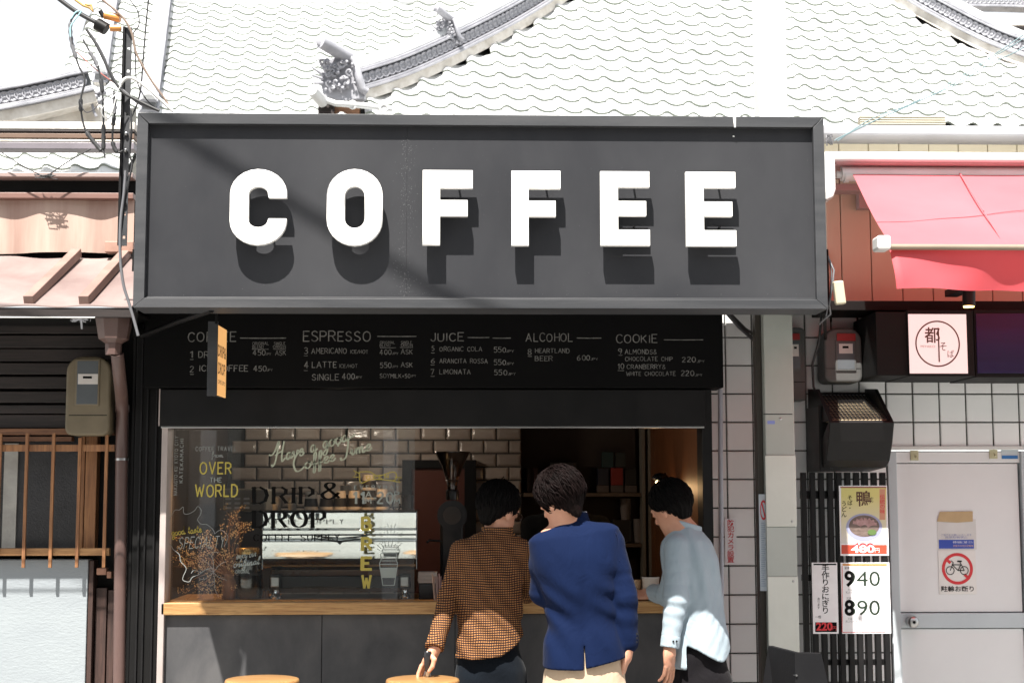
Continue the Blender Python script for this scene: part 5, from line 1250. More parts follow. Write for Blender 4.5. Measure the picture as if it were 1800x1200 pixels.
def hip(root, pts, pl, h0=.02, s=1.0, pitch=.075, discs=True, rows=1, flip=False, plaster=True):
    P = [pl.pt(x, y, h0) for x, y in pts]; P = [Vector(q) for q in smooth([tuple(p) for p in P], 6)] if len(P) > 2 else P
    if len(P) < 4: P = [P[0].lerp(P[1], k/8) for k in range(9)]
    sides, ups = [], []
    for i, p in enumerate(P):
        d = (P[min(i+1, len(P)-1)] - P[max(i-1, 0)]).normalized(); sd_ = d.cross(Vector((0, 0, 1))).normalized()
        if sd_.y > 0: sd_ = -sd_
        up = sd_.cross(d); up = up if up.z > 0 else -up
        sides.append(sd_); ups.append(up)
    def rect(a, b, c, d): return [(a*s, c*s), (b*s, c*s), (b*s, d*s), (a*s, d*s)]
    hcore = .115*rows
    if plaster: sweep(MB(), P, rect(-.10, .10, -.04, .05), sides, ups).build('plaster_course', M['plaster'], root)
    sweep(MB(), P, rect(-.13, .14, .052, .078), sides, ups).build('ledge_tile', M['rooftile2'], root, .004)
    sweep(MB(), P, rect(-.115, .122, .080, .10), sides, ups).build('ledge_tile', M['rooftile2'], root, .004)
    sweep(MB(), P, rect(-.09, .085, .10, .10+hcore), sides, ups).build('ridge_core', ridgecore, root)
    sweep(MB(), P, rect(-.12, .13, .102+hcore, .122+hcore), sides, ups).build('ledge_tile', M['rooftile2'], root, .004)
    sweep(MB(), P, rect(-.10, .112, .124+hcore, .142+hcore), sides, ups).build('ledge_tile', M['rooftile2'], root, .004)
    capp = [(.085*s*math.cos(R(t)), (.142+hcore)*s + .075*s*math.sin(R(t))) for t in range(0, 181, 20)]
    sweep(MB(), P, capp, sides, ups, True).build('ridge_cap', M['rooftile'], root)
    if discs:
        L = [0]
        for i in range(1, len(P)): L.append(L[-1] + (P[i]-P[i-1]).length)
        n = min(int(L[-1]/(pitch*s)), 130)
        me = MB(); me.lathe([(.050, 0), (.050, .02), (.041, .024), (.038, .013), (.018, .011), (.014, .018), (.001, .02)], (0, 0, 0), 12, 'z', caps=False); me = me.mesh('disc_tile')
        me.materials.append(M['rooftile2'])
        for k in range(n):
            t = (k+.5)*pitch*s; i = max(j for j in range(len(L)) if L[j] <= t); i = min(i, len(P)-2); f = (t-L[i])/(L[i+1]-L[i])
            for r_ in range(rows):
                c = P[i].lerp(P[i+1], f) + sides[i]*.086*s + ups[i]*(.157+.112*r_)*s
                mt = Matrix((ups[i].cross(sides[i]), ups[i], sides[i])).transposed().to_4x4()
                linked('disc_tile', me, root, Matrix.Translation(c) @ mt @ Matrix.Scale(s, 4))
    return P, sides, ups

TW, TL = .265, .222
plB = Plane(450, 100, 9.5, 1.5, 39)
rB = thing('left_temple_roof', 'bleached grey tiled temple roof rising behind the left half of the fascia', 'roof', plB.O)
polyB = [(100, 150), (140, 38), (205, -60), (420, -60), (420, 12), (1060, 12), (1060, 240), (100, 240)]
nB = tile_roof(plB, .268, .208, [(108, 150), (143, 38), (170, 4), (1060, 4), (1060, 60), (640, 232), (105, 232)], rB)
roof_bed(plB, [(118, 150), (150, 38), (176, 0), (1060, 0), (1060, 260), (118, 260)], rB)
hip(rB, [(262, 205), (276, 100), (289, 0), (292, -30)], plB, s=.75, discs=False)
hip(rB, [(176, 150), (186, 80), (198, 0), (201, -30)], plB, s=.6, discs=False)
pa, pb = plB.pt(420, 4, .02), plB.pt(1060, 4, .02)
pa, pb = plB.pt(293, 3, .02), plB.pt(1060, 3, .02)
MB().tube([pa, pb], .09, 16).build('top_ridge', M['rooftile'], rB); MB().tube([pa + Vector((0, .05, .13)), pb + Vector((0, .05, .13))], .09, 16).build('top_ridge', M['rooftile'], rB)

plA = Plane(1000, 200, 7.2, 6.7, 44)
rA = thing('main_temple_roof', 'large bleached tiled hip roof with curved disc-patterned ridge behind the fascia', 'roof', plA.O)
nA = tile_roof(plA, .262, .222, [(600, 235), (640, 178), (705, 158), (800, 120), (905, 66), (1012, -8), (1080, -90), (1400, -90), (1546, -8), (1640, 55), (1745, 108), (1830, 132), (1900, 150), (1900, 245)], rA)
roof_bed(plA, [(585, 260), (645, 172), (705, 150), (800, 108), (905, 54), (1012, -16), (1080, -100), (1400, -100), (1560, -18), (1650, 42), (1750, 96), (1840, 122), (1960, 150), (1960, 260)], rA)
P, sd_, up_ = hip(rA, [(628, 174), (705, 148), (800, 104), (905, 48), (1000, -14), (1060, -62)], plA, s=1.0)
P2 = hip(rA, [(1990, 172), (1850, 130), (1752, 95), (1650, 42), (1560, -14), (1480, -70)], plA, s=1.0)
# second, upper disc tier on the hip starting at the second ornament
hip(rA, [(640, 150), (720, 122), (806, 78), (905, 22), (980, -28), (1040, -75)], plA, h0=.06, s=.8, plaster=False)
print('tiles', nA, nB)
# ridge-end ornament
def ornament(cx, cy, k, root, seed):
    o = plA.pt(cx, cy, .25); rr = random.Random(seed); g = 1/FPX*(o.y+7)*k
    to = lambda x, y, d=0: o + Vector(((x-cx)*g, -d, -(y-cy)*g))
    h = MB().cyl(to(cx-32, cy-60, .22), to(cx+14, cy-44, 0), 11*g, 12*g, 18).build('round_tile', M['rooftile2'], root, .006)
    MB().lathe([(8.5*g, 0), (7*g, -.012), (3*g, -.006), (.001, -.012)], to(cx-32, cy-60, .222), 16, 'y').build('crest_disc', M['rooftile2'], root)
    MB().tube([to(cx+2, cy-44), to(cx+22, cy-40, .04), to(cx+30, cy-10, .05), to(cx+36, cy+12, .05), to(cx+44, cy+16, .03)], 7*g, 10).build('arch_band', M['rooftile2'], root)
    m = MB()
    for q in range(24):
        x, y = cx + rr.uniform(-34, 16), cy + rr.uniform(-38, 16); r_ = rr.uniform(3, 8); a0_ = rr.uniform(0, 6); pts = []
        for s_ in range(14):
            a_ = a0_ + s_*.5; rr2 = r_*(1-s_/16); pts.append(to(x + rr2*math.cos(a_), y + rr2*math.sin(a_), .06 + .05*rr.random()*0 + .004*s_))
        m.tube(pts, [2.6*g*(1-s_/24) for s_ in range(14)], 7)
    m.build('carved_scrolls', M['rooftile2'], root)
    m = MB()
    for q in range(16): m.ball(to(cx + rr.uniform(-36, 26), cy + rr.uniform(-34, 20), rr.uniform(.02, .10)), rr.uniform(2.2, 5.2)*g, 6)
    m.build('carved_knobs', M['rooftile2'], root)
    pl = [(cx-30, cy+24), (cx-36, cy-6), (cx-26, cy-38), (cx-4, cy-50), (cx+24, cy-46), (cx+42, cy+4), (cx+40, cy+26), (cx+4, cy+32)]
    MB().prism([(to(x, y).x, to(x, y).z) for x, y in pl][::-1], o.y-.02, o.y+.12).build('crest_plate', M['rooftile2'], root, .008)
    m = MB()
    for sgn in (0, 1, 2): m.tube([to(cx-30, cy-12+sgn*7, .05), to(cx-44, cy-20+sgn*12, .09), to(cx-52, cy-26+sgn*15, .1)], [3*g, 2.2*g, .8*g], 6)
    m.build('carved_leaf_tips', M['rooftile2'], root)
orn = thing('ridge_end_ornament', 'carved grey demon tile ornament with round crest at the lower ridge end', 'roof ornament', plA.pt(600, 150, .2))
ornament(600, 147, 1.05, orn, 3)
orn2 = thing('ridge_end_ornament', 'smaller carved crest tile partway up the curved ridge', 'roof ornament', plA.pt(790, 65, .3))
ornament(786, 62, .62, orn2, 8)
# corner eaves under the ornament
ev = thing('corner_eaves', 'corner eaves tiles with round ends over orange brown timber below the ornament', 'eaves', plA.pt(600, 190, 0))
Ye = plA.pt(600, 190, 0).y - .2
MB().cyl(at(548, 158, Ye-.2), at(568, 180, Ye), .055, n=16).build('round_eave_tile', M['rooftile'], ev, .005)
MB().tube([at(560, 172, Ye), at(590, 182, Ye-.05), at(615, 184, Ye-.05), at(640, 186, Ye), at(690, 192, Ye)], .028, 10).build('eave_edge_tile', M['rooftile'], ev)
for x in (620, 675): MB().lathe([(.042, 0), (.042, -.02), (.03, -.024), (.028, -.014), (.001, -.016)], at(x, 185 + (x-620)*.12, Ye-.03), 14, 'y').build('eave_disc', M['rooftile'], ev)
MB().box(at(588, 190, Ye+.1).x, at(632, 190, Ye+.1).x, Ye+.1, Ye+.3, at(600, 260, Ye+.1).z, at(600, 188, Ye+.1).z).build('eave_timber', pbr('orange_brown_timber', (.42, .20, .09), (.16, .09, .06), 5, .7), ev, .003)
MB().box(at(562, 190, Ye+.2).x, at(590, 190, Ye+.2).x, Ye+.05, Ye+.3, at(600, 260, Ye+.1).z, at(600, 172, Ye+.1).z).build('eave_shadow_board', M['darkwood'], ev, .003)

# far left lower roof and its ridge
plC = Plane(100, 300, 6.8, -2, 40)
rC = thing('lower_temple_roof', 'strip of wavy bleached tiles seen between the beams and the copper sheet', 'roof', plC.O)
nC = tile_roof(plC, .262, .225, [(-260, 200), (232, 200), (232, 350), (-260, 350)], rC); roof_bed(plC, [(-260, 190), (240, 190), (240, 360), (-260, 360)], rC)
rD = thing('side_ridge', 'sloping grey ridge with a row of round end tiles at the upper left', 'roof', at(80, 190, 6.3))
class FakeP:
    def pt(s, x, y, h=0): return at(x, y, 6.2 + (x-80)*.0012)
hip(rD, [(-160, 236), (-40, 218), (60, 200), (168, 176)], FakeP(), s=1.05, pitch=.064)
Yd = 6.35
m = MB(); q = [(-160, 200), (172, 170), (196, 190), (200, 222), (-160, 236)]
MB().prism([(at(x, y, Yd).x, at(x, y, Yd).z) for x, y in [(-160, 232), (172, 178), (180, 200), (178, 218), (-160, 270)]][::-1], Yd, Yd+.2).build('gable_plaster', M['plaster'], rD, .01)
o = at(172, 175, Yd); g = 1/FPX*(Yd+7); m = MB(); rr = random.Random(2)
for q in range(12): m.ball(o + Vector((rr.uniform(-6, 14)*g, -.05-rr.random()*.06, rr.uniform(-24, 20)*g)), rr.uniform(2.5, 6)*g, 6)
m.tube([o + Vector((-4*g, -.1, 14*g)), o + Vector((-8*g, -.1, 0)), o + Vector((-2*g, -.1, -26*g)), o + Vector((3*g, -.1, -36*g))], 2.6*g, 8); m.build('end_ornament', M['rooftile2'], rD)
# far upper right ridges
rE = thing('far_ridge', 'stacked far ridges with perforated disc courses at the upper right corner', 'roof', at(1750, 30, 12))
class FarP:
    def __init__(s, Y): s.Y = Y
    def pt(s, x, y, h=0): return at(x, y, s.Y)
hip(rE, [(1690, 22), (1760, 23), (1830, 25), (2000, 29)], FarP(12), s=.85, pitch=.07, plaster=False)
hip(rE, [(1650, 0), (1740, 2), (1830, 4), (2000, 8)], FarP(12.4), s=.85, pitch=.07, plaster=False)
MB().box(at(1750, 50, 12.3).x, at(2060, 50, 12.3).x, 12.3, 12.6, at(1800, 120, 12.3).z, at(1800, 30, 12.3).z).build('far_wall', M['plaster'], rE)
MB().box(at(1765, 50, 11.8).x, at(2060, 50, 11.8).x, 11.8, 12.2, at(1800, 49, 11.8).z, at(1800, 45, 11.8).z).build('far_eave', M['darkwood'], rE)

# ------------------------------------------------------------------ inside the hatch
zct = zc                                         # top of the counter
def on_counter(px, Y): p = at(px, 1050, Y); return Vector((p.x, Y, zct))
Ym = .20
mach = thing('espresso_machine', 'polished steel espresso machine with mirrored back panel on the counter', 'coffee machine', on_counter(600, Ym+.3))
kx = lambda px, Y=Ym: at(px, 950, Y).x
kz = lambda py, Y=Ym: at(600, py, Y).z
mx0, mx1 = kx(463), kx(732)
# folded back sheet: upper strip, two ribs, big curved lower sheet
prof = [(0.02, kz(899)), (-.034, kz(900.5)), (-.030, kz(912)), (-.018, kz(928)), (-.036, kz(931)), (-.032, kz(938)), (-.037, kz(940)), (-.033, kz(946))]
for k in range(14): t_ = k/13; prof.append((-.050 + .034*t_**1.7, kz(948+47*t_)))
prof += [(-.004, kz(997)), (.10, kz(1003)), (.12, kz(899))]
o = MB().prismx([(Ym+y, z) for y, z in prof], mx0, mx1).build('back_panel', M['steel'], mach, .0015)
for px in (461, 731): MB().box(kx(px), kx(px+3.5), Ym-.03, Ym+.15, kz(1000), kz(897)).build('corner_post', M['steel'], mach, .003)
MB().box(mx0+.005, mx1-.005, Ym+.12, Ym+.5, kz(1000), kz(900)).build('body', M['steelrough'], mach, .01)
MB().box(mx0+.0, mx1+.0, Ym+.02, Ym+.5, kz(899), kz(896.5)).build('cup_tray', M['machineblack'], mach, .003)
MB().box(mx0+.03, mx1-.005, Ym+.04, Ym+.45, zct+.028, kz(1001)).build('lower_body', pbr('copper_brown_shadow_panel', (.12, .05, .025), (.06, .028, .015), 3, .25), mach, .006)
MB().box(mx0+.06, mx1-.06, Ym+.0, Ym+.038, zct+.05, kz(1012)).build('logo_panel', M['machineblack'], mach, .004)
ptxt('panel_lettering', 'WWW.DRPDRP.COM', 570, 1033, 5.5, Ym-.002, plain('dim_bronze_lettering', (.10, .07, .05), .4), mach, wpx=110)
for px in (486, 712):
    X = kx(px); MB().box(X-.028, X+.028, Ym-.035, Ym+.06, zct+.045, kz(1008)).build('leg_block', M['machineblack'], mach, .008)
    MB().box(X-.02, X+.02, Ym-.046, Ym-.034, kz(1030), kz(1013)).build('leg_plate', M['steelrough'], mach, .004)
    MB().lathe([(.030, 0), (.030, .012), (.02, .02), (.018, .045)], (X, Ym+.0, zct+.001), 18).build('foot', M['steel'], mach)
    MB().ball((X, Ym-.045, kz(1047)), .012, 8).build('foot_knob', M['steel'], mach)
m = MB()
wx = kx(599); wz = kz(949)
for s_ in (-1, 1): m.prism([(wx, wz), (wx+s_*.125, wz+.013), (wx+s_*.125, wz+.010), (wx+s_*.012, wz-.008), (wx, wz-.020)][::s_], Ym-.058, Ym-.052)
m.build('wing_badge', M['machineblack'], mach)
MB().lathe([(.001, 0), (.036, .003), (.060, .018), (.062, .020), (.060, .021), (.001, .012)], (0, 0, 0), 20) 
# paper cups and glasses on the machine
cupw = plain('cup_white', (.55, .50, .46), .55); cupk = plain('cup_black', (.02, .018, .018), .5)
ztop_ = kz(896.2)
def paper_cup(label, px, Y, r, h, black=True, n=1, z=ztop_):
    t_ = thing('paper_cup', label, 'paper cup', Vector((kx(px, Y), Y, z)), group='upturned paper cups on the machine')
    c = Vector((kx(px, Y), Y, z))
    MB().lathe([(r, 0), (r*1.04, .003), (r, .008), (r*.8, h)], c, 18).build('cup_wall', cupw, t_)
    MB().lathe([(r*.99+.001, .016), (r*.8+.0035, h*.62)], c, 18, caps=False).build('cup_sleeve', cupk, t_)
    return t_
rr = random.Random(6)
for k, (px, Y, h, wd) in enumerate(((546, .45, .088, 'first'), (573, .45, .09, 'second'), (597, .45, .092, 'third'), (622, .45, .092, 'fourth'), (672, .46, .10, 'fifth'))):
    paper_cup(f'{wd} upturned black banded paper cup from the left on the machine', px, Y, .034, h)
for k, (px, wd) in enumerate(((607, 'left'), (633, 'right'))): paper_cup(f'{wd} paper cup in the back row on the machine top', px, .60, .033, .118)
t_ = thing('cup_tower', 'tall tower of three stacked black banded cups on the machine', 'paper cups', Vector((kx(648, .45), .45, ztop_)))
for k in range(3):
    c = Vector((kx(648, .45), .45, ztop_ + k*.048)); cw_ = MB().lathe([(.036, 0), (.037, .003), (.029, .075)], c, 18).build('cup', cupw, t_); MB().lathe([(.0365, .012), (.0325, .045)], c, 18, caps=False).build('cup_sleeve', cupk, cw_)
for k, (px, wd) in enumerate(((486, 'left'), (513, 'right'))):
    c = Vector((kx(px, .42), .42, ztop_)); g_ = MB()
    g_.lathe([(.020, 0), (.021, .002), (.024, .062), (.022, .062), (.018, .004)], c, 16, caps=False)
    tag(g_.build('glass_tumbler', plain('milky_ribbed_glass', (.30, .27, .24), .15), bevel=0), f'{wd} ribbed glass tumbler under the DRIP lettering', 'glass', 'glasses on the machine')
c = Vector((kx(696, .45), .45, ztop_)); tag(MB().lathe([(.016, 0), (.024, .015), (.020, .035), (.012, .05)], c, 14).build('glass_jug', M['clearglass']), 'little round glass jug at the right of the cup row', 'jug')
c = Vector((kx(716, .5), .5, ztop_)); tag(MB().lathe([(.030, 0), (.030, .055), (.034, .07)], c, 16).build('knock_box', M['machineblack']), 'small black container at the right end of the machine top', 'box')
# grinder
Yg = .55
gr_ = thing('coffee_grinder', 'black coffee grinder with a clear conical bean hopper', 'coffee grinder', Vector((at(795, 900, Yg).x, Yg, zct)))
gx = at(795, 900, Yg).x; gz = lambda py: at(795, py, Yg).z
MB().lathe([(.024, gz(862)), (.026, gz(850)), (.052, gz(820)), (.086, gz(796)), (.090, gz(794)), (.086, gz(794)), (.05, gz(820)), (.020, gz(860))], (gx, Yg, 0), 28, caps=False).build('bean_hopper', M['hopper'], gr_)
MB().lathe([(.018, gz(858)), (.034, gz(843)), (.001, gz(841))], (gx, Yg, 0), 20).build('coffee_beans', pbr('coffee_beans', (.06, .025, .012), (.02, .01, .006), 60, .4, .1, .8, 120), gr_)
MB().lathe([(.032, gz(878)), (.033, gz(864)), (.028, gz(860))], (gx, Yg, 0), 20).build('hopper_collar', M['machineblack'], gr_)
MB().cyl((gx, Yg-.07, gz(905)), (gx, Yg+.1, gz(905)), .074, n=28).build('burr_housing', M['machineblack'], gr_, .01, seg=3)
MB().cyl((gx, Yg-.078, gz(905)), (gx, Yg-.069, gz(905)), .045, n=24).build('adjustment_dial', plain('dark_dial', (.03, .025, .022), .3), gr_, .003)
MB().box(gx-.06, gx+.06, Yg-.04, Yg+.12, zct+.002, gz(918)).build('grinder_body', M['machineblack'], gr_, .015, seg=3)
MB().tube([(gx-.05, Yg-.06, gz(950)), (gx-.11, Yg-.08, gz(948)), (gx-.125, Yg-.08, gz(952))], .006, 6).build('dosing_lever', M['machineblack'], gr_)
# cupped napkins and straws at the machine's side
t_ = thing('napkin_holder', 'stack of white paper napkins in a holder right of the machine', 'napkins', on_counter(753, .16))
for k in range(8): MB().box(at(735+rr.uniform(-.8, .8), 1000, .15).x, at(768+rr.uniform(-.8, .8), 1000, .15).x, .15, .26, at(750, 1024-k*2.4, .15).z, at(750, 1022.2-k*2.4, .15).z).build('napkin', cupw, t_, .001)
MB().box(at(736, 1000, .15).x, at(767, 1000, .15).x, .152, .27, zct, at(750, 1026, .15).z).build('holder', M['machineblack'], t_, .004)
t_ = thing('straw_bundle', 'bundle of paper wrapped straws hanging over the counter edge', 'straws', on_counter(768, .09))
for k in range(6): MB().cyl(at(760+k*3, 1010+rr.uniform(-3, 4), .1+.006*k), at(764+k*2.2+rr.uniform(-2, 2), 1056, .08), .0032, n=8).build('straw', plain('straw_paper%d' % k, (.42-.02*k, .30-.015*k, .24), .7), t_)
# white machine in the back left with louvres
t_ = thing('coffee_roaster_cabinet', 'cream sheet metal cabinet with louvre slots behind the dried flowers', 'cabinet', Vector((at(430, 900, 1.2).x, 1.2, .05)))
cb = plain('cream_cabinet', (.22, .20, .165), .4)
MB().pbox(392, 858, 468, 898, 1.2, .4).build('cabinet_top', cb, t_, .01)
MB().pbox(400, 899.5, 462, 1120, 1.24, .36).build('cabinet_base', plain('dark_cabinet', (.05, .045, .042), .4), t_, .006)
for i in range(3):
    for j in range(3): MB().pbox(396+i*13+i*3, 874+j*8, 406+i*13+i*3, 878+j*8, 1.19, .02).build('louvre', M['steelrough'], t_, .002)
MB().tube([at(440, 898, 1.3), at(452, 935, 1.3), at(458, 1000, 1.3)], .02, 8).build('pipe', M['steelrough'], t_)
# glass jar and dried flowers on the counter
Yj = .22
cj = on_counter(434, Yj); jz = lambda py: at(434, py, Yj).z
t_ = thing('glass_jar', 'large lidded glass jar half filled with dark coffee on the counter', 'jar', cj)
rj = 27/FPX*(Yj+7)
MB().lathe([(rj*.92, .002), (rj, .015), (rj, jz(990)-zct), (rj*.9, jz(979)-zct), (rj*.68, jz(972)-zct), (rj*.68, jz(966)-zct)], cj, 28, caps=False).build('jar_glass', M['clearglass'], t_)
MB().lathe([(rj*.88, .006), (rj*.93, .02), (rj*.93, jz(1010)-zct), (.001, jz(1010)-zct)], cj, 28).build('jar_contents', pbr('dark_coffee', (.07, .04, .022), (.035, .02, .012), 8, .2), t_)
MB().lathe([(rj*.74, jz(973)-zct), (rj*.76, jz(969)-zct), (rj*.76, jz(964)-zct), (rj*.7, jz(962)-zct), (.001, jz(962)-zct)], cj, 28).build('jar_lid', pbr('gold_lid', (.55, .38, .16), (.42, .28, .12), 5, .3, metal=.8), t_)
Yf = .17
cf = on_counter(402, Yf)
fl_ = thing('dried_flowers', 'dry golden baby breath twigs in a twine wrapped vase by the window', 'dried flowers', cf)
MB().lathe([(.030, .002), (.034, .03), (.034, .08), (.022, .105), (.022, .12)], cf, 18).build('vase', pbr('twine_wrapped_vase', (.30, .15, .09), (.18, .09, .05), 4, .8, .05, .8, 100, stretch=(1, 1, 12)), fl_)
rr = random.Random(14); stem = MB(); bud = MB(); nb_ = 0
tips = []
topz = cf + Vector((0, 0, .11))
for k in range(46):
    if k < 8: tx, ty = rr.choice(((405, 905), (425, 918), (385, 925), (375, 905), (395, 945), (430, 930), (365, 945), (418, 900)))
    else: tx, ty = 300 + 130*rr.random(), 915 + 140*rr.random()
    tip = at(tx, ty, Yf + rr.uniform(-.06, .10)); mid = topz.lerp(tip, .5) + Vector((rr.uniform(-.03, .03), 0, rr.uniform(0, .05)))
    stem.tube([topz + Vector((rr.uniform(-.01, .01), 0, -.05)), topz, mid, tip], [.0015, .0015, .0012, .0006], 5)
    for b_ in range(rr.randint(3, 6)):
        q = mid.lerp(tip, rr.uniform(.3, 1)); e_ = q + Vector((rr.uniform(-.035, .035), rr.uniform(-.02, .02), rr.uniform(-.01, .04)))
        stem.tube([q, e_], [.0009, .0005], 4)
        for c_ in range(rr.randint(4, 8)):
            bud.ball(e_ + Vector((rr.gauss(0, .010), rr.gauss(0, .008), rr.gauss(0, .009))), rr.uniform(.0016, .0034), 3)
stem.build('twigs', pbr('dry_twig', (.34, .16, .07), (.22, .10, .045), 8, .7), fl_)
b_ = bud.build('flower_buds', pbr('dry_golden_buds', (.85, .62, .32), (.62, .40, .18), 20, .7), fl_); b_['kind'] = 'stuff'
# amber beads / small bottles near the machine leg
for k, px in enumerate((464, 470)):
    tag(MB().lathe([(.008, 0), (.010, .01), (.009, .03), (.004, .036)], on_counter(px, .28+.03*k), 12).build('tiny_bottle', plain('amber_glass', (.45, .16, .03), .1)), ['small amber bottle nearer the jar', 'small amber bottle nearer the machine foot'][k], 'bottle', 'tiny amber bottles')
# shelf goods
def shelfbox(name, label, rect, c, Y=YB+.08, group=None, white=True):
    t_ = thing('coffee_box', label, 'box', at((rect[0]+rect[2])/2, rect[3], Y), group=group); mid_ = rect[1] + (rect[3]-rect[1])*.70
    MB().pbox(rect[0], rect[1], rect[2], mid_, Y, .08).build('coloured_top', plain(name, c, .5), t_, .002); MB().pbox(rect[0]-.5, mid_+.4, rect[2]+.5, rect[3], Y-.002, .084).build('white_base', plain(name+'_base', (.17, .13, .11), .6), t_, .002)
shelfbox('navy_box', 'navy topped coffee box on the upper shelf, left of the red one', (1051, 823, 1070, 865), (.012, .014, .03)); shelfbox('red_box', 'red topped coffee box in the middle of the upper shelf', (1074, 822, 1095, 865), (.34, .018, .012)); shelfbox('black_box', 'black topped coffee box on the upper shelf, right of the red one', (1099, 824, 1119, 865), (.012, .01, .01))
tag(MB().pbox(1059, 794, 1078, 821, YB+.09, .07).build('coffee_box', plain('teal_box', (.012, .05, .05), .5), bevel=.002), 'dark teal coffee box stacked on the upper shelf', 'box'); tag(MB().pbox(1082, 795, 1100, 821, YB+.09, .07).build('coffee_box', plain('green_black_box', (.02, .028, .026), .5), bevel=.002), 'greenish black coffee box stacked beside the teal one', 'box')
for k, (x0, x1, y1, y0, lab) in enumerate(((1090, 1110, 913, 876, 'white cup sleeve standing on the black box'), (1114, 1132, 953, 912, 'white cup sleeve standing right of the black box'))):
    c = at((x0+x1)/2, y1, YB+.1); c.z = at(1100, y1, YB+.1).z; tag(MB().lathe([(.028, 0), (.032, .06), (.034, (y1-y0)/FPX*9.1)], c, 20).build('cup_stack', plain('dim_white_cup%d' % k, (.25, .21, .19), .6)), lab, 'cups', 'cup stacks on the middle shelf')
tag(MB().pbox(1077, 913, 1110, 953, YB+.08, .1).build('storage_box', plain('black_storage', (.015, .013, .013), .5), bevel=.002), 'black storage box on the middle shelf', 'box')
tag(MB().pbox(968, 812, 1014, 864, YB+.12, .1).build('storage_box', plain('black_storage2', (.012, .011, .011), .5), bevel=.002), 'black equipment on the upper shelf behind the hair of the man in blue', 'box')
for k, px in enumerate((930, 942)): tag(MB().pbox(px-4, 822, px+3, 864, YB+.1, .1).build('recipe_book', plain('dark_book%d' % k, (.05+.03*k, .035, .028), .6), bevel=.001), ['leftmost dark book on the upper shelf', 'second dark book from the left on the upper shelf'][k], 'book', 'books on the upper shelf')
# desk lamp with lit bulb
lp = thing('desk_lamp', 'black dome desk lamp with a lit bulb by the plywood column', 'lamp', Vector((at(1160, 850, .8).x, .8, zct)))
cL = at(1161, 848, .8); rot = Matrix.Translation(cL) @ Matrix.Rotation(R(28), 4, 'Y')
dome = MB(); dome.lathe([(.052*math.cos(R(a_)), .052*math.sin(R(a_))) for a_ in range(0, 91, 10)], (0, 0, 0), 24, caps=False); dome.v = [tuple(rot @ Vector(v)) for v in dome.v]
d_ = dome.build('lamp_shade', M['machineblack'], lp); d_.modifiers.new('thickness', 'SOLIDIFY').thickness = .003
q = rot @ Vector((0, 0, -.004)); MB().ball(q, .026, 10, (1, 1, .8)).build('bulb', emit('warm_bulb', (1, .66, .28), 4), lp)
MB().tube([rot @ Vector((0, 0, .052)), at(1172, 850, .9), Vector((at(1185, 900, .9).x, .9, 1.4)), Vector((at(1180, 1000, .85).x, .85, zct+.01))], .006, 8).build('lamp_arm', M['machineblack'], lp)
pl_ = bpy.data.lights.new('desk_lamp_light', 'POINT'); pl_.energy = .35; pl_.color = (1, .62, .3); pl_.shadow_soft_size = .03; po_ = bpy.data.objects.new('desk_lamp_light', pl_); col.objects.link(po_); po_.location = rot @ Vector((-.01, 0, -.04))
# strip of warm lamps behind the head of the window
for k, px in enumerate((345, 630)):
    c = at(px, 752, .16) + Vector((0, 0, .02)); t_ = thing('window_downlight', ['warm downlight at the window head over the flowers', 'warm downlight at the window head above OPEN'][k], 'lamp', c)
    MB().cyl(c + Vector((0, 0, .0)), c + Vector((0, 0, .05)), .026, n=18).build('lamp_can', M['machineblack'], t_); MB().cyl(c - Vector((0, 0, .004)), c - Vector((0, 0, .0005)), .021, n=18).build('lamp_face', emit('warm_face%d' % k, (1, .6, .25), 6), t_)
    sl = bpy.data.lights.new('window_downlight_beam', 'SPOT'); sl.energy = [12, 6][k]; sl.color = (1, .55, .22); sl.spot_size = R(95); sl.spot_blend = .8; sl.shadow_soft_size = .02; s2 = bpy.data.objects.new('window_downlight_beam', sl); col.objects.link(s2); s2.location = c - Vector((0, 0, .015)); s2.rotation_euler = (R(12), R(-8), 0)
# unseen fill lamp added above the window head to brighten the glazed tiles
cP = at(600, 700, 1.25); t_ = thing('fill_lamp', 'unseen warm fill lamp added behind the window head to brighten the tiles', 'lamp', cP)
sh_ = MB(); sh_.lathe([(.02, .10), (.05, .08), (.12, .0)], cP, 24, caps=False); sh_.build('lamp_shade', M['machineblack'], t_); MB().ball(cP + Vector((0, 0, .02)), .032, 8).build('bulb', emit('fill_bulb', (1, .78, .55), 5), t_); MB().tube([cP + Vector((0, 0, .1)), Vector((cP.x, cP.y, 2.6))], .004, 6).build('flex', M['cable'], t_)
pp_ = bpy.data.lights.new('fill_light', 'POINT'); pp_.energy = 3.6; pp_.color = (1, .86, .72); pp_.shadow_soft_size = .06; p2_ = bpy.data.objects.new('fill_light', pp_); col.objects.link(p2_); p2_.location = cP - Vector((0, 0, .03))
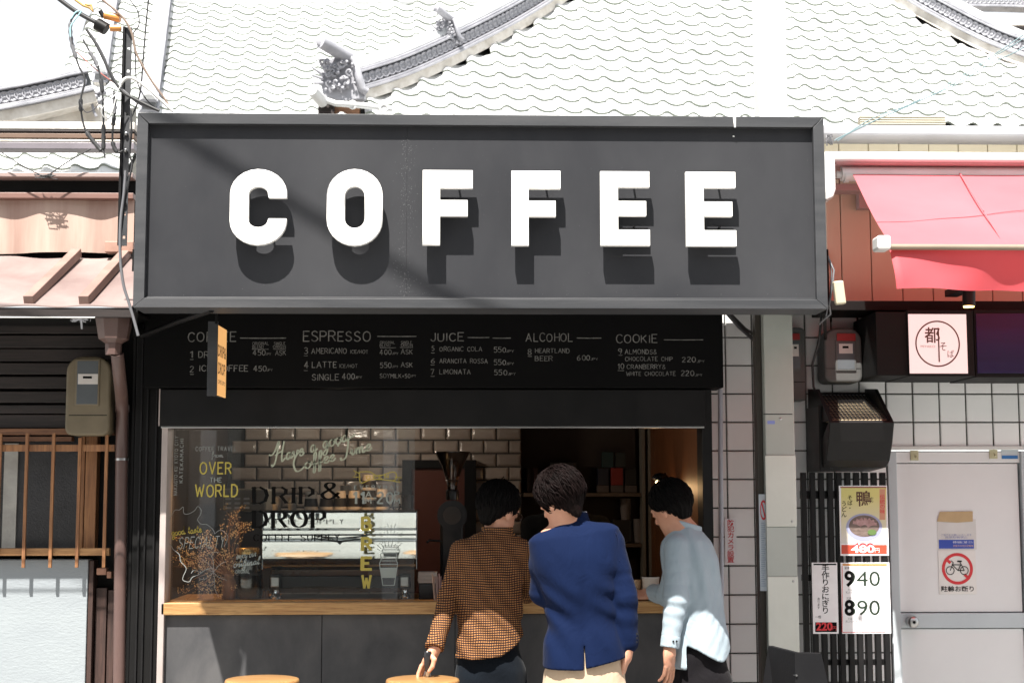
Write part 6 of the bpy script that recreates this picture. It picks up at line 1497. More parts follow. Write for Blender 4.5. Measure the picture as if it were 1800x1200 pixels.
# cup on the counter, ordered drinks
c = on_counter(1144, .05); hh = 40/FPX*7.05
t_ = thing('takeaway_cup', 'white takeaway cup on the counter beside the hand of the man in pale blue', 'cup', c)
MB().lathe([(.034, 0), (.040, hh*.95), (.041, hh)], c, 24).build('cup_body', plain('warm_white_cup', (.55, .48, .40), .5), t_); MB().lathe([(.0415, hh-.006), (.0415, hh)], c, 24).build('cup_rim', cupw, t_)
c2 = on_counter(1118, .10); tag(MB().lathe([(.022, 0), (.026, .09)], c2, 18).build('takeaway_cup', plain('warm_cup2', (.5, .34, .2), .5)), 'small pale cup mostly hidden by the blue jacket sleeve', 'cup')
c = on_counter(925, .0); t_ = thing('iced_coffee_bottle', 'dark bottle with a pale printed label on the counter between two men', 'bottle', c)
MB().lathe([(.024, 0), (.027, .01), (.027, .10), (.015, .135), (.013, .16)], c, 20).build('bottle_body', plain('cola_brown', (.07, .02, .01), .12), t_); MB().lathe([(.0275, .03), (.0275, .085)], c, 20, caps=False).build('bottle_label', pbr('pale_label', (.42, .34, .30), (.10, .04, .03), 60, .5), t_)
tag(MB().pbox(782, 1030, 800, 1062, .0, .02).build('menu_card', plain('green_card', (.14, .19, .10), .5), bevel=.001), 'small green card standing behind the checked sleeve', 'card')
tr = MB().box(on_counter(1100, 0).x, on_counter(1190, 0).x, .0, .22, zct+.001, zct+.006).build('serving_mat', plain('orange_leather_mat', (.50, .17, .06), .4), bevel=.001); tag(tr, 'orange mat on the counter beneath the cup', 'mat')
tag(MB().box(on_counter(905, 0).x, on_counter(960, 0).x, .0, .22, zct+.001, zct+.005).build('serving_mat', plain('orange_leather_mat2', (.50, .17, .06), .4), bevel=.001), 'orange mat on the counter beneath the dark bottle', 'mat')

# ------------------------------------------------------------------ stools
def stool(label, px, Y):
    c = at(px, 1187, Y); c.z = 0; zt_ = at(px, 1192, Y).z
    t_ = thing('bar_stool', label, 'stool', c, group='round wooden stools at the counter')
    r = 64/FPX*(Y+7)
    MB().lathe([(.001, zt_-.034), (r-.012, zt_-.034), (r-.002, zt_-.024), (r, zt_-.012), (r-.004, zt_-.002), (r-.012, zt_), (.001, zt_-.001)], c, 40).build('seat', wood('stool_wood%d' % px, (.42, .23, .09), (.33, .17, .06), 'x', .4, 5, .05, coat=.4), t_)
    for a_ in (45, 135, 225, 315):
        u = Vector((math.cos(R(a_)), math.sin(R(a_)), 0)); MB().cyl(c + u*.10 + Vector((0, 0, zt_-.036)), c + u*.19 + Vector((0, 0, 0)), .012, n=12).build('leg', M['blackmetal'], t_)
    m = MB(); m.tube([c + Vector((.155*math.cos(R(a_)), .155*math.sin(R(a_)), .26)) for a_ in range(0, 361, 20)], .008, 8); m.build('foot_ring', M['blackmetal'], t_)
    return zt_
stool('round wooden stool top at the lower left before the grey counter panel', 461, -.55)
ZST = stool('round wooden stool under the hand of the man in the checked shirt', 743, -.62)

# ------------------------------------------------------------------ people (smooth implicit figures)
A3 = lambda v: np.array(v, float)
def capsule(P, a, b, ra, rb):
    a, b = A3(a), A3(b); ab = b-a; t = np.clip(((P-a)@ab)/(ab@ab), 0, 1); return np.linalg.norm(P-(a+t[:, None]*ab), axis=1) - (ra+(rb-ra)*t)
def ell(P, c, r, F=None):
    q = P - A3(c)
    if F is not None: q = q@F
    r = A3(r); k0 = np.linalg.norm(q/r, axis=1); k1 = np.linalg.norm(q/(r*r), axis=1) + 1e-9; return k0*(k0-1)/k1
def smin(a, b, k): h = np.clip(.5+.5*(b-a)/k, 0, 1); return b*(1-h)+a*h - k*h*(1-h)
def smax(a, b, k): return -smin(-a, -b, k)
def wv(P, f, seed, n=5):
    rr = np.random.RandomState(seed); o = np.zeros(len(P))
    for _ in range(n): d = rr.normal(size=3); d /= np.linalg.norm(d); o += np.sin(P@d*f*rr.uniform(.7, 1.4) + rr.uniform(0, 6))
    return o/n**.5
def hermite(K, m=12):
    z = K[:, 0]; V = K[:, 1:]; s = np.diff(V, axis=0)/np.diff(z)[:, None]; T_ = np.zeros_like(V); T_[0], T_[-1] = s[0], s[-1]
    for i in range(1, len(z)-1): T_[i] = np.where(s[i-1]*s[i] > 0, 2*s[i-1]*s[i]/(s[i-1]+s[i]+1e-12), 0)
    out = []
    for i in range(len(z)-1):
        h = z[i+1]-z[i]
        for t in np.arange(m)/m: out.append(np.concatenate([[z[i]+t*h], V[i]*(2*t**3-3*t*t+1) + T_[i]*h*(t**3-2*t*t+t) + V[i+1]*(3*t*t-2*t**3) + T_[i+1]*h*(t**3-t*t)]))
    return np.array(out + [K[-1]])
def loft(P, keys, p=2.3, yaw=0.0, tilt=0.0, xc=0.0):
    K = A3(keys); K = K[np.argsort(K[:, 0])]; K = hermite(K); z = P[:, 2] - tilt*(P[:, 0]-xc)*np.clip((P[:, 2]-K[0, 0])/(K[-1, 0]-K[0, 0]), 0, 1)
    cx, cy, a, b = [np.interp(z, K[:, 0], K[:, i]) for i in range(1, 5)]
    x, y = P[:, 0]-cx, P[:, 1]-cy
    if yaw: c, s = math.cos(yaw), math.sin(yaw); x, y = x*c+y*s, -x*s+y*c
    rho = (np.abs(x/a)**p + np.abs(y/b)**p + 1e-9)**(1/p); d = (rho-1)*np.minimum(a, b)*.92
    return smax(d, np.maximum(z-K[-1, 0], K[0, 0]-z), .012)
def nets(f, lo, hi, h):
    lo, hi = A3(lo), A3(hi); n = np.ceil((hi-lo)/h/4).astype(int)*4 + 1; cb = (n-1)//4
    ax = [lo[i] + h*4*(np.arange(cb[i])+.5) for i in range(3)]
    C = np.stack(np.meshgrid(*ax, indexing='ij'), -1).reshape(-1, 3); dc = f(C).reshape(cb)
    D = np.empty(n); near = np.zeros(n, bool)
    up = np.repeat(np.repeat(np.repeat(dc, 4, 0), 4, 1), 4, 2); D[:-1, :-1, :-1] = up; D[-1] = 1; D[:, -1] = 1; D[:, :, -1] = 1
    nb = np.abs(dc) < h*4*1.6; nu = np.repeat(np.repeat(np.repeat(nb, 4, 0), 4, 1), 4, 2); near[:-1, :-1, :-1] = nu
    for i in range(3): near |= np.roll(near, 1, i)
    idx = np.argwhere(near); D[near] = f(lo + idx*h)
    S = D < 0; q = tuple(slice(0, -1) for _ in range(3)); cs = np.zeros(tuple(n-1), int); sm = np.zeros(tuple(n-1)+(3,)); cn = np.zeros(tuple(n-1))
    def sl(o): return tuple(slice(o[i], n[i]-1+o[i]) for i in range(3))
    cor = [(i, j, k) for i in (0, 1) for j in (0, 1) for k in (0, 1)]
    for c in cor: cs += S[sl(c)]
    act = (cs > 0) & (cs < 8)
    for a_ in range(3):
        for c in cor:
            if c[a_]: continue
            c2 = list(c); c2[a_] = 1; d0, d1 = D[sl(c)], D[sl(tuple(c2))]; cr = (d0 < 0) != (d1 < 0); t = np.where(cr, d0/np.where(cr, d0-d1, 1), 0)
            for i in range(3): sm[..., i] += np.where(cr, c[i] + (t if i == a_ else 0), 0)
            cn += cr
    I = np.argwhere(act); vid = -np.ones(tuple(n-1), int); vid[act] = np.arange(len(I)); V = lo + (I + sm[act]/cn[act][:, None])*h
    Fs = []
    for a_ in range(3):
        b_, c_ = (a_+1) % 3, (a_+2) % 3; s0 = [slice(None)]*3; s1 = [slice(None)]*3; s0[a_] = slice(0, -1); s1[a_] = slice(1, None)
        A_, B_ = S[tuple(s0)], S[tuple(s1)]; E_ = np.argwhere(A_ != B_); E_ = E_[(E_[:, b_] > 0) & (E_[:, c_] > 0) & (E_[:, b_] < n[b_]-1) & (E_[:, c_] < n[c_]-1)]
        def g(db, dc_): e = E_.copy(); e[:, b_] -= db; e[:, c_] -= dc_; return vid[e[:, 0], e[:, 1], e[:, 2]]
        Q = np.stack([g(1, 1), g(0, 1), g(0, 0), g(1, 0)], 1); inv = ~A_[tuple(E_.T)]; Q[inv] = Q[inv][:, ::-1]; Fs.append(Q[(Q >= 0).all(1)])
    return V, np.concatenate(Fs)
def skin_mesh(name, parts, mat, parent, lab=None):
    vs, fs = [], []; o_ = 0
    for V, Fq in parts: vs.append(V); fs.append(Fq+o_); o_ += len(V)
    V = np.concatenate(vs); Fq = np.concatenate(fs); me = bpy.data.meshes.new(name)
    me.vertices.add(len(V)); me.vertices.foreach_set('co', V.ravel()); me.loops.add(Fq.size); me.loops.foreach_set('vertex_index', Fq.ravel().astype(np.int32))
    me.polygons.add(len(Fq)); me.polygons.foreach_set('loop_start', np.arange(0, Fq.size, 4, dtype=np.int32)); me.polygons.foreach_set('use_smooth', np.ones(len(Fq), bool)); me.update(); me.validate()
    me.materials.append(mat); o = bpy.data.objects.new(name, me); col.objects.link(o); adopt(o, parent)
    if lab: o['label'] = lab
    return o
skin = pbr('skin', (.56, .30, .20), (.50, .24, .155), 14, .5, .08, .15, 200, spec=.4, bdist=.0008)
skin.node_tree.nodes['Principled BSDF'].inputs['Subsurface Weight'].default_value = .12
skin.node_tree.nodes['Principled BSDF'].inputs['Subsurface Radius'].default_value = (.02, .008, .004)
def frame(fwd, roll=0.0):
    f_ = Vector(fwd).normalized(); r_ = f_.cross(Vector((0, 0, 1))).normalized(); u_ = r_.cross(f_)
    if roll: q = Matrix.Rotation(roll, 3, f_); r_, u_ = q@r_, q@u_
    return np.array([list(r_), list(f_), list(u_)]).T      # columns: right, forward, up
def head_sdf(c, F, s=1.0):
    c = A3(c)
    def f(P):
        q = ((P-c)@F)/s; k = lambda cc, r: ell(q, cc, r)
        d = k((0, -.012, .022), (.074, .093, .088)); d = smin(d, k((0, .035, -.045), (.055, .058, .072)), .035); d = smin(d, k((0, .062, -.088), (.026, .024, .022)), .03)
        d = smin(d, capsule(q, (0, .088, .012), (0, .108, -.026), .007, .013), .012); d = smin(d, k((0, .088, -.058), (.022, .012, .009)), .008); d = smin(d, k((0, .078, .022), (.052, .014, .012)), .02)
        for sx_ in (-1, 1):
            d = smin(d, k((sx_*.075, -.006, -.015), (.009, .020, .031)), .008); d = smax(d, -k((sx_*.031, .098, .004), (.017, .012, .011)), .01); d = smin(d, k((sx_*.030, .082, .003), (.013, .012, .011)), .003)
        return d*s
    return f
def hair(c, F, s, parent, mat, seed, nape=-.085, fringe=.05, vol=.02, shag=.5, n=900, side=-.055):
    c = A3(c)
    def f(P):
        q = ((P-c)@F)/s
        d = ell(q, (0, -.014, .030), (.074+vol, .093+vol, .086+vol)); d = smin(d, ell(q, (0, -.056, -.045), (.050+vol*.4, .036+vol*.6, .055-nape*.25)), .03)
        d = d + np.clip(-.012-q[:, 2], 0, .1)*.30
        ang = np.arctan2(q[:, 0], -(q[:, 1]+.02)); d = d + .0028*np.sin(ang*19+q[:, 2]*40+2*np.sin(q[:, 2]*60)) + .002*np.sin(ang*41+3)
        low = np.interp(q[:, 1], [-.12, -.04, -.005, .03, .06, .11], [nape, nape, side, side+.02, fringe, fringe+.02])
        return smax(d, low - q[:, 2], .012)*s
    lo, hi = c-.17*s, c+.17*s; V, Fq = nets(f, lo, hi, .0045)
    hb = skin_mesh('hair', [(V, Fq)], mat, parent)
    rr = random.Random(seed); m = MB(); Fm = Matrix(F.tolist()); C0 = Vector(c)
    for _ in range(n):
        th = rr.uniform(-math.pi, math.pi); ph0 = rr.uniform(.02, 1.75); L = rr.uniform(.3, .6)*(1+.3*shag); tw = rr.uniform(-.16, .16)*shag + .10; lift = rr.uniform(.0005, .004 + .007*shag); pts = []
        for k in range(6):
            ph = ph0 + L*k/5; a_ = th + tw*(k/5); pts.append((math.sin(a_)*math.sin(ph)*(.076+vol), -math.cos(a_)*math.sin(ph)*(.095+vol) - .014, math.cos(ph)*(.088+vol)+.030))
        q = A3(pts); W = c + (q@F.T)*s
        for _i in range(3):
            e = 1e-3; d0 = f(W); g_ = np.stack([f(W+A3(v)*e)-d0 for v in ((1, 0, 0), (0, 1, 0), (0, 0, 1))], 1)/e; g_ /= np.linalg.norm(g_, axis=1)[:, None]+1e-9; W = W - g_*np.clip(d0, -.02, .02)[:, None]
        qq = ((W-c)@F)/s; low = np.interp(qq[:, 1], [-.12, -.04, -.005, .03, .06, .11], [nape, nape, side, side+.02, fringe, fringe+.02])
        if (qq[:, 2] < low - .004 - .010*rr.random()*(.4+shag)).any(): continue
        tt = np.linspace(0, 1, 6); W = W + g_*(lift*np.sin(tt*2.7) - .0012 + .002*shag*tt)[:, None]
        w_ = rr.uniform(.0016, .0036)*s; m.tube([Vector(p) for p in W], [w_*.5, w_, w_, w_*.9, w_*.6, w_*.1], 4)
    lk = m.build('hair_locks', mat, hb, recalc=False); lk['kind'] = 'stuff'
    return hb
def arm_pts(pts): return [A3(p) for p in pts]
def limb(P, pts, rs, k=.02):
    d = None
    for i in range(len(pts)-1):
        e = capsule(P, pts[i], pts[i+1], rs[i], rs[i+1]); d = e if d is None else smin(d, e, k)
    return d
def folds(P, pts, amp=.006, freq=150, seed=1, where=None):
    """ring folds along a sleeve, strongest near the elbow"""
    a, b, c = [A3(p) for p in (pts[0], pts[1], pts[2])]; o = np.zeros(len(P))
    for (u, v, off) in ((a, b, 0), (b, c, 3)):
        ab = v-u; L = np.linalg.norm(ab); t = np.clip(((P-u)@ab)/(L*L), 0, 1); wt = np.exp(-((t-(1 if off == 0 else 0))/.45)**2) + .25
        o = np.maximum(o, 0) + 0; o = o + wt*(np.sin(t*L*freq + wv(P, 26, seed)*1.3 + off)*.6 + .4*np.sin(t*L*freq*.55+wv(P, 18, seed+3)*1.6))*.5
    return amp*o
def hand(wrist, dirv_, palm_n, thumb_side, curl=.3, s=1.0, curls=None, spread=.06, grip=False):
    """palm + five fingers; dirv_ runs wrist to fingertips, palm_n is the way the palm faces, thumb_side +-1 along cross"""
    w0 = A3(wrist); d = A3(dirv_); d /= np.linalg.norm(d); n = A3(palm_n); n -= d*(n@d); n /= np.linalg.norm(n); x = np.cross(d, n)*thumb_side
    segs = []
    kb = [(.030, .083), (.010, .088), (-.011, .085), (-.030, .077)]; Ls = [(.040, .024, .019), (.044, .028, .020), (.041, .026, .019), (.032, .019, .017)]
    for i, ((ox, oy), L) in enumerate(zip(kb, Ls)):
        p = w0 + x*ox*s + d*oy*s; cu = curls[i] if curls else curl; a_ = cu*.6; dd = d + x*spread*(1.5-i)
        for j, l in enumerate(L):
            v = dd*math.cos(a_) + n*math.sin(a_); v /= np.linalg.norm(v); q = p + v*l*s; segs.append((p, q, (.0092-.0009*j-.0006*(i == 3))*s, (.0084-.0010*j-.0006*(i == 3))*s)); p = q; a_ += cu
    tp = w0 + x*.026*s + d*.022*s + n*.008*s; t1 = tp + (x*.024 + d*.030 + n*.012)*s; t2 = t1 + (x*.010 + d*.028 + n*.012)*s; t3 = t2 + (d*.022 + n*.006 + x*.001)*s
    if grip: t1 = tp + (x*.004 + d*.008 + n*.036)*s; t2 = t1 + (d*.030 + n*.008 - x*.002)*s; t3 = t2 + (d*.025 - n*.003)*s
    thumb = [(tp, t1, .014*s, .0115*s), (t1, t2, .0108*s, .0098*s), (t2, t3, .0098*s, .0082*s)]
    F = np.array([x, d, n]).T; pc = w0 + d*.046*s
    def f(P):
        e = ell(P, pc, (.041*s, .052*s, .0155*s), F)
        e = smin(e, capsule(P, w0 - d*.028*s, w0 + d*.02*s, .027*s, .026*s), .02)
        fi = None
        for sg in segs: g_ = capsule(P, *sg); fi = g_ if fi is None else np.minimum(fi, g_)
        e = smin(e, fi, .006)
        th = None
        for sg in thumb: g_ = capsule(P, *sg); th = g_ if th is None else smin(th, g_, .004)
        return smin(e, th, .010)
    return nets(f, w0 - .20*s, w0 + .22*s, .0032)
def cloth(name, c1, c2=None, rough=.85, bump=.25, bs=420, sheen=.05):
    m = pbr(name, c1, c2, 4, rough, .05, bump, bs, spec=.10, bdist=.0012); t_ = m.node_tree; b_ = t_.nodes['Principled BSDF']
    v_ = coords(t_, (1, 1, .55)); b2 = N(t_, 'ShaderNodeBump'); b2.inputs['Strength'].default_value = .55; b2.inputs['Distance'].default_value = .010
    t_.links.new(noi(t_, v_, 13, 5, .5, 1.4), b2.inputs['Height']); t_.links.new(b_.inputs['Normal'].links[0].from_socket, b2.inputs['Normal']); t_.links.new(b2.outputs[0], b_.inputs['Normal']); m.node_tree.nodes['Principled BSDF'].inputs['Sheen Weight'].default_value = sheen; return m
checked = bpy.data.materials.new('orange_black_check'); checked.use_nodes = True
t = checked.node_tree; b = t.nodes['Principled BSDF']; tc = N(t, 'ShaderNodeTexCoord'); sp_ = N(t, 'ShaderNodeSeparateXYZ')
nv = noi(t, tc.outputs['Object'], 5, 2); vm = N(t, 'ShaderNodeVectorMath', operation='ADD'); ns = N(t, 'ShaderNodeVectorMath', operation='SCALE'); ns.inputs['Scale'].default_value = .035
cxn = N(t, 'ShaderNodeCombineXYZ'); [t.links.new(nv, cxn.inputs[i]) for i in (0, 2)]; t.links.new(cxn.outputs[0], ns.inputs[0]); t.links.new(tc.outputs['Object'], vm.inputs[0]); t.links.new(ns.outputs[0], vm.inputs[1]); t.links.new(vm.outputs[0], sp_.inputs[0])
def stripe(out, freq, duty):
    a = N(t, 'ShaderNodeMath', operation='MULTIPLY'); a.inputs[1].default_value = freq; t.links.new(out, a.inputs[0]); f = N(t, 'ShaderNodeMath', operation='FRACT'); t.links.new(a.outputs[0], f.inputs[0]); g_ = N(t, 'ShaderNodeMath', operation='LESS_THAN'); g_.inputs[1].default_value = duty; t.links.new(f.outputs[0], g_.inputs[0]); return g_.outputs[0]
CH = 1/.0098
sx_, sz_ = stripe(sp_.outputs[0], CH, .46), stripe(sp_.outputs[2], CH, .5)
c_ = mixc(t, sx_, (.37, .175, .062), (.085, .032, .017)); c_ = mixc(t, sz_, c_, (.012, .007, .009)); c_2 = mixc(t, sx_, (.0, .0, .0), (1, 1, 1))
t.links.new(c_, b.inputs['Base Color']); b.inputs['Roughness'].default_value = .85; b.inputs['Specular IOR Level'].default_value = .2
bp = N(t, 'ShaderNodeBump'); bp.inputs['Strength'].default_value = .2; bp.inputs['Distance'].default_value = .002; t.links.new(noi(t, tc.outputs['Object'], 60, 4), bp.inputs['Height']); t.links.new(bp.outputs[0], b.inputs['Normal'])
jeans = cloth('dark_blue_trousers', (.005, .008, .0125), (.0035, .0055, .009)); chino = cloth('beige_chinos', (.50, .38, .27), (.44, .33, .23)); blackt = cloth('black_trousers', (.008, .007, .009), (.012, .011, .012))
navy = cloth('royal_navy_wool', (.0024, .0085, .036), (.0019, .0067, .029), .85, .2, 420, .02); chambray = cloth('pale_chambray', (.335, .405, .455), (.295, .365, .41), .85, .35, 500)
blackc = cloth('black_work_shirt', (.006, .006, .006)); hairblack = pbr('black_hair', (.003, .0025, .0025), (.004, .0035, .0035), 9, .6, .05, 0, spec=.07); hairbrown = pbr('dark_brown_hair', (.0045, .0028, .0026), (.009, .0052, .005), 30, .55, .08, 0, spec=.05)
shoe = plain('shoe_leather', (.03, .02, .015), .4)
def trousers(root, cx, cy, zt__, hw, hd, mat, feet, yaw=0, seed=1, lean=0):
    zc_ = .86
    def f(P):
        d = loft(P, [(zt__, cx, cy, hw*.92, hd*.92), (zt__-.12, cx, cy-.006, hw*1.04, hd*1.06), (zt__-.24, cx, cy, hw*1.06, hd*1.02), (zt__-.30, cx, cy, hw*.9, hd*.85)], 2.3, yaw)
        for sx_, (fx, fy) in zip((-1, 1), feet):
            hx = cx + sx_*hw*.5*math.cos(yaw); hy = cy + sx_*hw*.5*math.sin(yaw); kx_, ky = (hx+fx)/2, (hy+fy)/2+.02
            d = smin(d, limb(P, [(hx, hy, zt__-.22), (kx_, ky, .48), (fx, fy, .10)], [.088, .066, .056]), .05)
            d = smax(d, .06-P[:, 2], .01)
        return d + .003*wv(P, 34, seed) + .0022*wv(P*A3((1, 1, .5)), 90, seed+1)
    lo = (cx-.42, cy-.35, .03); hi = (cx+.42, cy+.35, zt__+.03); o = skin_mesh('trousers', [nets(f, lo, hi, .009)], mat, root)
    for fx, fy in feet:
        def g(P, fx=fx, fy=fy): return smax(smin(capsule(P, (fx, fy-.04, .045), (fx, fy+.14, .035), .045, .038), capsule(P, (fx, fy-.02, .08), (fx, fy-.02, .12), .045, .045), .03), .003-P[:, 2], .005)
        skin_mesh('shoe', [nets(g, (fx-.09, fy-.13, -.02), (fx+.09, fy+.23, .2), .009)], shoe, root)
def surf_y(f, x, z, y0, y1):
    """first y (coming from the camera side) where the garment surface starts"""
    ys = np.linspace(y0, y1, 160); d = f(np.stack([np.full(160, x), ys, np.full(160, z)], 1)); i = np.argmax(d < 0); return ys[i] if d[i] < 0 else None
def seam_on(f, pts_px, Yg_, name, mat, parent, r=.0016, y0=-1.5, y1=.4, off=0.0):
    P_ = []
    for x, y in smooth(pts_px, 8) if len(pts_px) > 2 else [tuple(np.array(pts_px[0])*(1-k/14)+np.array(pts_px[1])*k/14) for k in range(15)]:
        q = at(x, y, Yg_); yy = surf_y(f, q.x, q.z, y0, y1)
        if yy is not None: q2 = at(x, y, yy); P_.append(Vector((q2.x, yy-off, q2.z)))
    if len(P_) > 2: return MB().tube(P_, r, 5).build(name, mat, parent)
T = lambda x, y, Y: tuple(at(x, y, Y))
def body_mesh(root, head, neck, torso, arms, extra=None, hips=None):
    """one continuous figure: head, neck, torso, arms (inside the clothes), plus fine hands on its wrists"""
    c, F, s = head; hs_ = head_sdf(c, F, s)
    def f(P):
        d = smin(hs_(P), capsule(P, neck[0], neck[1], .052, .060), .02); d = smin(d, loft(P, torso), .04)
        for a_, r_ in arms: d = smin(d, limb(P, a_, r_), .03)
        return d
    allp = [A3(p) for a_, _ in arms for p in a_] + [A3(c)+.15, A3(c)-.15] + [A3((k[1]-k[3], k[2]-k[4], k[0])) for k in torso] + [A3((k[1]+k[3], k[2]+k[4], k[0])) for k in torso]
    allp = np.array(allp); return skin_mesh('body', [nets(f, allp.min(0)-.08, allp.max(0)+.08, .0055)] + (extra or []), skin, root)
def shrink(keys, k=.82): return [(z-.0, cx, cy, a*k, b_*k) for z, cx, cy, a, b_ in keys]
zp = lambda y, Y: at(900, y, Y).z
xp = lambda x, Y, y=1000: at(x, y, Y).x

# --- the man in the checked shirt
Y1 = -.365
p1 = thing('person', 'man in orange and black checked shirt resting one hand on the stool', 'person', (xp(862, Y1), Y1, 0))
K1 = [(zp(930, Y1-.02), xp(876, Y1), Y1+.06, .050, .060), (zp(942, Y1), xp(868, Y1), Y1+.055, .095, .075), (zp(955, Y1), xp(863, Y1), Y1+.045, .135, .092), (zp(985, Y1), xp(861, Y1), Y1+.03, .149, .108), (zp(1040, Y1), xp(860, Y1), Y1+.005, .144, .112), (zp(1085, Y1), xp(860, Y1), Y1-.01, .140, .112), (zp(1125, Y1), xp(861, Y1), Y1-.015, .146, .120), (zp(1160, Y1), xp(862, Y1), Y1-.02, .152, .128)]
LA1 = [T(812, 968, Y1+.02), T(789, 1052, Y1-.03), T(768, 1122, Y1-.135)]; RA1 = [T(913, 966, Y1+.03), T(930, 1030, Y1+.12), T(925, 1046, Y1+.36)]
hx0_, hz0, hz1 = xp(885, Y1), zp(1156, Y1-.12), zp(1118, Y1-.12)
def shirt1(P):
    d = loft(P, K1, 2.4) + .0045*wv(P*A3((1, 1, .7)), 24, 3) + .0028*np.sin((P[:, 0]*.8+P[:, 2]*.55)*95 + wv(P, 16, 9)*2)
    a1_ = limb(P, LA1, [.052, .046, .038]) + folds(P, LA1, .0055, 150, 5); a2_ = limb(P, RA1, [.052, .046, .040]) + folds(P, RA1, .005, 150, 8)
    d = smin(d, a1_, .022); d = smin(d, a2_, .025)
    hem = np.interp(P[:, 0], [xp(800, Y1), xp(830, Y1), xp(880, Y1), xp(905, Y1), xp(925, Y1)], [zp(1157, Y1-.12), zp(1159, Y1-.12), zp(1153, Y1-.12), zp(1136, Y1-.12), zp(1114, Y1-.12)])
    arm = (P[:, 0] < xp(797, Y1))
    return smax(d, np.where(arm, -1, hem - P[:, 2]), .004)
skin_mesh('shirt', [nets(shirt1, (xp(735, Y1), Y1-.30, zp(1190, Y1)), (xp(960, Y1), Y1+.48, zp(918, Y1)), .0055)], checked, p1)
# collar, yoke seam and cuff
def collar1(P):
    c = A3(T(874, 934, Y1+.065)); q = P-c; r_ = np.sqrt((q[:, 0]/.066)**2 + (q[:, 1]/.066)**2); return np.maximum(np.abs(r_-1)*.066 - .005, np.abs(q[:, 2] - .10*q[:, 1]*0)-.021)
skin_mesh('collar', [nets(collar1, A3(T(874, 934, Y1+.065))-.1, A3(T(874, 934, Y1+.065))+.1, .004)], checked, p1)
seam_on(shirt1, [(806, 968), (840, 963), (880, 962), (918, 966)], Y1-.1, 'yoke_seam', cloth('check_seam', (.06, .03, .02)), p1, .0012)
def cuff1(P): a_, b_ = A3(LA1[2]), A3(LA1[2]) + (A3(LA1[2])-A3(LA1[1]))*.22; d = capsule(P, a_, b_, .040, .041); ab = (b_-a_)/np.linalg.norm(b_-a_); return np.maximum(np.maximum(d, ((P-b_)@ab)-.004), -((P-a_)@ab)-.020)
skin_mesh('cuff', [nets(cuff1, A3(LA1[2])-.09, A3(LA1[2])+.09, .004)], checked, p1)
F1 = frame((.62, .70, -.32), R(4)); H1 = at(876, 896, Y1+.075); H1v = tuple(H1)
w1 = A3(T(763, 1143, -.52))
hnd1 = hand(w1, (-.50, -.04, -.87), (.85, -.5, 0), 1, curls=[.34, .36, .38, .40], s=.95, spread=.02, grip=True)
hnd1b = hand(A3(RA1[2]), (.3, .9, -.05), (0, 0, -1), -1, .2)
body_mesh(p1, (H1v, F1, 1.0), (T(878, 915, Y1+.075), T(872, 948, Y1+.06)), shrink(K1[:-1], .8), [(LA1 + [tuple(w1)], [.040, .036, .027, .026]), (RA1, [.042, .036, .028])], [hnd1, hnd1b])
hair(H1v, F1, 1.0, p1, hairblack, 3, nape=-.088, vol=.014, shag=.3, n=1000, side=-.03)
# glasses
def hp(c, F, v, s=1.0): return Vector(A3(c) + F@A3(v)*s)
m = MB(); ringp = [hp(H1v, F1, (.034 + .022*math.cos(t_), .104, .002 + .018*math.sin(t_))) for t_ in np.linspace(0, 6.283, 15)]; m.tube(ringp, .0022, 6)
ringp = [hp(H1v, F1, (-.034 + .022*math.cos(t_), .104, .002 + .018*math.sin(t_))) for t_ in np.linspace(0, 6.283, 15)]; m.tube(ringp, .0022, 6); m.tube([hp(H1v, F1, (.056, .104, .006)), hp(H1v, F1, (.078, .06, .006)), hp(H1v, F1, (.082, -.01, .004))], .0024, 6)
m.tube([hp(H1v, F1, (-.012, .106, .004)), hp(H1v, F1, (.012, .106, .004))], .002, 6); gl_o = m.build('spectacles', M['machineblack'], p1)
m = MB()
for sx_ in (-.034, .034): q = [hp(H1v, F1, (sx_ + .021*math.cos(t_), .1035, .002 + .017*math.sin(t_))) for t_ in np.linspace(0, 6.283, 15)[:-1]]; MB().add(q, [tuple(range(14))]).build('lens', glass('dark_lens', (.25, .22, .2), 0, 1.6), gl_o, recalc=False)
trousers(p1, xp(861, Y1), Y1+.0, zp(1105, Y1), .130, .108, jeans, [(xp(835, Y1), Y1-.05), (xp(895, Y1), Y1+.06)], seed=4)
um = thing('umbrella_handle', 'black tapered handle gripped upright on the wooden stool', 'umbrella', at(752, 1189, -.56))
zb_ = ZST + .002; uc = at(751.5, 1180, -.555)
m = MB(); m.lathe([(.009, 0), (.011, .012), (.012, .02)], (uc.x, uc.y, zb_), 14); m.build('ferrule', M['steelrough'], um)
MB().lathe([(.010, .018), (.012, .03), (.0165, .080), (.0175, .098), (.013, .104)], (uc.x, uc.y, zb_), 20).build('grip', M['machineblack'], um)
MB().tube([(uc.x-.010, uc.y, zb_+.022), (uc.x-.016, uc.y-.004, zb_+.0)], .002, 5).build('clip', M['steelrough'], um)
MB().tube([(uc.x+.010, uc.y, zb_+.022), (uc.x+.013, uc.y-.004, zb_+.0)], .002, 5).build('clip', M['steelrough'], um)

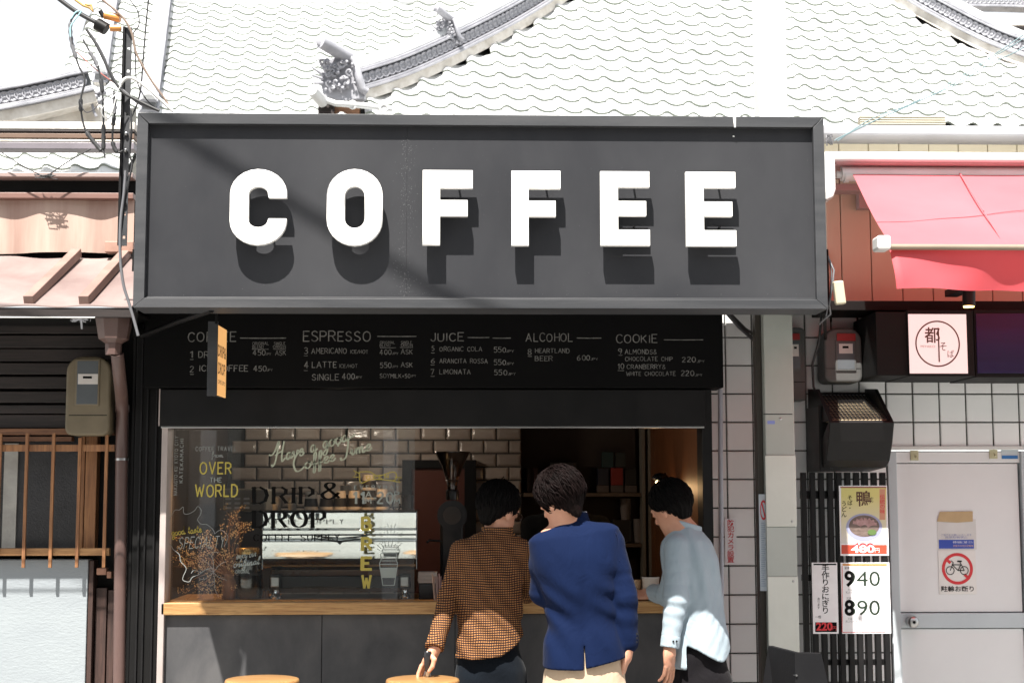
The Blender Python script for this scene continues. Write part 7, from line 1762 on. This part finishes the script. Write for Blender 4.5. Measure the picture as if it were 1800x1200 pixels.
# --- the man in the blue jacket
Y2 = -.90
p2 = thing('person', 'man in bright blue blazer and beige chinos with a hand in his pocket', 'person', (xp(1022, Y2), Y2, 0))
K2 = [(zp(910, Y2), xp(1004, Y2), Y2+.03, .050, .062), (zp(922, Y2), xp(1004, Y2), Y2+.03, .088, .078), (zp(931, Y2), xp(1010, Y2), Y2+.025, .156, .088), (zp(942, Y2), xp(1011, Y2), Y2+.02, .183, .098), (zp(985, Y2), xp(1014, Y2), Y2+.01, .182, .114), (zp(1035, Y2), xp(1019, Y2), Y2+.005, .152, .118), (zp(1080, Y2), xp(1024, Y2), Y2+.005, .143, .108), (zp(1130, Y2), xp(1026, Y2), Y2-.005, .160, .120), (zp(1185, Y2), xp(1027, Y2), Y2-.01, .176, .132)]
LA2 = [T(952, 995, Y2+.03), T(957, 1038, Y2+.06), T(985, 1040, Y2+.34)]; RA2 = [T(1076, 955, Y2+.02), T(1098, 1050, Y2-.01), T(1103, 1128, Y2-.01)]
def jacket(P):
    d = loft(P, K2, 2.35, 0, .17, xp(1008, Y2)) + .0035*wv(P*A3((1, 1, .6)), 20, 13)
    xa_ = P[:, 0]-xp(1024, Y2); za_ = P[:, 2]-zp(1085, Y2)
    d += .0045*np.exp(-(za_/.18)**2)*np.sin((xa_*.9+za_*.8)*52+wv(P, 11, 4)*2.2)*np.clip(np.abs(xa_)/.09, 0, 1)
    d += .010*np.exp(-(xa_/.018)**2)*np.clip(-(P[:, 2]-zp(985, Y2))/.1, 0, 1)*(P[:, 2] < zp(930, Y2))*.45
    l = limb(P, LA2, [.050, .055, .048]) + folds(P, LA2, .008, 85, 15); r_ = limb(P, RA2, [.052, .052, .049]) + folds(P, RA2, .008, 95, 18)
    d = smin(d, l, .02); d = smin(d, r_, .016)
    xh = xp(1022, Y2); hem = np.where(P[:, 0] < xh, zp(1179, Y2-.13), zp(1177, Y2-.13) + (P[:, 0]-xh)*.22); slit = np.maximum(np.abs(P[:, 0]-xh-(zp(1135, Y2)-P[:, 2])*.03)-.0028-np.clip((zp(1150, Y2)-P[:, 2])*.03, 0, 1), P[:, 2]-zp(1134, Y2-.1))
    slit = np.maximum(slit, P[:, 1]-(Y2-.06)); d = smax(d, -slit, .003)
    return smax(d, np.where(P[:, 0] > xp(1107, Y2), zp(1147, Y2) - P[:, 2], hem - P[:, 2]), .004)
skin_mesh('jacket', [nets(jacket, (xp(905, Y2), Y2-.22, zp(1200, Y2)), (xp(1150, Y2), Y2+.44, zp(895, Y2)), .0055)], navy, p2)
seamm = cloth('jacket_seam', (.006, .013, .05))
seam_on(jacket, [(1003, 918), (1008, 960), (1014, 1020), (1019, 1080), (1022, 1136)], Y2-.1, 'back_seam', seamm, p2, .0012, off=-.0002); seam_on(jacket, [(1080, 930), (1087, 950), (1089, 985)], Y2-.1, 'sleeve_seam', seamm, p2, .0013); seam_on(jacket, [(936, 960), (947, 975), (955, 1000)], Y2-.1, 'sleeve_seam', seamm, p2, .0013)
C2 = A3(T(1003, 913, Y2+.035))
def collar2(P):
    q = P-C2; z = q[:, 2] - .10*q[:, 0] + .12*q[:, 1]; r_ = np.sqrt((q[:, 0]/(.066-z*.28))**2 + (q[:, 1]/(.064-z*.28))**2); return np.maximum(np.abs(r_-1)*.07 - .0065, np.abs(z)-.021) - .002
skin_mesh('jacket_collar', [nets(collar2, C2-.12, C2+.12, .004)], navy, p2)
def scollar(P): q = P-C2-A3((0, 0, .014)); r_ = np.sqrt((q[:, 0]/.062)**2 + (q[:, 1]/.058)**2); return np.maximum(np.abs(r_-1)*.06 - .004, np.abs(q[:, 2]-.1*q[:, 0])-.014)
skin_mesh('shirt_collar', [nets(scollar, C2-.1, C2+.11, .004)], plain('white_shirt', (.6, .6, .62), .8), p2)
for k in range(3): q = at(1120.5-.4*k, 1113+7*k, Y2-.03); yy = surf_y(jacket, q.x-.004, q.z, -1.3, -.5); MB().cyl((q.x-.004, (yy or q.y)-.003, q.z), (q.x-.004, (yy or q.y)+.002, q.z), .005, n=12).build('sleeve_button', M['machineblack'], p2)
F2_ = frame((-.60, .72, -.42), R(-8)); H2 = tuple(at(985, 877, Y2+.0))
hnd2 = hand(A3(RA2[2]) + A3((-.006, -.01, -.035)), (-.18, .05, -1), (-1, .2, 0), 1, .35); hnd2b = hand(A3(LA2[2]), (.4, .9, .1), (0, 0, 1), 1, .4)
body_mesh(p2, (H2, F2_, .95), (T(992, 900, Y2+.01), T(1003, 930, Y2+.02)), shrink(K2[:-2], .8), [(RA2 + [tuple(A3(RA2[2])+A3((-.006, -.01, -.035)))], [.045, .038, .03, .027]), (LA2, [.045, .038, .028])], [hnd2, hnd2b])
hair(H2, F2_, .95, p2, hairbrown, 5, nape=-.150, vol=.020, shag=.9, n=1500, side=-.062)
trousers(p2, xp(1026, Y2), Y2+.005, zp(1135, Y2), .152, .112, chino, [(xp(985, Y2), Y2-.03), (xp(1065, Y2), Y2+.03)], seed=8)

# --- the man in the pale shirt
Y3 = -.36
p3 = thing('person', 'man in untucked pale blue shirt leaning to the counter beside the pipe', 'person', (xp(1230, Y3), Y3, 0))
yw = R(-38)
K3 = [(zp(925, Y3), xp(1206, Y3), Y3+.03, .052, .056), (zp(938, Y3), xp(1207, Y3), Y3+.03, .080, .078), (zp(955, Y3), xp(1208, Y3), Y3+.03, .110, .098), (zp(985, Y3), xp(1213, Y3), Y3+.02, .126, .112), (zp(1040, Y3), xp(1219, Y3), Y3+.005, .124, .114), (zp(1085, Y3), xp(1223, Y3), Y3-.005, .124, .116), (zp(1125, Y3), xp(1226, Y3), Y3-.02, .128, .122), (zp(1175, Y3), xp(1229, Y3), Y3-.035, .130, .130)]
LA3 = [T(1191, 962, Y3-.045), T(1188, 1050, Y3-.105), T(1179, 1122, Y3-.125)]; RA3 = [T(1190, 985, Y3+.10), T(1175, 1046, Y3+.20), T(1150, 1042, Y3+.36)]
def shirt3(P):
    d = loft(P, K3, 2.3, yw) + .004*wv(P*A3((1, 1, .5)), 26, 23) + .0009*np.sin((P[:, 0]*1.1-P[:, 2]*.5)*110 + wv(P, 14, 41)*2.5)
    xa_ = P[:, 0]-xp(1228, Y3); d += .0048*np.sin(xa_*95 + P[:, 2]*14 + wv(P, 9, 3)*1.6)*np.clip((P[:, 2]-zp(1130, Y3))/.25, 0, 1)*np.exp(-((P[:, 2]-zp(1010, Y3))/.16)**2)
    l = limb(P, LA3, [.058, .055, .043]) + folds(P, LA3, .007, 120, 25); r_ = limb(P, RA3, [.05, .048, .042]) + folds(P, RA3, .004, 120, 28)
    d = smin(d, l, .014); d = smin(d, r_, .02)
    hem = np.interp(P[:, 0], [xp(v_, Y3) for v_ in (1175, 1195, 1215, 1235, 1250, 1260, 1268, 1276, 1284)], [zp(v_, Y3-.12) for v_ in (1133, 1135, 1143, 1155, 1163, 1165, 1160, 1148, 1135)])
    arm = (P[:, 0] < xp(1198, Y3)) & (P[:, 1] < Y3-.07); return smax(d, np.where(arm, -1, hem - P[:, 2]), .004)
skin_mesh('shirt', [nets(shirt3, (xp(1105, Y3), Y3-.30, zp(1190, Y3)), (xp(1300, Y3), Y3+.48, zp(915, Y3)), .0055)], chambray, p3)
C3 = A3(T(1207, 926, Y3+.035))
def collar3(P): q = P-C3; z = q[:, 2] + .28*q[:, 0]; r_ = np.sqrt((q[:, 0]/.062)**2 + (q[:, 1]/.062)**2); return np.maximum(np.abs(r_-1)*.062 - .005, np.abs(z)-.020)
skin_mesh('collar', [nets(collar3, C3-.1, C3+.1, .004)], chambray, p3)
ab_ = (A3(LA3[2])-A3(LA3[1])); 
def cuff3(P): a_, b_ = A3(LA3[2]), A3(LA3[2]) + ab_*.20; d = capsule(P, a_, b_, .042, .041); n_ = ab_/np.linalg.norm(ab_); return np.maximum(np.maximum(d, ((P-b_)@n_)-.003), -((P-a_)@n_)-.016)
skin_mesh('cuff', [nets(cuff3, A3(LA3[2])-.09, A3(LA3[2])+.09, .004)], chambray, p3)
for px in (1183, 1189): q = at(px, 1126, Y3-.16); MB().cyl(q + Vector((0, -.012, 0)), q + Vector((0, .02, 0)), .0042, n=12).build('cuff_button', M['machineblack'], p3)
seam_on(shirt3, [(1188, 948), (1206, 958), (1216, 985), (1219, 1020)], Y3-.1, 'armhole_seam', cloth('shirt_seam', (.17, .22, .26)), p3, .0014)
F3 = frame((-.60, .70, -.42), R(-8)); H3 = tuple(at(1180, 892, Y3+.04))
w3 = A3(LA3[2]) + ab_*.24
hnd3 = hand(w3, (-.02, .0, -1), (-.75, .65, 0), 1, curls=[.22, .26, .30, .36], spread=.04); hnd3b = hand(A3(RA3[2]), (-.95, .25, -.12), (.1, .4, -.8), -1, .45)
body_mesh(p3, (H3, F3, .96), (T(1192, 912, Y3+.04), T(1206, 942, Y3+.03)), shrink(K3[:-2], .78), [(LA3 + [tuple(w3)], [.042, .038, .028, .026]), (RA3, [.042, .036, .027])], [hnd3, hnd3b])
hair(H3, F3, .96, p3, hairblack, 7, nape=-.078, vol=.014, shag=.25, n=800, side=-.01, fringe=.045)
trousers(p3, xp(1228, Y3), Y3-.01, zp(1108, Y3), .100, .104, blackt, [(xp(1200, Y3), Y3-.06), (xp(1245, Y3), Y3+.05)], yaw=yw, seed=14)

# --- the barista, mostly hidden
Y4 = .95
p4 = thing('person', 'barista in black bent over behind the man in the blue blazer', 'person', (xp(995, Y4), Y4, .05))
K4 = [(zp(895, Y4), xp(992, Y4), Y4+.02, .055, .06), (zp(906, Y4), xp(994, Y4), Y4, .15, .10), (zp(930, Y4), xp(995, Y4), Y4, .205, .125), (zp(1000, Y4), xp(995, Y4), Y4+.02, .19, .13), (zp(1150, Y4), xp(995, Y4), Y4+.06, .17, .13)]
A4 = [T(935, 925, Y4), T(938, 990, Y4-.1), T(960, 1030, Y4-.35)]; B4 = [T(1055, 925, Y4), T(1058, 990, Y4-.1), T(1040, 1030, Y4-.35)]
def shirt4(P): return smin(smin(loft(P, K4), limb(P, A4, [.06, .052, .042]), .03), limb(P, B4, [.06, .052, .042]), .03) + .003*wv(P, 24, 33)
skin_mesh('shirt', [nets(shirt4, (xp(890, Y4), Y4-.5, zp(1170, Y4)), (xp(1100, Y4), Y4+.3, zp(885, Y4)), .010)], blackc, p4)
F4 = frame((0, -.9, -.45)); H4 = tuple(at(986, 868, Y4-.06))
body_mesh(p4, (H4, F4, 1.0), (T(988, 885, Y4-.04), T(992, 912, Y4)), shrink(K4, .8), [(A4, [.042, .036, .027]), (B4, [.042, .036, .027])], [hand(A3(A4[2]), (.5, -.8, -.2), (0, 0, -1), -1, .4), hand(A3(B4[2]), (-.5, -.8, -.2), (0, 0, -1), 1, .4)])
hair(H4, F4, 1.0, p4, hairblack, 9, nape=-.07, vol=.017, shag=.3, n=300)
trousers(p4, xp(995, Y4), Y4+.06, zp(1140, Y4), .16, .12, blackt, [(xp(975, Y4), Y4), (xp(1015, Y4), Y4+.08)], seed=21)

# ------------------------------------------------------------------ the opposite side of the street, seen only in glass and steel
op = thing('opposite_shops', 'pale shop row with green banner across the street, reflected in the glass', 'building', (0, -13.2, 0))
ow = pbr('opposite_render', (.40, .39, .37), (.33, .32, .31), 1.5, .7, .1, .1, 20)
MB().box(-14, 14, -13.6, -13.2, .002, 8.4).build('wall', ow, op)
for k in range(7):
    x = -8 + k*2.4; MB().box(x, x+1.7, -13.19, -13.1, .4, 2.5).build('shop_window', plain('opposite_dark_glass%d' % k, (.04, .045, .05), .1), op, .01)
for k in range(8): MB().box(-8.5+k*2.4, -8.3+k*2.4, -13.0, -12.9, .002, 4.2).build('post', plain('opposite_post%d' % k, (.6, .6, .6), .5), op)
MB().box(-4.45, -4.1, -12.8, -12.78, .5, 4.0).build('banner', plain('green_banner', (.12, .30, .03), .6), op)
MB().box(-9, 9, -13.0, -12.3, 4.3, 4.4).build('awning', plain('opposite_awning', (.45, .43, .4), .6), op)
